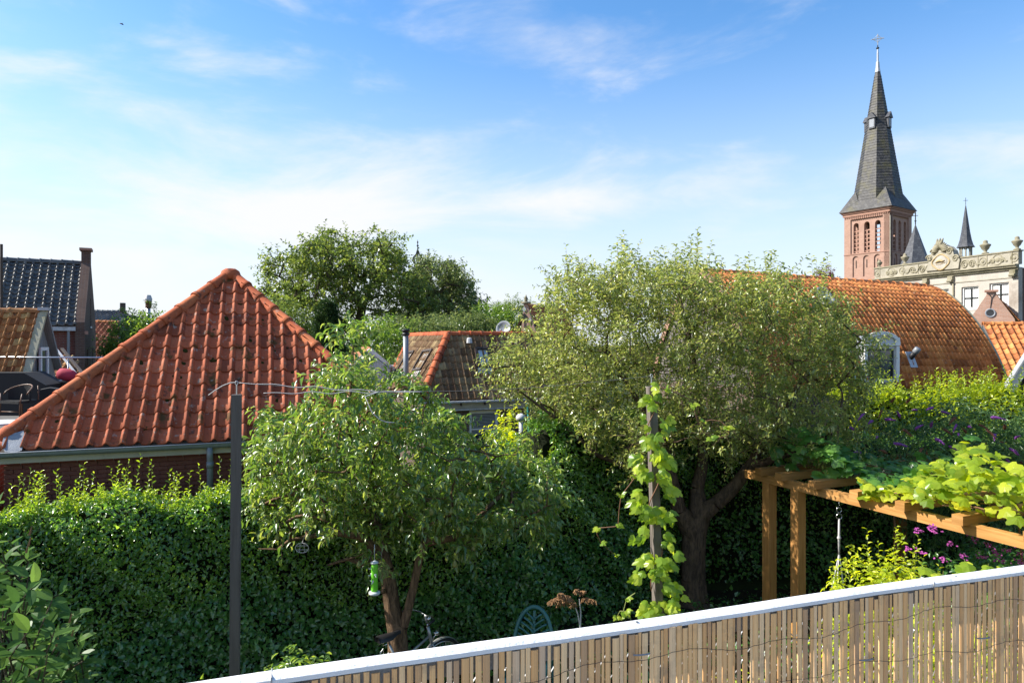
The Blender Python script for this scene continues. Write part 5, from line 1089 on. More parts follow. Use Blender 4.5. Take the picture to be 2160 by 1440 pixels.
# ------------------------------------------------------------------ bicycle, chair, feeders, bird
def build_bicycle():
    hd = Vector((.68, .73, 0)).normalized(); sd = Vector((hd.y, -hd.x, 0)); s0 = P(845, 1337, 8.2); o = Vector((s0.x, s0.y, 0)); lean = Vector((0, 0, 1))-sd*.06
    def b(x, z, y=0.0): return o+hd*x+lean*z+sd*y
    root = thing('bicycle', o, 'grey city bicycle with black saddle leaning by the pear trunk', 'bicycle'); rw, fw = (-.42, .34), (.66, .34)
    m = MB(); st = (.08, .93); bb = (.12, .30); hdt = (.47, .92); hdb = (.52, .70); seat = (-.13, .55)
    m.tube([b(*bb), b(-.12, .88)], .016, 8); m.tube([b(*bb), b(*hdb)], .019, 8); m.tube([b(-.02, .62), b(.49, .80)], .016, 8)
    for y in (-.045, .045): m.tube([b(*bb, y*.5), b(*rw, y)], .010, 6); m.tube([b(-.09, .74, y*.4), b(*rw, y)], .009, 6)
    m.tube([b(*hdt), b(*hdb)], .022, 8); m.build('frame', MT['alu'], root, True)
    m = MB(); m.tube([b(.455, .97), b(.435, 1.06)], .013, 8)
    for y in (-.04, .04): m.tube([b(*hdb, y*.6), b(.56, .52, y), b(*fw, y)], .010, 6)
    m.build('fork', MT['alu'], root, True)
    m = MB(); m.tube([b(.24, 1.08, -.27), b(.36, 1.10, -.25), b(.45, 1.08, -.14), b(.45, 1.06, 0), b(.45, 1.08, .14), b(.36, 1.10, .25), b(.24, 1.08, .27)], .011, 8); hb = m.build('handlebar', MT['steel'], root, True)
    for y in (-1, 1):
        m = MB(); m.tube([b(.25, 1.08, y*.27), b(.37, 1.10, y*.25)], .017, 8); m.build('grip', MT['rubber'], hb, True)
    m = MB(); m.tube([b(.30, 1.11, .22), b(.36, 1.14, .20)], .02, 8); m.build('bell', MT['steel'], hb, True)
    m = MB(); m.tube([b(-.12, .88), b(-.14, .98)], .012, 8); m.build('seat_post', MT['steel'], root, True)
    m = MB(); pts = [(-.30, .055, .098), (-.27, .075, .105), (-.20, .085, .098), (-.12, .07, .09), (-.04, .042, .085), (.02, .026, .085), (.045, .012, .075)]
    for x, w, z in pts:
        for a in range(9): t = math.pi*a/8; m.v.append(b(x, .93+z-(1-math.sin(t))*.05*(1.2 if w > .05 else .7), -w*math.cos(t)))
    for i in range(len(pts)-1):
        for a in range(8): m.f.append([i*9+a, i*9+a+1, (i+1)*9+a+1, (i+1)*9+a])
    m.f.append(list(range(9))); m.f.append([(len(pts)-1)*9+a for a in range(9)][::-1]); m.build('saddle', MT['saddle'], root, True)
    m = MB()
    for y in (-.03, .03): m.tube([b(-.24, .95, y), b(-.24, .92, y), b(-.18, .92, y), b(-.18, .95, y)], .006, 5)
    m.build('saddle_spring', MT['steel'], root)
    for nm, (cx, cz) in (('rear_wheel', rw), ('front_wheel', fw)):
        w = MB(); w.tube([b(cx+.325*math.cos(t), cz+.325*math.sin(t)) for t in np.linspace(0, 2*math.pi, 40)], .012, 6, False); wh = w.build(nm, MT['steel'], root, True)
        w = MB(); w.tube([b(cx+.35*math.cos(t), cz+.35*math.sin(t)) for t in np.linspace(0, 2*math.pi, 40)], .020, 8, False); w.build('tyre', MT['rubber'], wh, True)
        w = MB()
        for k in range(20): t = k*math.pi/10; w.tube([b(cx, cz, .02*(1 if k % 2 else -1)), b(cx+.32*math.cos(t), cz+.32*math.sin(t))], .0012, 3)
        w.build('spoke_set', MT['steel'], wh)
        w = MB(); g = [(cx+.385*math.cos(t), cz+.385*math.sin(t)) for t in np.linspace(.35 if nm == 'front_wheel' else .2, 2.6, 18)]
        for x, z in g:
            for y in (-.026, -.014, .014, .026): w.v.append(b(x, z-(.012 if abs(y) > .02 else 0), y))
        for i in range(17):
            for q in range(3): w.f.append([i*4+q, i*4+q+1, (i+1)*4+q+1, (i+1)*4+q])
        w.build('mudguard', MT['alu'] if nm == 'front_wheel' else MT['rubber'], root, True)
    m = MB()
    for y in (-.06, -.02, .02, .06): m.tube([b(-.22, .80, y*.8), b(-.24, .74, y), b(-.74, .71, y)], .006, 5)
    m.tube([b(-.74, .71, -.06), b(-.74, .71, .06)], .006, 5)
    for y in (-.06, .06): m.tube([b(-.55, .715, y), b(*rw, y)], .006, 5); m.tube([b(-.22, .80, y), b(-.18, .84, y), b(-.17, .76, y)], .005, 5)
    m.build('carrier', MT['steel'], root)
    m = MB(); m.lathe(b(-.75, .69), [(.012, 0), (.02, .005), (.02, .02)], 8, -hd); m.build('rear_light', MT['red'], root)
    m = MB(); m.tube([b(.54, .74), b(.60, .80)], .008, 6); m.lathe(b(.60, .80), [(.012, -.03), (.03, .0), (.032, .03), (.02, .032)], 10, hd); m.build('headlight', MT['steel'], root, True)
    m = MB(); m.lathe(b(.12, .30, .05), [(.09, 0), (.09, .006)], 20, sd); m.tube([b(.12, .30, .06), b(.12, .14, .07), b(.12, .14, .15)], .009, 6); m.tube([b(.12, .30, -.06), b(.12, .46, -.07), b(.12, .46, -.15)], .009, 6); m.build('crank', MT['steel'], root, True)
    m = MB(); m.tube([b(.0, .30, -.05), b(-.12, .02, -.16)], .009, 6); m.build('kickstand', MT['steel'], root)
build_bicycle()

def build_chair():
    c = P(1117, 1400, 8.45); c.z = 0; fx = Vector((.97, -.24, 0)); fy = Vector((.24, .97, 0)); root = thing('plastic_chair', c, 'dark green plastic garden chair with a rounded fan pattern back', 'chair')
    def q(x, y, z): return c+fx*x+fy*y+Z*z
    hw = .245
    def back(t): return q(-hw*math.cos(t), .22+.10*math.sin(t)-.30*0, .66+.44*math.sin(t))
    m = MB(); pts = [q(-hw, .18, .44)]+[back(t) for t in np.linspace(.0, math.pi, 25)]+[q(hw, .18, .44)]; m.tube(pts, .026, 8); m.build('back_frame', MT['green_plastic'], root, True)
    bk = MB(); zt = lambda x: .66+.44*math.sqrt(max(0, 1-(x/hw)**2))
    for k in range(1, 7):                    # curved fan ribs either side of a centre spine
        for s in (-1, 1):
            z0 = .50+.075*k; pts = []
            for t in np.linspace(0, 1, 8):
                x = s*t*(hw-.015); z = z0+.17*t**.75-.02*t
                if z < zt(x)-.015: pts.append(q(x, .20+.10*max(0, (z-.66)/.44)*.9, z))
            if len(pts) > 2: mm = MB(); mm.tube(pts, [.017]+[.013]*(len(pts)-1), 6); mm.build('back_rib', MT['green_plastic'], root, True)
    m = MB(); m.bar(q(0, .19, .44), q(0, .30, 1.06), .03, .02, fy); m.build('back_spine', MT['green_plastic'], root)
    m = MB()
    for i in range(9):
        for j in range(7): x = lerp(-.23, .23, i/8); y = lerp(-.25, .19, j/6); m.v.append(q(x, y, .435-.02*math.sin(math.pi*i/8)*math.sin(math.pi*j/6)+(-.02 if j == 0 else 0)))
    for i in range(8):
        for j in range(6): m.f.append([i*7+j, (i+1)*7+j, (i+1)*7+j+1, i*7+j+1])
    m.build('seat', MT['green_plastic'], root, True)
    for sx in (-1, 1):
        m = MB(); m.tube([q(sx*hw, .2, .66), q(sx*.275, .0, .66), q(sx*.275, -.22, .65), q(sx*.26, -.27, .60), q(sx*.255, -.26, .44)], .022, 8); m.build('armrest', MT['green_plastic'], root, True)
        for sy, f in ((-.26, 1.06), (.20, 1.12)): m = MB(); m.tube([q(sx*.245, sy, .44), q(sx*.26*f*.98, sy*f*1.05, 0)], [.03, .02], 8); m.build('leg', MT['green_plastic'], root, True)
build_chair()

f0 = P(790, 1187, 7.3); root = thing('bird_feeder', P(790, 1247, 7.3), 'lime green tube bird feeder hanging in the pear tree', 'bird feeder')
m = MB(); m.lathe(f0-Z*.30, [(.034, 0), (.036, .02), (.036, .27), (.030, .30)], 14); m.build('tube', MT['lime'], root, True)
m = MB(); m.lathe(f0-Z*.335, [(.050, 0), (.062, .012), (.060, .03), (.036, .036)], 16); m.build('seed_tray', MT['clear'], root, True)
m = MB(); m.lathe(f0, [(.045, 0), (.042, .012), (.02, .022), (.006, .03)], 14); m.tube([f0+Z*.03, f0+Z*.2], .003, 5); m.build('lid', MT['clear'], root, True)
for k, (a, z) in enumerate(((2.6, .10), (4.4, .10), (3.3, .17), (5.2, .17), (2.9, .235))):
    d = Vector((math.cos(a), math.sin(a), 0)); m = MB(); m.tube([f0-Z*(.30-z)+d*.03, f0-Z*(.30-z)+d*.065], .005, 6); m.lathe(f0-Z*(.285-z)+d*.034, [(.014, 0), (.010, .006)], 8, d); m.build('perch', MT['clear'], root)
c = P(805, 1203, 7.42); root = thing('wire_ball_feeder', c, 'round wire mesh nut feeder behind the lime green tube', 'bird feeder'); m = MB(); nrm = Vector((.2, -1, .1)).normalized(); x = nrm.orthogonal().normalized(); y = nrm.cross(x)
for r_ in (.088, .07, .05, .03): m.tube([c+(x*math.cos(t)+y*math.sin(t))*r_+nrm*.02*(1 if r_ < .08 else 0) for t in np.linspace(0, 2*math.pi, 24)], .0028, 4)
for k in range(12): t = k*math.pi/6; m.tube([c+nrm*.02, c+(x*math.cos(t)+y*math.sin(t))*.088], .002, 4)
m.build('mesh_disc', MT['green_stem'], root); m = MB(); m.tube([c+Z*.088, c+Z*.22], .003, 5); m.build('hanger', MT['wire'], root)
c = P(637, 1155, 7.7); root = thing('wire_ring', c, 'small pale wire ring hanging from the left limb of the pear tree', 'ornament'); m = MB()
m.tube([c+V(math.cos(t)*.075, 0, math.sin(t)*.055) for t in np.linspace(0, 2*math.pi, 22)], .004, 5); m.build('hoop', MT['rope'], root); m = MB()
for a in (-.03, .03): m.tube([c+V(a, 0, -.045), c+V(a*.7, .01, .05)], .003, 4); m.tube([c+V(-.065, 0, a*.7), c+V(.065, .01, a*.8)], .003, 4)
m.tube([c+V(0, 0, .055), c+V(.03, .03, .15)], .003, 4); m.build('cross_wire', MT['rope'], root)
# flying bird
c = P(257, 51, 60); root = thing('flying_bird', c, 'tiny dark bird gliding high in the blue sky', 'bird')
m = MB(); m.tube([c-V(.16, 0, -.08), c-V(.06, 0, -.03), c+V(.06, 0, -.03), c+V(.17, 0, -.09)], [.012, .05, .055, .01], 7); m.build('body', MT['black'], root, True)
m = MB(); m.add([c+V(-.03, 0, .02), c+V(.05, 0, -.02), c+V(-.02, .25, .22), c+V(-.14, .35, .20)], [(0, 1, 2, 3)]); m.add([c+V(-.03, 0, .02), c+V(.05, 0, -.02), c+V(.08, -.25, -.16), c+V(-.05, -.35, -.12)], [(0, 1, 2, 3)]); m.build('wing', MT['black'], root)
# ------------------------------------------------------------------ buildings behind
def window(root, o, u, v, n, x0, x1, y0, y1, frame, cols=1, rows=1, fw=.06, back='glass', inset=.10, fill=None, name='window', sill=True, bar=None):
    # frame, panes and glazing bars set back in an opening given in wall coordinates
    o = Vector(o); fr = MB()
    for a, b, c, d in ((x0, x0+fw, y0, y1), (x1-fw, x1, y0, y1), (x0+fw, x1-fw, y0, y0+fw), (x0+fw, x1-fw, y1-fw, y1)): fr.obox(o+u*a+v*c-n*inset, u*(b-a), v*(d-c), n*.05)
    w = fr.build(name, frame, root)
    cw, ch = (x1-x0-2*fw)/cols, (y1-y0-2*fw)/rows
    for i in range(cols):
        for j in range(rows):
            p = MB(); p.obox(o+u*(x0+fw+i*cw+.004)+v*(y0+fw+j*ch+.004)-n*(inset-.012), u*(cw-.008), v*(ch-.008), n*.008); p.build('pane', MT[back], w)
    bm_ = bar or frame
    for i in range(1, cols): p = MB(); p.obox(o+u*(x0+fw+i*cw-.02)+v*(y0+fw)-n*(inset-.022), u*.04, v*(y1-y0-2*fw), n*.025); p.build('glazing_bar', bm_, w)
    for j in range(1, rows): p = MB(); p.obox(o+u*(x0+fw)+v*(y0+fw+j*ch-.02)-n*(inset-.02), u*(x1-x0-2*fw), v*.04, n*.025); p.build('glazing_bar', bm_, w)
    if sill: p = MB(); p.obox(o+u*(x0-.05)+v*(y0-.07)-n*.06, u*(x1-x0+.1), v*.068, n*.10); p.build('sill', frame, w)
    return w
def rect(x0, x1, y0, y1): return [(x0, y0), (x1, y0), (x1, y1), (x0, y1)]
def arch(x0, x1, y0, y1, pointed=False, k=8):
    w = (x1-x0)/2; c = (x0+x1)/2; pts = [(x0, y0), (x1, y0)]
    for i in range(k+1):
        t = math.pi*i/k; r_ = w*1.35 if pointed else w; pts.append((c+w*math.cos(t), y1-r_+r_*math.sin(t)**(.85 if pointed else 1)))
    return pts
def plane_uv(o, u, n, px, py):
    p = onplane(px, py, o, n)-Vector(o); return p.dot(u), p.z

# --- cottage with the truncated hipped roof
def build_cottage():
    K = P(945, 706, 22); K2 = P(1190, 718, 24); C = P(887, 847, 20.3); C1 = P(1215, 847, 22.3); C1.z = C.z; L0 = Vector((-4.75, 25.4, C.z))
    K2 = K+(C1-C).normalized()*4.4; L1 = K+(L0-C)*.92
    root = thing('cottage', ((C.x+C1.x)/2, 23, 0), 'low cottage with a mossy brown pantile roof and three skylights', 'cottage')
    Bk = K2+Vector((.4, 5, 0)); Bk.z = K.z-.1; BL = L1.copy(); e = C.z
    back = [Vector((C1.x+.5, C1.y+7, e)), Vector((L0.x, L0.y+4, e))]
    rf = MB(); d = Z*.03
    rf.add([C-d, C1-d, K2-d, K-d, L0-d, L1-d, Bk-d, back[0]-d, back[1]-d], [(0, 1, 2, 3), (4, 0, 3, 5), (3, 2, 6, 5), (1, 7, 6, 2), (7, 8, 5, 6), (8, 4, 5)]); roof = rf.build('roof', MT['mortar'], root)
    put_tiles(tile_specs(C, C1, K, K2, .195, 9, .006), 'brown_tile', roof, None, 300)
    put_tiles(tile_specs(L0, C, L1, K, .195, 9, .006), 'brown_tile', roof, None, 300)
    put_ridge(C+Z*.03, K+Z*.03, .12, .30, 'hip_tile', roof, 'hip_tile'); put_ridge(K+Z*.02, K2+Z*.02, .10, .36, 'hip_tile', roof); put_ridge(L1+Z*.02, K+Z*.02, .10, .36, 'hip_tile', roof); put_ridge(L0+Z*.03, L1+Z*.03, .10, .34, 'hip_tile', roof, 'hip_tile')
    ctr = (C+C1+L0)/3
    u = Vector((C1.x-C.x, C1.y-C.y, 0)).normalized(); n = Vector((u.y, -u.x, 0)); o = C+u*.1-n*.12; o.z = 0; W = (C1-C).length
    wx = [plane_uv(o, u, n, px, 890)[0] for px in (990, 1052)]; z0, z1 = plane_uv(o, u, n, 1000, 925)[1]-.3, plane_uv(o, u, n, 1000, 866)[1]
    m = MB(); m.wall(o, u, Z, n, rect(0, W-.2, 0, e-.02), [rect(wx[0], wx[1], z0, z1)], .25); m.build('wall', MT['wall_brown'], root)
    ul = Vector((C.x-L0.x, C.y-L0.y, 0)).normalized(); nl = Vector((ul.y, -ul.x, 0)); ol = Vector((L0.x, L0.y, 0))-nl*.12+ul*.1; m = MB(); m.wall(ol, ul, Z, nl, rect(0, (Vector((C.x, C.y, 0))-Vector((L0.x, L0.y, 0))).length-.15, 0, e-.02), [], .25); m.build('wall', MT['wall_brown'], root)
    window(root, o, u, Z, n, wx[0], wx[1], z0, z1, MT['white'], 1, 2, .09, 'glass')
    for k in range(15):                      # venetian blind slats
        m = MB(); zz = z1-.12-k*.045; m.obox(o+u*(wx[0]+.1)+Z*zz-n*.075, u*(wx[1]-wx[0]-.2), Z*.026, n*.012); m.build('blind_slat', MT['blind'], root)
    m = MB(); m.obox(C-n*-.06-Z*.06-u*.02, u*(W+.1), n*.10, Z*.05); m.build('gutter', MT['white_worn'], root)
    m = MB(); m.obox(C-Z*.27, u*W, n*.03-n*.1, Z*.20); m.build('fascia', MT['beige'], root)
    m = MB(); m.obox(C-Z*.31-n*.02, u*W, n*.05, Z*.036); m.build('moulding', MT['white_worn'], root)
    for px in (972, 1022, 1072): p = onplane(px, 853, C+n*.05, n); m = MB(); m.obox(Vector((p.x, p.y, C.z-.16))-u*.025, u*.05, n*.06, Z*.1); m.build('bracket', MT['brown_frame'], root)
    # skylights
    fn = (C1-C).cross(K-C).normalized(); ln = (C-L0).cross(K-L0).normalized()
    for corners, nn, p0, inner in (([(1003, 735), (1030, 735), (1037, 772), (1008, 772)], fn, C, 'skyglass'), ([(893, 741), (912, 738), (889, 778), (871, 781)], ln, C, 'skyglass'), ([(860, 744), (874, 741), (850, 780), (838, 782)], ln, C, 'skyglass')):
        if nn.dot(EYE-p0) < 0: nn = -nn
        q = [onplane(px, py, p0+nn*.09, nn) for px, py in corners]; m = MB(); c = sum(q, Vector())/4
        for i in range(4):
            a, b = q[i], q[(i+1) % 4]; m.bar(a, b, .07, .10, nn)
        fr = m.build('skylight', MT['brown_frame'], root); m = MB(); m.prism([lerp(p, c, .08)-nn*.05 for p in q], nn*.02); m.build('pane', MT[inner], fr)
        m = MB(); a, b = q[3], q[2]; dn = (q[3]-q[0]).normalized(); m.prism([a+dn*.03-nn*.03, b+dn*.03-nn*.03, b+dn*.25-nn*.05, a+dn*.25-nn*.05], nn*.02); m.build('flashing', MT['lead_pale'], fr)
    p = onplane(990, 720, C+fn*(.1 if fn.dot(EYE-C) > 0 else -.1), fn); m = MB(); m.lathe(p, [(.10, -.05), (.08, .1), (.05, .12)], 10); m.build('roof_vent', MT['white_worn'], root)
    # flue
    b_ = P(857, 800, 21.6); t_ = P(856, 697, 21.6); root2 = root
    m = MB(); m.tube([b_-Z*.9, t_-Z*.12], .085, 14); m.lathe(b_-Z*.1, [(.16, -.3), (.14, .0), (.10, .10), (.09, .2)], 14); m.build('flue', MT['zinc'], root2, True)
    m = MB(); m.lathe(t_-Z*.16, [(.10, 0), (.14, .05), (.10, .07), (.10, .12), (.14, .15), (.13, .19), (.03, .21)], 14); m.build('flue_cowl', MT['iron'], root2, True)
    m = MB(); c = P(1062, 692, 23.2); ax = Vector((-.35, -.85, .35)).normalized(); m.lathe(c, [(.02, -.09), (.12, -.075), (.22, -.03), (.27, .02), (.262, .025), (.2, -.015), (.1, -.055), (.015, -.07)], 20, ax); m.tube([c-ax*.08, c-ax*.2-Z*.1, Vector((c.x, c.y+.2, c.z-.5))], .022, 8); dish = m.build('satellite_dish', MT['zinc'], None, True); tag(dish, 'grey satellite dish on the ridge of the hipped cottage', 'satellite dish')
    m = MB(); m.tube([c-ax*.05-Z*.2, c+ax*.3-Z*.16], .012, 6); m.lathe(c+ax*.3-Z*.16, [(.03, 0), (.035, .06)], 8, -ax); m.build('feed_arm', MT['wire'], dish)
build_cottage()

# --- boarded shed gable
def build_shed():
    T = P(782, 740, 25); L = P(742, 772, 24.6); Rr = P(828, 778, 25.4); n = Vector((.05, -1, 0)).normalized(); u = Vector((-n.y, n.x, 0)); o = Vector((L.x, L.y, 0)); root = thing('garden_shed', o, 'small shed gable of weathered white boards with red tiles', 'shed')
    w = (Rr-L).dot(u); apx = (T-L).dot(u); nb = 14
    for k in range(nb):
        x0, x1 = w*k/nb, w*(k+1)/nb-.008
        f = lambda x: lerp(L.z, T.z, x/apx) if x < apx else lerp(T.z, Rr.z, (x-apx)/(w-apx))
        m = MB(); m.prism([o+u*x0, o+u*x1, o+u*x1+Z*f(x1), o+u*x0+Z*f(x0)], -n*.03); m.build('board', MT['white_worn'], root)
    m = MB(); m.obox(o-n*.04, u*w, -n*3.0, Z*(L.z-.05)); m.build('wall', MT['grey_wood'], root)
    bk = Vector((-.9, 3.0, .05))
    for a, b in ((L, T), (Rr, T)):
        e = (a-b).normalized()*.12; m = MB(); m.bar(a+e+n*.05+Z*.03, b+n*.05+Z*.04, .05, .13, Vector((0, 0, 1))); m.build('bargeboard', MT['white'], root)
        m = MB(); m.prism([a+e+n*.03, b+n*.03, b+n*.03+bk, a+e+n*.03+bk], Z*.02); rf = m.build('roof', MT['mortar'], root)
        if a is L: put_tiles(tile_specs(a+e+n*.05+bk+Z*.04, a+e+n*.05+Z*.04, b+bk+Z*.06, b+Z*.06, .2, 4), 'salmon_tile', rf, None, 200)
    m = MB(); c = onplane(788, 755, o+n*.012, n); m.lathe(c, [(.05, 0), (.05, .01)], 12, n); m.build('vent_hole', MT['dark_hole'], root)
build_shed()

# --- house with the barrel shaped roof
def build_barrel():
    Lr = P(1478, 573, 20.5); Rr = P(1964, 607, 23.5); ax = (Rr-Lr); Ln = ax.length; axd = ax.normalized(); pd = Vector((axd.y, -axd.x, 0)).normalized(); RW, RH, p = 2.56, 3.32, 1.42
    def surf(t, x, back=False):              # t along the ridge 0..1, x 0..1 outwards
        z = (max(0, 1-x**p))**(1/p); q = lerp(Lr, Rr, t)+pd*(RW*x*(-1 if back else 1)); q.z += -RH+RH*z; return q
    xs = []                                  # equal arc length steps
    fine = [surf(0, i/400) for i in range(401)]; acc = [0]
    for i in range(400): acc.append(acc[-1]+(fine[i+1]-fine[i]).length)
    rows = 19; e = acc[-1]/rows
    for j in range(rows+1): xs.append(float(np.interp(j*e, acc, [i/400 for i in range(401)])))
    root = thing('barrel_roofed_house', lerp(Lr, Rr, .5)-Z*lerp(Lr, Rr, .5).z, 'house with a bulging barrel shaped roof of orange pantiles', 'house')
    m = MB(); K = 24
    prof = [(x, 0) for x in xs[::-1]]+[(x, 1) for x in xs[1:]]
    for t in (0, 1):
        for x, bk in prof: m.v.append(surf(t, x, bk)-Z*.03-pd*.02*(1 if not bk else -1)*x)
    k = len(prof)
    for i in range(k-1): m.f.append([i, i+1, k+i+1, k+i])
    m.f.append(list(range(k))); m.f.append([k+i for i in range(k)][::-1]); roof = m.build('roof', MT['mortar'], root)
    cols = 54; w = Ln/cols; specs = []
    for j in range(rows):
        a, b = surf(0, xs[j+1]), surf(0, xs[j]); v = (b-a).normalized(); n = axd.cross(v).normalized()
        for c in range(cols):
            jt = rnd.uniform(-.004, .004); o = surf(c/cols, xs[j+1])+n*(.02+jt); specs.append((frame_matrix(o, axd, v, n, w, e*1.12, w), True, True))
    # leave room for the dormer
    def keep(M):
        q = M@Vector((.5, .5, 0)); d = q-EYE; px = 1080+F*d.x/d.y; py = 720-F*d.z/d.y; return not (1823 < px < 1890 and py > 716) and not (1716 < px < 1752 and 614 < py < 648)
    put_tiles([s for s in specs if keep(s[0])], 'orange_tile', roof, None, 300)
    joined(PAN['orange_tile'], [frame_matrix(surf(c/cols+1/cols, xs[j+1], True)+Z*.02, -axd, (surf(0, xs[j], True)-surf(0, xs[j+1], True)).normalized(), (-axd).cross((surf(0, xs[j], True)-surf(0, xs[j+1], True)).normalized()).normalized(), w, e*1.12, w) for j in range(rows) for c in range(cols)], 'rear_tile_field', MT['orange_tile'], roof)
    put_ridge(Lr+Z*.0, Rr+Z*.0, .12, .34, 'orange_tile', roof)
    for t in (0, 1):                         # verge strips
        m = MB()
        for i in range(len(prof)):
            x, bk = prof[i]; q = surf(t, x, bk); c = lerp(Lr, Rr, t)-Z*RH*.6; o_ = (q-c).normalized(); s = axd*(1 if t else -1)
            for da, dn in ((-.02, .0), (-.02, .07), (.10, .07), (.10, -.16)): m.v.append(q+s*da+o_*dn)
        for i in range(len(prof)-1):
            for q in range(3): m.f.append([i*4+q, i*4+q+1, (i+1)*4+q+1, (i+1)*4+q])
        m.build('verge', MT['moss_board'] if t else MT['tower_trim'], root)
    m = MB(); a, b, c, d = surf(0, .95), surf(1, .95), surf(1, .95, True), surf(0, .95, True); q = [Vector((v.x, v.y, 0)) for v in (a, b, c, d)]; m.prism(q, Z*(min(a.z, b.z)-.3)); m.build('wall', MT['wall_brown'], root)
    # arched dormer
    Y = 19.5; n = pd; u = axd.copy(); u.z = 0; u.normalize(); dc = P(1858, 806, Y); o = Vector((dc.x, dc.y, dc.z))
    def duv(px, py): return plane_uv(o, u, n, px, py)
    x0, x1 = duv(1823, 780)[0], duv(1894, 780)[0]; zb = .0; zt = duv(1858, 725)[1]; zc = duv(1858, 706)[1]; cx = (x0+x1)/2; hw = (x1-x0)/2
    dm = MB(); i0, i1 = x0+.14, x1-.14
    outer = [(x0, zb), (x1, zb), (x1, zt)]+[(cx+(hw-.06)*math.cos(t), zt+(zc-zt)*math.sin(t)) for t in np.linspace(0, math.pi, 13)]+[(x0, zt)]
    dm.wall(o, u, Z, n, outer, [rect(i0, i1, zb+.09, zt-.14)], .12); dorm = dm.build('dormer', MT['white_worn'], root)
    m = MB(); m.wall(o-n*.125, u, Z, n, outer, [], 1.7); m.build('cheek', MT['lead'], dorm)
    m = MB()
    for a, b in zip(np.linspace(0, math.pi, 13)[:-1], np.linspace(0, math.pi, 13)[1:]):
        m.bar(o+u*(cx+hw*math.cos(a))+Z*(zt+(zc-zt+.05)*math.sin(a))+n*.02, o+u*(cx+hw*math.cos(b))+Z*(zt+(zc-zt+.05)*math.sin(b))+n*.02, .10, .07, n)
    m.obox(o+u*(x0-.03)+Z*(zt-.05)+n*.003, u*(x1-x0+.06), Z*.05, n*.06); m.build('pediment_moulding', MT['white'], dorm)
    for x in (x0-.02, x1-.10): m = MB(); m.obox(o+u*x+Z*zb+n*.003, u*.12, Z*(zt-zb-.06), n*.04); m.obox(o+u*(x-.01)+Z*(zt-.02), u*.14, Z*.20, n*.05); m.build('pilaster', MT['white'], dorm)
    window(dorm, o, u, Z, n, i0, i1, zb+.09, zt-.14, MT['dark_frame'], 2, 1, .05, 'glass', .08, sill=False, name='casement')
    # skylight, pipe
    q = [P(1722, 622, 20.6), P(1737, 618, 20.5), P(1756, 640, 20.2), P(1737, 646, 20.3)]; nn = (q[1]-q[0]).cross(q[3]-q[0]).normalized(); nn = nn if nn.z > 0 else -nn
    for i in range(4): pass
    jx = [j for j in range(rows) if True]
    def on_roof(px, py):                     # march the sight line to the roof skin
        best = None
        for j in range(rows):
            a, b = surf(0, xs[j+1]), surf(0, xs[j]); n2 = axd.cross((b-a).normalized()).normalized(); h = onplane(px, py, a, n2); d = abs((h-surf(max(0, min(1, (h-Lr).dot(axd)/Ln)), (xs[j]+xs[j+1])/2)).length)
            if best is None or d < best[0]: best = (d, h, n2)
        return best[1], best[2]
    pts = [on_roof(px, py) for px, py in ((1720, 616), (1736, 615), (1756, 643), (1738, 648))]; n2 = pts[0][1]; q = [p_[0]+n2*.10 for p_ in pts]; m = MB()
    for i in range(4): m.bar(q[i], q[(i+1) % 4], .07, .12, n2)
    sk = m.build('skylight', MT['zinc'], root); c = sum(q, Vector())/4; m = MB(); m.prism([lerp(p_, c, .06)-n2*.03 for p_ in q], n2*.02); m.build('pane', MT['skyglass'], sk)
    h, n2 = on_roof(1918, 758); m = MB(); v = n2.cross(axd).normalized(); m.obox(h-axd*.14-v*.28+n2*.065, axd*.28, v*.5, n2*.012); fl = m.build('pipe_flashing', MT['lead_pale'], root)
    m = MB(); d = Vector((.30, -.5, .75)).normalized(); m.tube([h, h+d*.28], .075, 12); m.build('vent_pipe', MT['iron'], root, True); m = MB(); m.lathe(h+d*.26, [(.075, 0), (.09, .02), (.09, .15), (.07, .17)], 12, d); m.build('vent_cap', MT['zinc'], root, True)
    return surf
barrel = build_barrel()

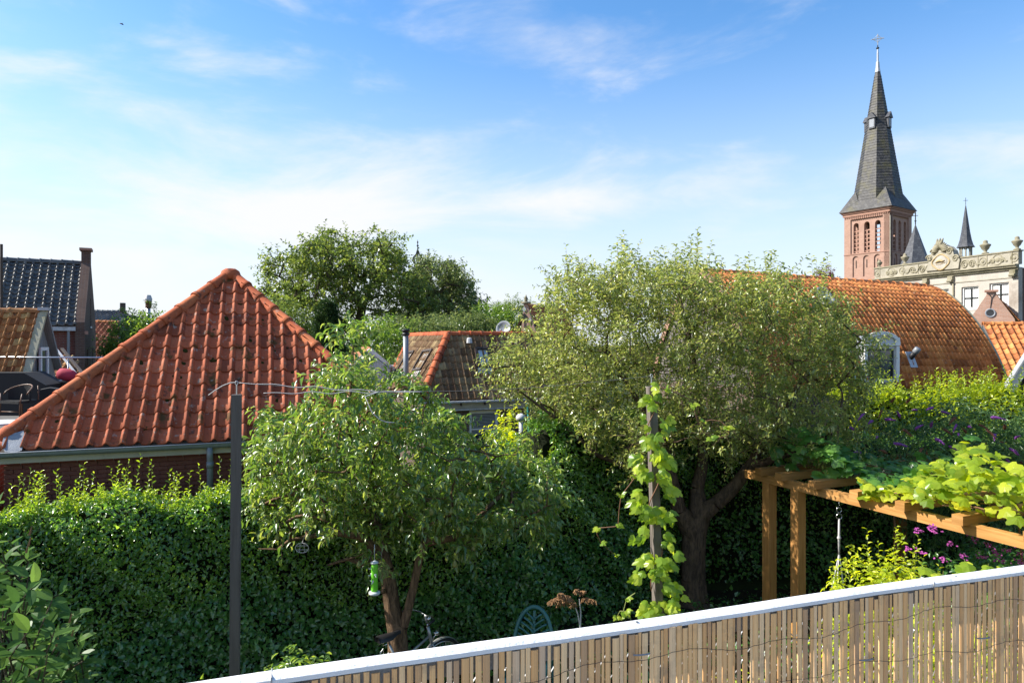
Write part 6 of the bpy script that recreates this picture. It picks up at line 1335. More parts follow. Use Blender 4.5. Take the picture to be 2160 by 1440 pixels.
# --- right hand roofs
def build_right():
    # orange roof with the white verge
    A = P(2072, 686, 29); Cq = P(2122, 832, 25.0); ud = Vector((.72, -.30, 0)).normalized(); B = A+ud*6.5; Dq = Cq+ud*6.5
    root = thing('orange_roofed_house', (B.x, B.y+2, 0), 'orange pantile roof sloping down beside the barrel roof verge', 'house')
    m = MB(); m.add([Cq, Dq, B, A, A+Vector((1.5, 4, -2.6)), B+Vector((1.5, 4, -2.6))], [(0, 1, 2, 3), (3, 2, 5, 4)]); roof = m.build('roof', MT['mortar'], root)
    put_tiles(tile_specs(Cq, Dq, A, B, .24, 13, .008), 'orange_tile', roof, None, 300); put_ridge(A+Z*.04, B+Z*.04, .11, .34, 'orange_tile', roof)
    m = MB(); m.prism([Vector((v.x, v.y, 0)) for v in (Cq, Dq, Dq+Vector((1.5, 7, 0)), Cq+Vector((1.5, 7, 0)))], Z*(min(Cq.z, Dq.z)-.1)); m.build('wall', MT['wall_pink'], root)
    # tarred gable with white bargeboard in front
    a = P(2121, 832, 20.6); b = P(2235, 655, 19.6); n = Vector((-.25, -1, 0)).normalized(); u = Vector((-n.y, n.x, 0)); root = thing('tarred_barn', (b.x, b.y, 0), 'black tarred gable with a broad white bargeboard at the right edge', 'barn')
    o = Vector((a.x, a.y, 0)); w = (b-a).dot(u); nb = 9
    for k in range(nb):
        x0, x1 = w*k/nb, w*(k+1)/nb-.01; m = MB(); m.prism([o+u*x0, o+u*x1, o+u*x1+Z*lerp(a.z, b.z, x1/w), o+u*x0+Z*lerp(a.z, b.z, x0/w)], -n*.03); m.build('board', MT['tarred'], root)
    m = MB(); m.prism([o-n*.04, o+u*2*w-n*.04, o+u*2*w-n*.04+Z*a.z, o+u*w-n*.04+Z*(b.z-.1), o-n*.04+Z*(a.z-.1)], -n*.2); m.build('wall', MT['tarred'], root)
    m = MB(); m.bar(a+n*.06, b+n*.06, .05, .26, Vector((-.5, 0, 1))); m.build('bargeboard', MT['white'], root)
    m = MB(); m.bar(a+n*.02+Z*.16-u*.06, b+n*.02+Z*.16-u*.06, .35, .04, Vector((-.5, 0, 1))); m.build('verge_capping', MT['lead_pale'], root)
    m = MB(); m.box(a+n*.05-Z*.12, u*.22, n*.15, Z*.12); m.build('kneeler', MT['stone_pale'], root)
    # pink brick gable with a round window
    n = Vector((-.55, -.83, 0)).normalized(); u = Vector((-n.y, n.x, 0)); o = P(2052, 672, 34); o = Vector((o.x, o.y, 0)); pts = [plane_uv(o, u, n, px, py) for px, py in ((2046, 690), (2145, 690), (2140, 672), (2102, 622), (2102, 616), (2081, 616), (2081, 622), (2052, 664))]
    root = thing('brick_gable_house', o, 'salmon brick gable with a round window and orange tiled roof', 'house'); c = plane_uv(o, u, n, 2089, 660); rr = .19
    hole = [(c[0]+rr*math.cos(t), c[1]+rr*math.sin(t)) for t in np.linspace(0, 2*math.pi, 17)[:-1]]
    m = MB(); m.wall(o, u, Z, n, [(pts[0][0], 0), (pts[1][0], 0)]+pts[1:], [hole], .25); m.build('gable_wall', MT['wall_pink'], root)
    cc = o+u*c[0]+Z*c[1]; m = MB(); m.tube([cc+u*rr*math.cos(t)+Z*rr*math.sin(t)+n*.01 for t in np.linspace(0, 2*math.pi, 20)], .035, 6, False); rw = m.build('round_window', MT['lead'], root); m = MB(); m.lathe(cc-n*.12, [(rr, 0), (rr, .02)], 16, n); m.build('pane', MT['glass'], rw)
    m = MB(); t0 = plane_uv(o, u, n, 2092, 617); m.tube([cc+Z*rr, o+u*t0[0]+Z*(t0[1]-.25)+n*.02, o+u*(t0[0]-.12)+Z*(t0[1]-.06)+n*.02], .018, 5); m.tube([o+u*t0[0]+Z*(t0[1]-.25)+n*.02, o+u*(t0[0]+.12)+Z*(t0[1]-.06)+n*.02], .018, 5); m.build('wall_anchor', MT['iron'], root)
    a, b = pts[3], pts[2]; A = o+u*((pts[3][0]+pts[6][0])/2+.1)+Z*(a[1]+.0)-n*.1; dp = -n*5+u*.3; E = o+u*(b[0]+.15)+Z*(b[1]-.1)-n*.1
    m = MB(); m.add([A, A+dp, E+dp, E], [(0, 1, 2, 3)]); W_ = o+u*pts[7][0]+Z*(pts[7][1]-.1)-n*.1; m.add([A, A+dp, W_+dp, W_], [(3, 2, 1, 0)]); roof = m.build('roof', MT['mortar'], root)
    put_tiles(tile_specs(E, E+dp, A, A+dp, .2, 9), 'orange_tile', roof, None, 300); put_ridge(A+Z*.03, A+dp+Z*.03, .10, .34, 'orange_tile', roof)
    m = MB(); t1, t2 = pts[4], pts[5]; m.obox(o+u*(t2[0]-.08)+Z*t2[1]-n*.3, u*(t1[0]-t2[0]+.16), n*.4, Z*.10); m.build('coping_stone', MT['tower_trim'], root)
build_right()
# --- white stucco house with the carved parapet
def build_white_house():
    o = Vector((23.9, 45.0, 0)); e = Vector((26.7, 36.0, 0)); u = (e-o).normalized(); n = Vector((u.y, -u.x, 0)); n = n if n.dot(-o) > 0 else -n; W = (e-o).length
    root = thing('stucco_town_house', lerp(o, e, .5), 'stained white town house with a carved stone parapet and urns', 'house')
    def q(px, py): return plane_uv(o, u, n, px, py)
    zc = (q(1850, 594)[1]+q(2145, 563)[1])/2; zp = (q(1850, 569)[1]+q(2145, 527)[1])/2
    wins = []
    for (xa, xb, yt, yb, c, r) in ((2028, 2064, 606, 650, 2, 2), (2087, 2128, 598, 640, 2, 2), (1975, 2001, 611, 655, 2, 2), (1925, 1950, 616, 660, 2, 2)):
        x0, z1 = q(xa, yt); x1, _ = q(xb, yt); z0 = q(xa, yb)[1]; wins.append((x0, x1, z1-1.25, z1, c, r))
    m = MB(); m.wall(o, u, Z, n, rect(0, W, 0, zc), [rect(a, b, c, d) for a, b, c, d, _, _ in wins], .3); wall = m.build('facade', MT['stucco'], root)
    m = MB(); m.prism([o-n*.5, e-n*.5, e-n*7, o-n*7], Z*(zc-.02)); m.build('house_body', MT['wall_dark'], root); m = MB(); m.obox(e-n*.305-u*.2, u*.2, -n*.19, Z*(zc-.03)); m.obox(o-n*.305, u*.2, -n*.19, Z*(zc-.03)); m.build('side_return', MT['wall_dark'], root)
    for a, b, c, d, cc, rr in wins:
        w = window(root, o, u, Z, n, a, b, c, d, MT['white'], cc, rr, .08, 'clearglass', .14, bar=MT['dark_frame'])
        for s in (0, 1):                     # net curtains, folded, drawn to both sides
            m = MB(); k = 9; xa = a+.085+s*(b-a-.17)*.54; xb = xa+(b-a-.17)*.46
            for i in range(k+1):
                x = lerp(xa, xb, i/k); dn = .012*math.sin(i*2.2)-.165
                for z in (c+.1, d-.1): m.v.append(o+u*x+Z*z+n*dn)
            for i in range(k): m.f.append([i*2, i*2+2, i*2+3, i*2+1])
            m.build('curtain', MT['curtain'], w, True)
    m = MB()                                 # cornice
    for h0, h1, out in ((-.12, 0, .10), (.0, .10, .22), (.10, .16, .30)): m.obox(o+Z*(zc+h0)-u*.05, u*(W+.1), n*out, Z*(h1-h0-.002))
    m.build('cornice', MT['stone'], root)
    m = MB(); m.obox(o+Z*(zc-.55)-u*.02, u*(W+.04), n*.035, Z*.06); m.build('string_course', MT['stone_pale'], root)
    for px in (1955, 2008, 2140): x = q(px, 580)[0]; m = MB(); m.obox(o+u*(x-.16)+Z*(zc-.42), u*.32, n*.18, Z*.28); m.lathe(o+u*x+Z*(zc-.42)+n*.18-u*.15, [(.08, 0), (.08, .3)], 8, u); m.build('console', MT['stone'], root)
    # parapet panels
    pt = zp-zc-.162; m = MB(); m.obox(o+Z*(zc+.162), u*W, -n*.28, Z*pt); par = m.build('parapet', MT['stone_pale'], root)
    m = MB(); m.obox(o+Z*(zp+.002)-u*.05+n*.05, u*(W+.1), -n*.38, Z*.07); m.build('parapet_coping', MT['stone'], root)
    def px_x(px): return q(px, 565)[0]
    for px in (1856, 1905, 1937, 2063, 2082, 2135): x = px_x(px); m = MB(); m.obox(o+u*(x-.02)+Z*(zc+.164), u*.04, n*.025, Z*(pt-.01)); m.build('panel_joint', MT['stone'], par)
    def roundel(px, r, nm='roundel'):
        x = px_x(px); c = o+u*x+Z*(zc+.162+pt*.52)+n*.0; m = MB(); m.tube([c+u*r*math.cos(t)+Z*r*math.sin(t) for t in np.linspace(0, 2*math.pi, 18)], .035, 5, False); m.lathe(c-n*.01, [(r*.5, 0), (r*.45, .04), (r*.2, .06)], 12, n)
        m.build(nm, MT['stone'], par)
    for px, r in ((1851, .2), (1880, .28), (1903, .2), (2073, .2), (2104, .27), (2140, .2)): roundel(px, r)
    def scroll(px, r, s, nm='scroll'):
        x = px_x(px); c = o+u*x+Z*(zc+.162+pt*.45)+n*.01; m = MB(); pts = [c+u*s*(r*(1-t/14)*math.cos(t))+Z*(r*(1-t/14)*math.sin(t)) for t in np.linspace(0, 11, 30)]
        tail = [c+u*s*(r+t*r*1.5)-Z*(r*.6*math.sin(t*3)) for t in np.linspace(.8, 0, 8)]; m.tube(tail+pts, .045, 5); m.build(nm, MT['stone'], par, True)
    for px, r, s in ((1925, .22, -1), (1945, .25, -1), (1960, .26, 1), (2010, .26, -1), (2035, .26, 1), (2050, .2, 1), (1873, .14, 1), (1889, .14, -1), (2094, .13, -1), (2114, .13, 1)): scroll(px, r, s)
    # crest with cartouche
    def c2(px, py): x, z = q(px, py); return (x, z)
    crest = [c2(*p) for p in ((1955, 572), (1962, 552), (1962, 541), (1970, 530), (1980, 520), (1992, 516), (2004, 520), (2012, 528), (2016, 540), (2026, 540), (2027, 548), (2024, 566))]
    m = MB(); m.wall(o+n*.10, u, Z, n, crest, [], .40); cr = m.build('crest', MT['stone_pale'], root)
    cx, cz = c2(1987, 553); c = o+u*cx+Z*cz+n*.11
    m = MB(); m.tube([c+u*(.55*math.cos(t)*(1+.06*math.cos(4*t)))+Z*(.42*math.sin(t)*(1+.08*math.cos(4*t))) for t in np.linspace(0, 2*math.pi, 30)], .045, 6, False); m.build('cartouche_rim', MT['gilt_pale'], cr, True)
    m = MB(); m.lathe(c-n*.01, [(.40, 0), (.40, .02), (.2, .035)], 20, n); m.build('cartouche', MT['stucco'], cr)
    m = MB(); m.tube([c-u*.32-Z*.02+n*.04, c-u*.15+Z*.06+n*.05, c+Z*.10+n*.06, c+u*.15+Z*.04+n*.05, c+u*.3+Z*.08+n*.04], [.02, .07, .09, .06, .015], 7); m.tube([c-u*.3-Z*.10+n*.03, c-Z*.12+n*.04, c+u*.33-Z*.04+n*.03], .02, 5); m.build('relief_figure', MT['gilt_pale'], cr, True)
    for k in range(13):                      # carved leaf fan on top
        a = math.pi*(k+.5)/13; d = u*math.cos(a)+Z*math.sin(a); b = o+u*c2(1985, 530)[0]+Z*c2(1985, 531)[1]+n*.06; L = .80 if 4 < k < 8 else .60
        m = MB(); m.tube([b+d*.12, b+d*L*.6+n*.10, b+d*L], [.06, .11, .03], 6); m.build('carved_leaf', MT['stone'], cr, True)
    for s, px, py in ((-1, 1963, 545), (1, 2018, 545), (-1, 1972, 532), (1, 2006, 530)):
        x, z = c2(px, py); cc = o+u*x+Z*z+n*.10; m = MB(); m.tube([cc+u*s*(.22*(1-t/12)*math.cos(t))+Z*(.22*(1-t/12)*math.sin(t)) for t in np.linspace(0, 10, 26)], .05, 5); m.build('volute', MT['stone'], cr, True)
    for px, s in ((1852, .6), (1906, .8), (2075, .9), (2142, .85)):       # urns
        x = px_x(px); b = o+u*x+Z*(zp+.07)-n*.12; m = MB(); m.lathe(b, [(r*s, h*s) for r, h in ((.20, 0), (.20, .08), (.10, .12), (.09, .2), (.20, .32), (.24, .42), (.30, .52), (.31, .58), (.16, .64), (.12, .72), (.14, .78), (.06, .86))], 14); m.build('urn', MT['stone'], root, True)
    m = MB(); m.tube([o+u*px_x(2012)+Z*4+n*.06, o+u*px_x(2012)+Z*(zc-.1)+n*.06], .05, 8); m.build('downpipe', MT['stone'], root, True)
build_white_house()

# --- church
def build_church():
    N = Vector((41.5, 75.0, 0)); l = Vector((-.58, .81, 0)).normalized(); r = Vector((.81, .58, 0)).normalized(); S = 5.12; nl = Vector((-r.x, -r.y, 0)); nr = Vector((-l.x, -l.y, 0))
    # left face runs from N along l with outward normal -r ; right face from N along r with outward normal -l
    root = thing('church', N+(l+r)*S/2, 'brick church with a slender slate spire and a cross on top', 'church')
    zt = 4.5+285/F*75; zb = 9.0; ctr = N+(l+r)*S/2
    def face(o, u, n, pts):                  # one side of the tower, recessed bays with real openings
        holes = []; lo = []; pier = .74; rec = .12
        bay0, bay1 = pier, S-pier; w = (bay1-bay0)/3; zs = zt-4.75; ztop = zt-.95
        for k in range(3):
            c = bay0+w*(k+.5); holes.append(arch(c-w*.26, c+w*.26, zs, ztop-.35, True)); lo.append(arch(c-w*.30, c+w*.30, zs-2.75, zs-.35, False))
        m = MB(); m.wall(o-n*rec, u, Z, n, rect(0, S, 0, zt), holes, .5); m.build('tower_wall', MT['wall_tower'], root)
        # raised framing: piers, band above, sill band, lower panels with blind arches
        m = MB(); m.wall(o, u, Z, n, rect(0, S, 0, zt), [rect(bay0, bay1, zs-.10, ztop+.05)]+lo, rec+.01); m.build('tower_frame', MT['wall_tower'], root)
        for k in range(3):
            c = bay0+w*(k+.5)
            for j in range(7):               # louvres
                z = zs+.12+j*.46
                if j < 6: lv = MB(); lv.prism([o+u*(c-w*.27)+Z*z-n*(rec+.05), o+u*(c+w*.27)+Z*z-n*(rec+.05), o+u*(c+w*.27)+Z*(z+.16)-n*(rec+.42), o+u*(c-w*.27)+Z*(z+.16)-n*(rec+.42)], Vector((0, 0, .05))); lv.build('louvre', MT['tower_trim'], root)
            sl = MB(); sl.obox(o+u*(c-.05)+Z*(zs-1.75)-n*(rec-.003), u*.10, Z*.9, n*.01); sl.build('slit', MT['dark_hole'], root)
        for z, h, out in ((zt-.55, .30, .12), (zt-.25, .14, .22), (zt-.11, .11, .32), (zs-.18, .10, .05), (zs-3.15, .10, .10)):
            m = MB(); m.obox(o-u*out+Z*z, u*(S+2*out), n*out, Z*(h-.003)); m.build('brick_band', MT['tower_trim'], root)
        for z, a, b in ((zt-.70, 0, S), (ztop+.06, bay0, bay1), (zs-3.32, 0, S)):
            k = int((b-a)/.24)
            m = MB()
            for i in range(k): m.obox(o+u*(a+.06+i*.24)+Z*z+n*.002, u*.13, n*.07, Z*.14)
            tag(m.build('dentil_course', MT['tower_trim'], root), kind='stuff')
    face(N+l*S, -l, nl, None); face(N, r, nr, None)
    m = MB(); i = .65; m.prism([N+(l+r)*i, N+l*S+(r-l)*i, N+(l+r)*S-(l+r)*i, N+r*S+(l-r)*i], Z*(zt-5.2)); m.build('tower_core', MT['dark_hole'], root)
    for o_, u_, w_ in ((N+l*(S-.6)+r*.65, r, l), (N+r*(S-.6)+l*.65, l, r)):      # far sides, open at belfry level
        m = MB(); m.obox(o_, u_*(S-1.3), w_*.5, Z*(zt-4.75)); m.obox(o_+Z*(zt-1.0), u_*(S-1.3), w_*.5, Z*1.0)
        for f_ in (0, .31, .62, .93): m.obox(o_+u_*(S-1.3)*f_+Z*(zt-4.76), u_*.25, w_*.5, Z*3.77)
        m.build('tower_wall', MT['wall_tower'], root)
    m = MB(); c_ = N+(l+r)*S-(l+r)*.65; m.obox(c_, l*.65, r*.65, Z*zt); m.build('tower_wall', MT['wall_tower'], root)
    for c in (N, N+l*S):                     # stepped buttress feet
        m = MB(); m.obox(c-nl*-.02-l*.35-r*.18, l*.7, r*.3, Z*(zt-8.2)); m.build('buttress', MT['tower_trim'], root)
    m = MB(); c = N-(l+r)*.10; m.tube([Vector((c.x, c.y, 6)), Vector((c.x, c.y, zt-1))], .06, 6); m.build('drainpipe', MT['stone_pale'], root)
    # broach roof and octagonal spire
    ov = .42; sq = [N-(l+r)*ov, N+l*(S+ov)-r*ov, N+(l+r)*(S+ov), N+r*(S+ov)-l*ov]; z1 = zt+1.15; R8 = 2.66
    def octo(z, rad): return [Vector((ctr.x, ctr.y, z))+(l*math.cos(a)+r*math.sin(a))*rad for a in [math.pi/8+k*math.pi/4 for k in range(8)]]
    o1 = octo(z1, R8); m = MB(); m.v = [Vector((p.x, p.y, zt)) for p in sq]+o1
    A8 = [math.pi/8+k*math.pi/4 for k in range(8)]
    def near(p, k): return sorted(range(8), key=lambda i: (o1[i]-p).length)[:k]
    for i in range(4):
        a, b = m.v[i], m.v[(i+1) % 4]; mid = (a+b)/2; e = near(mid+Z*0, 2); e.sort(key=lambda i_: (o1[i_]-a).length); m.f.append([i, (i+1) % 4, 4+e[1], 4+e[0]])
        e2 = near(a, 2); m.f.append([i, 4+e2[0], 4+e2[1]])
    skirt = m.build('skirt_roof', MT['slate'], root)
    for i in range(4):                       # corner broaches
        a = Vector((sq[i].x, sq[i].y, zt)); e2 = near(a, 2); top = lerp(lerp(o1[e2[0]], o1[e2[1]], .5), Vector((ctr.x, ctr.y, zt+17.6)), .075); top.z = zt+2.45
        m = MB(); m.add([a, o1[e2[0]]+Z*.02, o1[e2[1]]+Z*.02, top+(a-Vector((ctr.x, ctr.y, zt))).normalized()*.12], [(0, 1, 3), (0, 3, 2)]); m.build('broach', MT['slate'], root)
    prof = [(z1-.3, R8), (zt+10.4, 1.16), (zt+16.2, .26)]
    m = MB()
    for z, rad in prof: m.v += octo(z, rad)
    for j in range(2):
        for k in range(8): k2 = (k+1) % 8; m.f.append([j*8+k, j*8+k2, j*8+8+k2, j*8+8+k])
    m.build('spire', MT['slate'], root)
    def srad(z): return float(np.interp(z, [p[0] for p in prof], [p[1] for p in prof]))
    nrows = 46                                # slate courses standing a little proud
    mc = MB()
    for j in range(nrows):
        z = z1-.2+j*(zt+16.0-z1)/nrows; a8, b8 = octo(z, srad(z)+.035), octo(z+.30, srad(z+.30)+.006)
        for k in range(8): k2 = (k+1) % 8; b_ = len(mc.v); mc.v += [a8[k], a8[k2], b8[k2], b8[k]]; mc.f.append([b_, b_+1, b_+2, b_+3])
    tag(mc.build('slate_courses', MT['slate'], root), kind='stuff')
    m = MB(); m.lathe(Vector((ctr.x, ctr.y, zt+16.1)), [(.30, 0), (.22, .5), (.17, 1.2), (.11, 1.25), (.10, 2.2), (.05, 2.9)], 8); m.build('spire_tip', MT['lead_pale'], root)
    for k in range(4):                       # lucarnes
        a = k*math.pi/2; d = (l*math.cos(a)+r*math.sin(a)); zz = zt+9.4; rad = srad(zz)*.93; s = Z.cross(d); b = Vector((ctr.x, ctr.y, zz))+d*(rad-.05)
        m = MB(); m.obox(b-s*.36-d*.3, s*.72, d*.5, Z*1.15); lu = m.build('lucarne', MT['slate_dark'], root); m = MB(); m.add([b-s*.5+d*.32+Z*1.15, b+s*.5+d*.32+Z*1.15, b+d*.32+Z*1.85, b-s*.5-d*.5+Z*1.15, b+s*.5-d*.5+Z*1.15, b-d*.5+Z*1.85], [(0, 1, 2), (0, 2, 5, 3), (1, 4, 5, 2), (0, 3, 4, 1)]); m.build('lucarne_roof', MT['slate_dark'], lu)
        m = MB(); m.obox(b-s*.26+d*.203+Z*.15, s*.52, d*.02, Z*.9); m.build('shutter', MT['lead'], lu)
    c = Vector((ctr.x, ctr.y, zt+18.75)); m = MB(); m.lathe(c, [(.05, 0), (.17, .08), (.17, .16), (.05, .26)], 10); m.tube([c, c+Z*.5], .05, 6); m.build('finial', MT['iron'], root)
    m = MB(); x = l*.82-r*.57; x.normalize(); h = c+Z*1.2; m.bar(c+Z*.4, c+Z*1.75, .08, .08, x); m.bar(h-x*.66, h+x*.66, .08, .08, Z)
    for s1 in (-1, 1):
        for s2 in (-1, 1): m.tube([h+x*s1*.5, h+x*s1*.2+Z*s2*.2, h+Z*s2*.45], .03, 5)
    m.build('cross', MT['lead_pale'], root)
    # stair turret roof beside the tower
    c = P(1931, 560, 72); top = P(1929, 472, 72); b = MB(); bz = c.z-.2; rad = 1.55; base = [Vector((c.x, c.y, bz))+(l*math.cos(a)+r*math.sin(a))*rad for a in [k*math.pi/3+.35 for k in range(6)]]
    b.v = base+[Vector((c.x, c.y, top.z))]
    for k in range(6): b.f.append([k, (k+1) % 6, 6])
    b.f.append([5, 4, 3, 2, 1, 0]); b.build('turret_roof', MT['slate_dark'], root)
    b = MB(); b.prism([lerp(Vector((c.x, c.y, bz)), p, .9)-Z*bz for p in base], Z*(bz-.02)); b.build('turret_wall', MT['wall_tower'], root)
    m = MB(); t = Vector((c.x, c.y, top.z-.1)); m.tube([t, t+Z*1.3], .05, 6); m.lathe(t+Z*.3, [(.04, 0), (.12, .08), (.04, .18)], 8); m.bar(t+Z*.95-x*.25, t+Z*.95+x*.25, .05, .05, Z); m.build('turret_finial', MT['iron'], root)
    # small bell turret
    c = P(2037, 545, 88); z0 = c.z-1.2; zz = P(2037, 521, 88).z; ztip = P(2037, 432, 88).z; cc = Vector((c.x, c.y, 0))
    for k in range(8):
        a = k*math.pi/4+.2; m = MB(); p = cc+Vector((math.cos(a), math.sin(a), 0))*.62; m.tube([p+Z*z0, p+Z*zz], .10, 6); m.build('turret_column', MT['stone_pale'], root)
        a2 = a+math.pi/4; p2 = cc+Vector((math.cos(a2), math.sin(a2), 0))*.62; m = MB(); m.tube([p+Z*(zz-.35), lerp(p, p2, .5)+Z*(zz-.05), p2+Z*(zz-.35)], .06, 5); m.build('turret_arch', MT['stone_pale'], root)
    m = MB(); m.lathe(cc+Z*zz, [(1.05, -.05), (.86, .25), (.68, .9), (.5, 1.9), (.28, 3.6), (.06, ztip-zz-.2), (.02, ztip-zz)], 8); m.build('bell_turret_roof', MT['slate_dark'], root)
    m = MB(); m.tube([cc+Z*ztip, cc+Z*(ztip+.9)], .03, 5); m.bar(cc+Z*(ztip+.55)-x*.25, cc+Z*(ztip+.55)+x*.25, .04, .04, Z); m.build('turret_finial', MT['iron'], root)
    m = MB(); m.lathe(cc, [(.8, 0), (.8, z0)], 8); m.build('turret_wall', MT['wall_tower'], root)
    m = MB(); a = N+l*(S+.1)+r*1; m.obox(a, l*5, r*3, Z*(P(1765, 588, 80).z)); m.build('aisle', MT['wall_tower'], root)
    m = MB(); a2 = N+r*(S+.05)+l*.3; nz = P(1990, 585, 82).z; m.prism([a2, a2+r*16, a2+r*16+l*4.5, a2+l*4.5], Z*nz); m.build('nave_wall', MT['wall_tower'], root)
    m = MB(); m.add([a2+Z*nz, a2+r*16+Z*nz, a2+r*16+l*4.5+Z*nz, a2+l*4.5+Z*nz, a2+l*2.2+Z*(nz+.9), a2+r*16+l*2.2+Z*(nz+.9)], [(0, 1, 5, 4), (2, 3, 4, 5), (3, 0, 4), (1, 2, 5)]); m.build('nave_roof', MT['slate_dark'], root)
build_church()

# --- dark tiled house on the left
def build_dark_house():
    Fc = Vector((-15.98, 25.0, 0)); g = Vector((-.46, .888, 0)).normalized(); e = Vector((-.888, -.46, 0)).normalized(); ez = 5.06; rz = 7.55; Ln = 6.0
    root = thing('dark_roofed_house', Fc+g*2.5+e*2, 'tall brick house with a black glazed pantile roof', 'house')
    up = lambda p, z: Vector((p.x, p.y, z))
    A, B = up(Fc+e*Ln, ez), up(Fc, ez); T0, T1 = up(Fc+g*2.5+e*Ln, rz), up(Fc+g*2.5, rz); bA, bB = up(Fc+g*5+e*Ln, ez), up(Fc+g*5, ez)
    m = MB(); m.add([A, B, T1, T0, bA, bB], [(0, 1, 2, 3), (3, 2, 5, 4), (0, 3, 4)]); roof = m.build('roof', MT['mortar'], root)
    put_tiles(tile_specs(A, B-e*-.05, T0, T1, .262, 15, .004), 'black_tile', roof, None, 300); put_ridge(T0+Z*.05, T1+Z*.05, .12, .36, 'black_tile', roof)
    n = -g
    m = MB(); m.wall(up(Fc+g*.12, 0), e, Z, n, rect(0, Ln, 0, ez-.05), [], .25); m.build('wall', MT['wall_red'], root)
    m = MB(); m.obox(up(Fc-g*.10, ez-.17), e*Ln, g*.16, Z*.14); m.build('gutter', MT['white_worn'], root)
    m = MB(); q = up(Fc-g*.02+e*.22, 0); m.tube([q, q+Z*(ez-.15)], .045, 8); m.build('downpipe', MT['zinc'], root)
    nn = -e; o = up(Fc, 0)+nn*.28; gable = [(0, 0), (5, 0), (5, ez+.15), (2.72, rz+.05), (2.72, rz+.55), (2.28, rz+.55), (2.28, rz+.05), (0, ez+.15)]
    wins = [rect(.9, 1.35, 2.6, 4.2), rect(3.3, 3.75, 2.6, 4.2), rect(2.35, 2.65, 5.1, 6.2)]
    m = MB(); m.wall(o, g, Z, nn, gable, wins, .30); m.build('gable_wall', MT['wall_dark'], root)
    for w in wins: window(root, o, g, Z, nn, w[0][0], w[1][0], w[0][1], w[2][1], MT['white'], 1, 2, .07, 'glass', .1)
    m = MB(); m.obox(o+g*2.18+Z*(rz+.552)+nn*.06, g*.64, -nn*.42, Z*.10); m.build('coping_stone', MT['tower_trim'], root)
    m = MB(); m.obox(o+g*-.06+Z*(ez-.3)+nn*.003, g*.3, nn*.10, Z*.12); m.build('corbel', MT['tower_trim'], root)
    m = MB(); p = P(3, 515, 24); m.tube([Vector((p.x, p.y, 3.0)), p], .045, 8); tag(m.build('mast', MT['brown_frame']), 'thin dark mast at the left edge rising past the black roof', 'mast')
build_dark_house()
def build_aframe():
    g = Vector((-.25, .968, 0)).normalized(); e = Vector((-.968, -.25, 0)).normalized(); T = P(84, 661, 18.0); w = .98; fz = 3.66; T0 = Vector((T.x, T.y, 0)); DZ = 2.7
    Fb = Vector((T.x, T.y, fz))-g*w; Bb = Vector((T.x, T.y, fz))+g*w; root = thing('gabled_annexe', T0, 'grey boarded gable with ochre pantiles and a mossy verge board', 'building'); Ln = 5.0; nn = -e
    m = MB(); m.add([Fb+e*Ln, Fb, T, T+e*Ln, Bb, Bb+e*Ln], [(0, 1, 2, 3), (3, 2, 4, 5)]); roof = m.build('roof', MT['mortar'], root)
    put_tiles(tile_specs(Fb+e*Ln+Z*.02, Fb+Z*.02, T+e*Ln+Z*.02, T+Z*.02, .20, 9, .006), 'yellow_tile', roof, None, 300); put_ridge(T+e*Ln+Z*.04, T+Z*.04, .10, .36, 'yellow_tile', roof)
    for a, b, mt in ((Fb, T, MT['moss_board']), (Bb, T, MT['grey_wood'])):
        m = MB(); m.bar(a+nn*.08+Z*.06, b+nn*.08+Z*.08, .20, .07, Z); m.build('verge_board', mt, root)
    m = MB(); m.box(T+nn*.10+Z*.12, nn*.24, g*.20, Z*.08); m.build('ridge_cap', MT['lead_pale'], root)
    o = Vector((Fb.x, Fb.y, 0))+nn*.02; nb = 12; W = 2*w
    hole = (9, 9)
    for k in range(nb):
        x0, x1 = W*k/nb, W*(k+1)/nb-.012; f = lambda x: fz-.1+(T.z-fz)*(1-abs(x-w)/w)
        if hole[0] < (x0+x1)/2 < hole[1] and f(x1) < 0: continue
        m = MB(); m.prism([o+g*x0+Z*DZ, o+g*x1+Z*DZ, o+g*x1+Z*f(x1), o+g*x0+Z*f(x0)], -nn*.03); m.build('board', MT['grey_wood'], root)
    window(root, o+nn*.14, g, Z, nn, 0.72, 1.24, 3.35, 4.35, MT['white'], 1, 1, .09, 'glass', .09)
    m = MB(); m.obox(Fb-Z*(fz-DZ)+g*.1-nn*.05, e*Ln, g*(W-.2), Z*(fz-DZ-.05)); m.build('wall', MT['grey_wood'], root)
    # low lean-to with tiles and a glazed strip beside it
    a, b, c, d = P(112, 812, 19.0), P(176, 815, 19.3), P(108, 742, 21.5), P(150, 770, 21.5); root = thing('lean_to_roof', (b.x, b.y, 0), 'small tiled lean-to with a pale edge strip beside the boarded gable', 'building')
    m = MB(); m.add([a, b, d, c], [(0, 1, 2, 3)]); rf = m.build('roof', MT['mortar'], root); put_tiles(tile_specs(a, b, c, d, .22, 6), 'yellow_tile', rf, None, 100)
    m = MB(); m.bar(b+Z*.1, P(118, 735, 21.5), .05, .04); m.build('edge_strip', MT['lead_pale'], root); m = MB(); m.bar(b+Z*.12+V(.18, 0, 0), P(124, 735, 21.5)+V(.1, 0, 0), .08, .05); m.build('edge_strip', MT['brown_frame'], root)
    m = MB(); m.prism([Vector((q.x, q.y, 0)) for q in (a, b, d, c)], Z*(a.z-.1)); m.build('wall', MT['wall_dark'], root)
build_aframe()
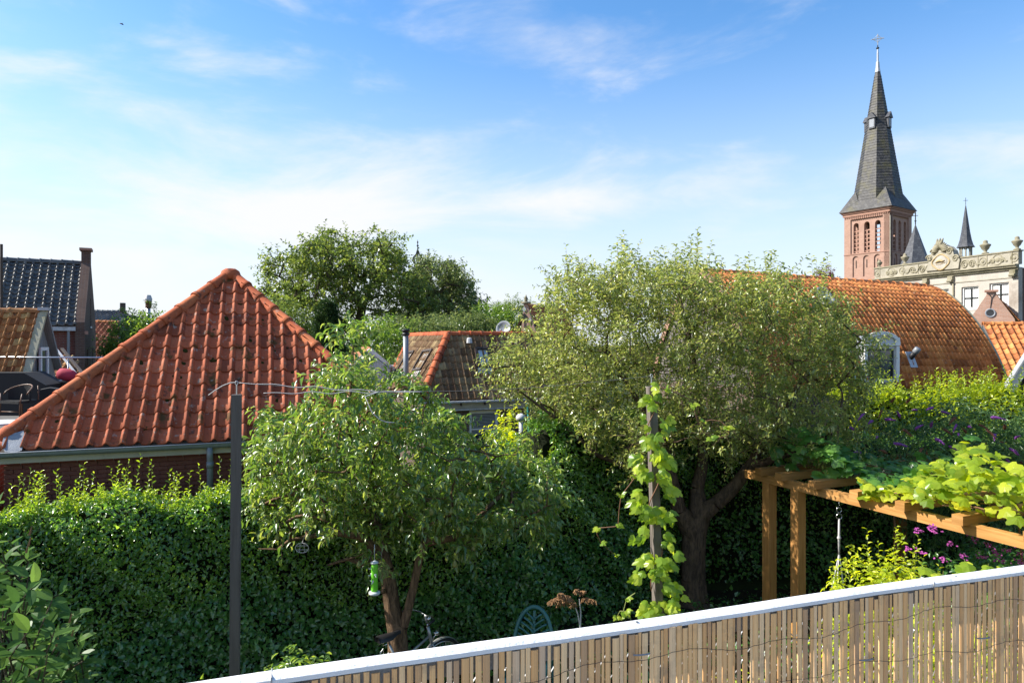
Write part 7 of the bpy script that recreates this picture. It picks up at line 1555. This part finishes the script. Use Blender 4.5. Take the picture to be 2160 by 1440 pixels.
# --- plain roofs in the distance, left
def far_roof(name, label, ridge, eave_, tile, w, rows, wall, cat='house'):
    a, b = ridge; c, d = eave_; root = thing(name, ((a.x+b.x)/2, (a.y+b.y)/2, 0), label, cat); back = Vector((0, (a-c).y*2, 0))
    m = MB(); m.add([c, d, b, a, c+back, d+back], [(0, 1, 2, 3), (3, 2, 5, 4), (0, 3, 4), (1, 5, 2)]); rf = m.build('roof', MT['mortar'], root); put_tiles(tile_specs(c, d, a, b, w, rows), tile, rf, None, 300); put_ridge(a+Z*.03, b+Z*.03, .11, .4, 'black_tile' if tile == 'black_tile' else 'orange_tile', rf)
    m = MB(); i = Vector((.15, .15, 0)); m.prism([Vector((c.x+.15, c.y+.2, 0)), Vector((d.x-.15, d.y+.2, 0)), Vector((d.x-.15, d.y+back.y-.2, 0)), Vector((c.x+.15, c.y+back.y-.2, 0))], Z*(min(c.z, d.z)-.05)); m.build('wall', wall, root); return root
far_roof('red_roofed_house', 'red ribbed pantile roof beyond the dark brick gable', (P(150, 679, 40), P(250, 681, 40)), (P(140, 768, 37), P(248, 768, 37)), 'salmon_tile', .30, 14, MT['wall_dark'])
r_ = far_roof('far_dark_house', 'far house with a low black tiled roof behind the red ribbed roof', (P(150, 656, 52), P(259, 658, 52)), (P(140, 684, 49), P(266, 684, 49)), 'black_tile', .30, 7, MT['wall_dark'])
m = MB(); p = P(259, 650, 51.5); m.box(p, V(.28, 0, 0), V(0, .28, 0), Z*.8); m.build('chimney', MT['brown_frame'], r_)
fl = P(313, 640, 38); root = thing('far_flue', (fl.x, fl.y, 0), 'slim metal flue with a copper coloured cowl left of the red roof peak', 'flue')
m = MB(); m.tube([Vector((fl.x, fl.y, 0)), Vector((fl.x, fl.y, P(313, 650, 38).z))], .11, 10); m.build('pipe', MT['galv'], root, True); m = MB(); m.lathe(P(313, 650, 38), [(.10, 0), (.16, .05), (.15, .10), (.15, .32), (.18, .34), (.18, .40)], 12); m.build('cowl', MT['cane'], root, True); m = MB(); m.lathe(P(313, 636, 38), [(.17, 0), (.20, .14), (.12, .36)], 12); m.build('cap', MT['white_worn'], root)
# --- small brick gable, middle distance
def build_brick_gable():
    n = Vector((-.30, -.95, 0)).normalized(); u = Vector((-n.y, n.x, 0)); o = P(1083, 705, 42); o = Vector((o.x, o.y, 0)); q = lambda px, py: plane_uv(o, u, n, px, py)
    pts = [q(1080, 712), q(1134, 712), q(1112, 645), q(1112, 640), q(1105, 640), q(1105, 645)]; root = thing('stepped_gable_house', o, 'far pink brick gable with diamond ornaments and a finial', 'house')
    wx0, wx1, wz0, wz1 = q(1096, 712)[0], q(1117, 712)[0], q(1100, 712)[1], q(1100, 703)[1]
    m = MB(); m.wall(o, u, Z, n, [(pts[0][0], 0), (pts[1][0], 0)]+pts[1:], [rect(wx0, wx1, wz0-.6, wz1)], .25); m.build('gable_wall', MT['wall_pink'], root); window(root, o, u, Z, n, wx0, wx1, wz0-.6, wz1, MT['white'], 2, 1, .07, 'glass')
    for px, py, s in ((1106, 669, .20), (1118, 675, .12), (1106, 652, .14)):
        x, z = q(px, py); c = o+u*x+Z*z; m = MB(); m.prism([c-u*s, c-Z*s*1.3, c+u*s, c+Z*s*1.3], n*.04); m.build('diamond_ornament', MT['iron'] if s > .15 else MT['lead_pale'], root)
    x, z = q(1106, 686); m = MB(); m.obox(o+u*x+Z*(z-.3), u*.05, n*.03, Z*.6); m.build('wall_anchor', MT['iron'], root)
    x, z = q(1108.5, 640); c = o+u*x+Z*z-n*.1; m = MB(); m.box(c+Z*.05, u*.5, n*.4, Z*.12); m.lathe(c+Z*.1, [(.12, 0), (.08, .1), (.13, .2), (.05, .34), (.02, .45)], 10); m.build('finial', MT['stone'], root, True)
    a, b = pts[2], pts[1]; A = o+u*((pts[2][0]+pts[5][0])/2)+Z*a[1]-n*.2; E = o+u*(b[0]+.1)+Z*b[1]-n*.2; dp = -n*6+u*1.0; Wv = o+u*(pts[0][0]-.1)+Z*pts[0][1]-n*.2
    m = MB(); m.add([A, A+dp, E+dp, E, Wv, Wv+dp], [(0, 1, 2, 3), (4, 5, 1, 0)]); rf = m.build('roof', MT['mortar'], root); put_tiles(tile_specs(E, E+dp, A, A+dp, .26, 9), 'salmon_tile', rf, None, 200); put_ridge(A+Z*.03, A+dp+Z*.03, .12, .4, 'yellow_tile', rf)
    c = P(1050, 660, 62); root = thing('distant_chimney', (c.x, c.y, 0), 'lone square brick chimney showing over the bushes', 'chimney'); m = MB(); m.obox(Vector((c.x-.3, c.y, 0)), V(.6, 0, 0), V(0, .6, 0), Z*(c.z+.25)); m.build('stack', MT['wall_dark'], root); m = MB(); m.obox(Vector((c.x-.38, c.y-.08, c.z+.253)), V(.76, 0, 0), V(0, .76, 0), Z*.12); m.build('cap', MT['stone'], root)
build_brick_gable()
# --- openwork lantern spire
def build_lantern():
    c = P(881, 560, 140); root = thing('lantern_spire', (c.x, c.y, 0), 'thin openwork iron crown spire rising behind the trees', 'spire'); x0 = Vector((c.x, c.y, 0)); z = lambda py: P(881, py, 140).z
    m = MB(); m.lathe(x0, [(2.3, 0), (2.3, z(640)), (1.6, z(600)), (1.0, z(575)), (.7, z(556))], 8); m.build('tower_roof', MT['slate_dark'], root)
    for k in range(8):
        a = k*math.pi/4; d = Vector((math.cos(a), math.sin(a), 0)); m = MB(); m.tube([x0+d*.7+Z*z(556), x0+d*1.05+Z*z(548), x0+d*.95+Z*z(543), x0+d*.35+Z*z(536), x0+d*.12+Z*z(528)], .09, 5); m.build('crown_rib', MT['iron'], root)
    m = MB(); m.tube([x0+Z*z(536), x0+Z*z(506)], [.16, .05], 6)
    for py, r_ in ((528, .25), (518, .28), (511, .2)): m.lathe(x0+Z*z(py), [(.08, -.2), (r_, 0), (.08, .2)], 8)
    m.build('needle', MT['iron'], root)
build_lantern()
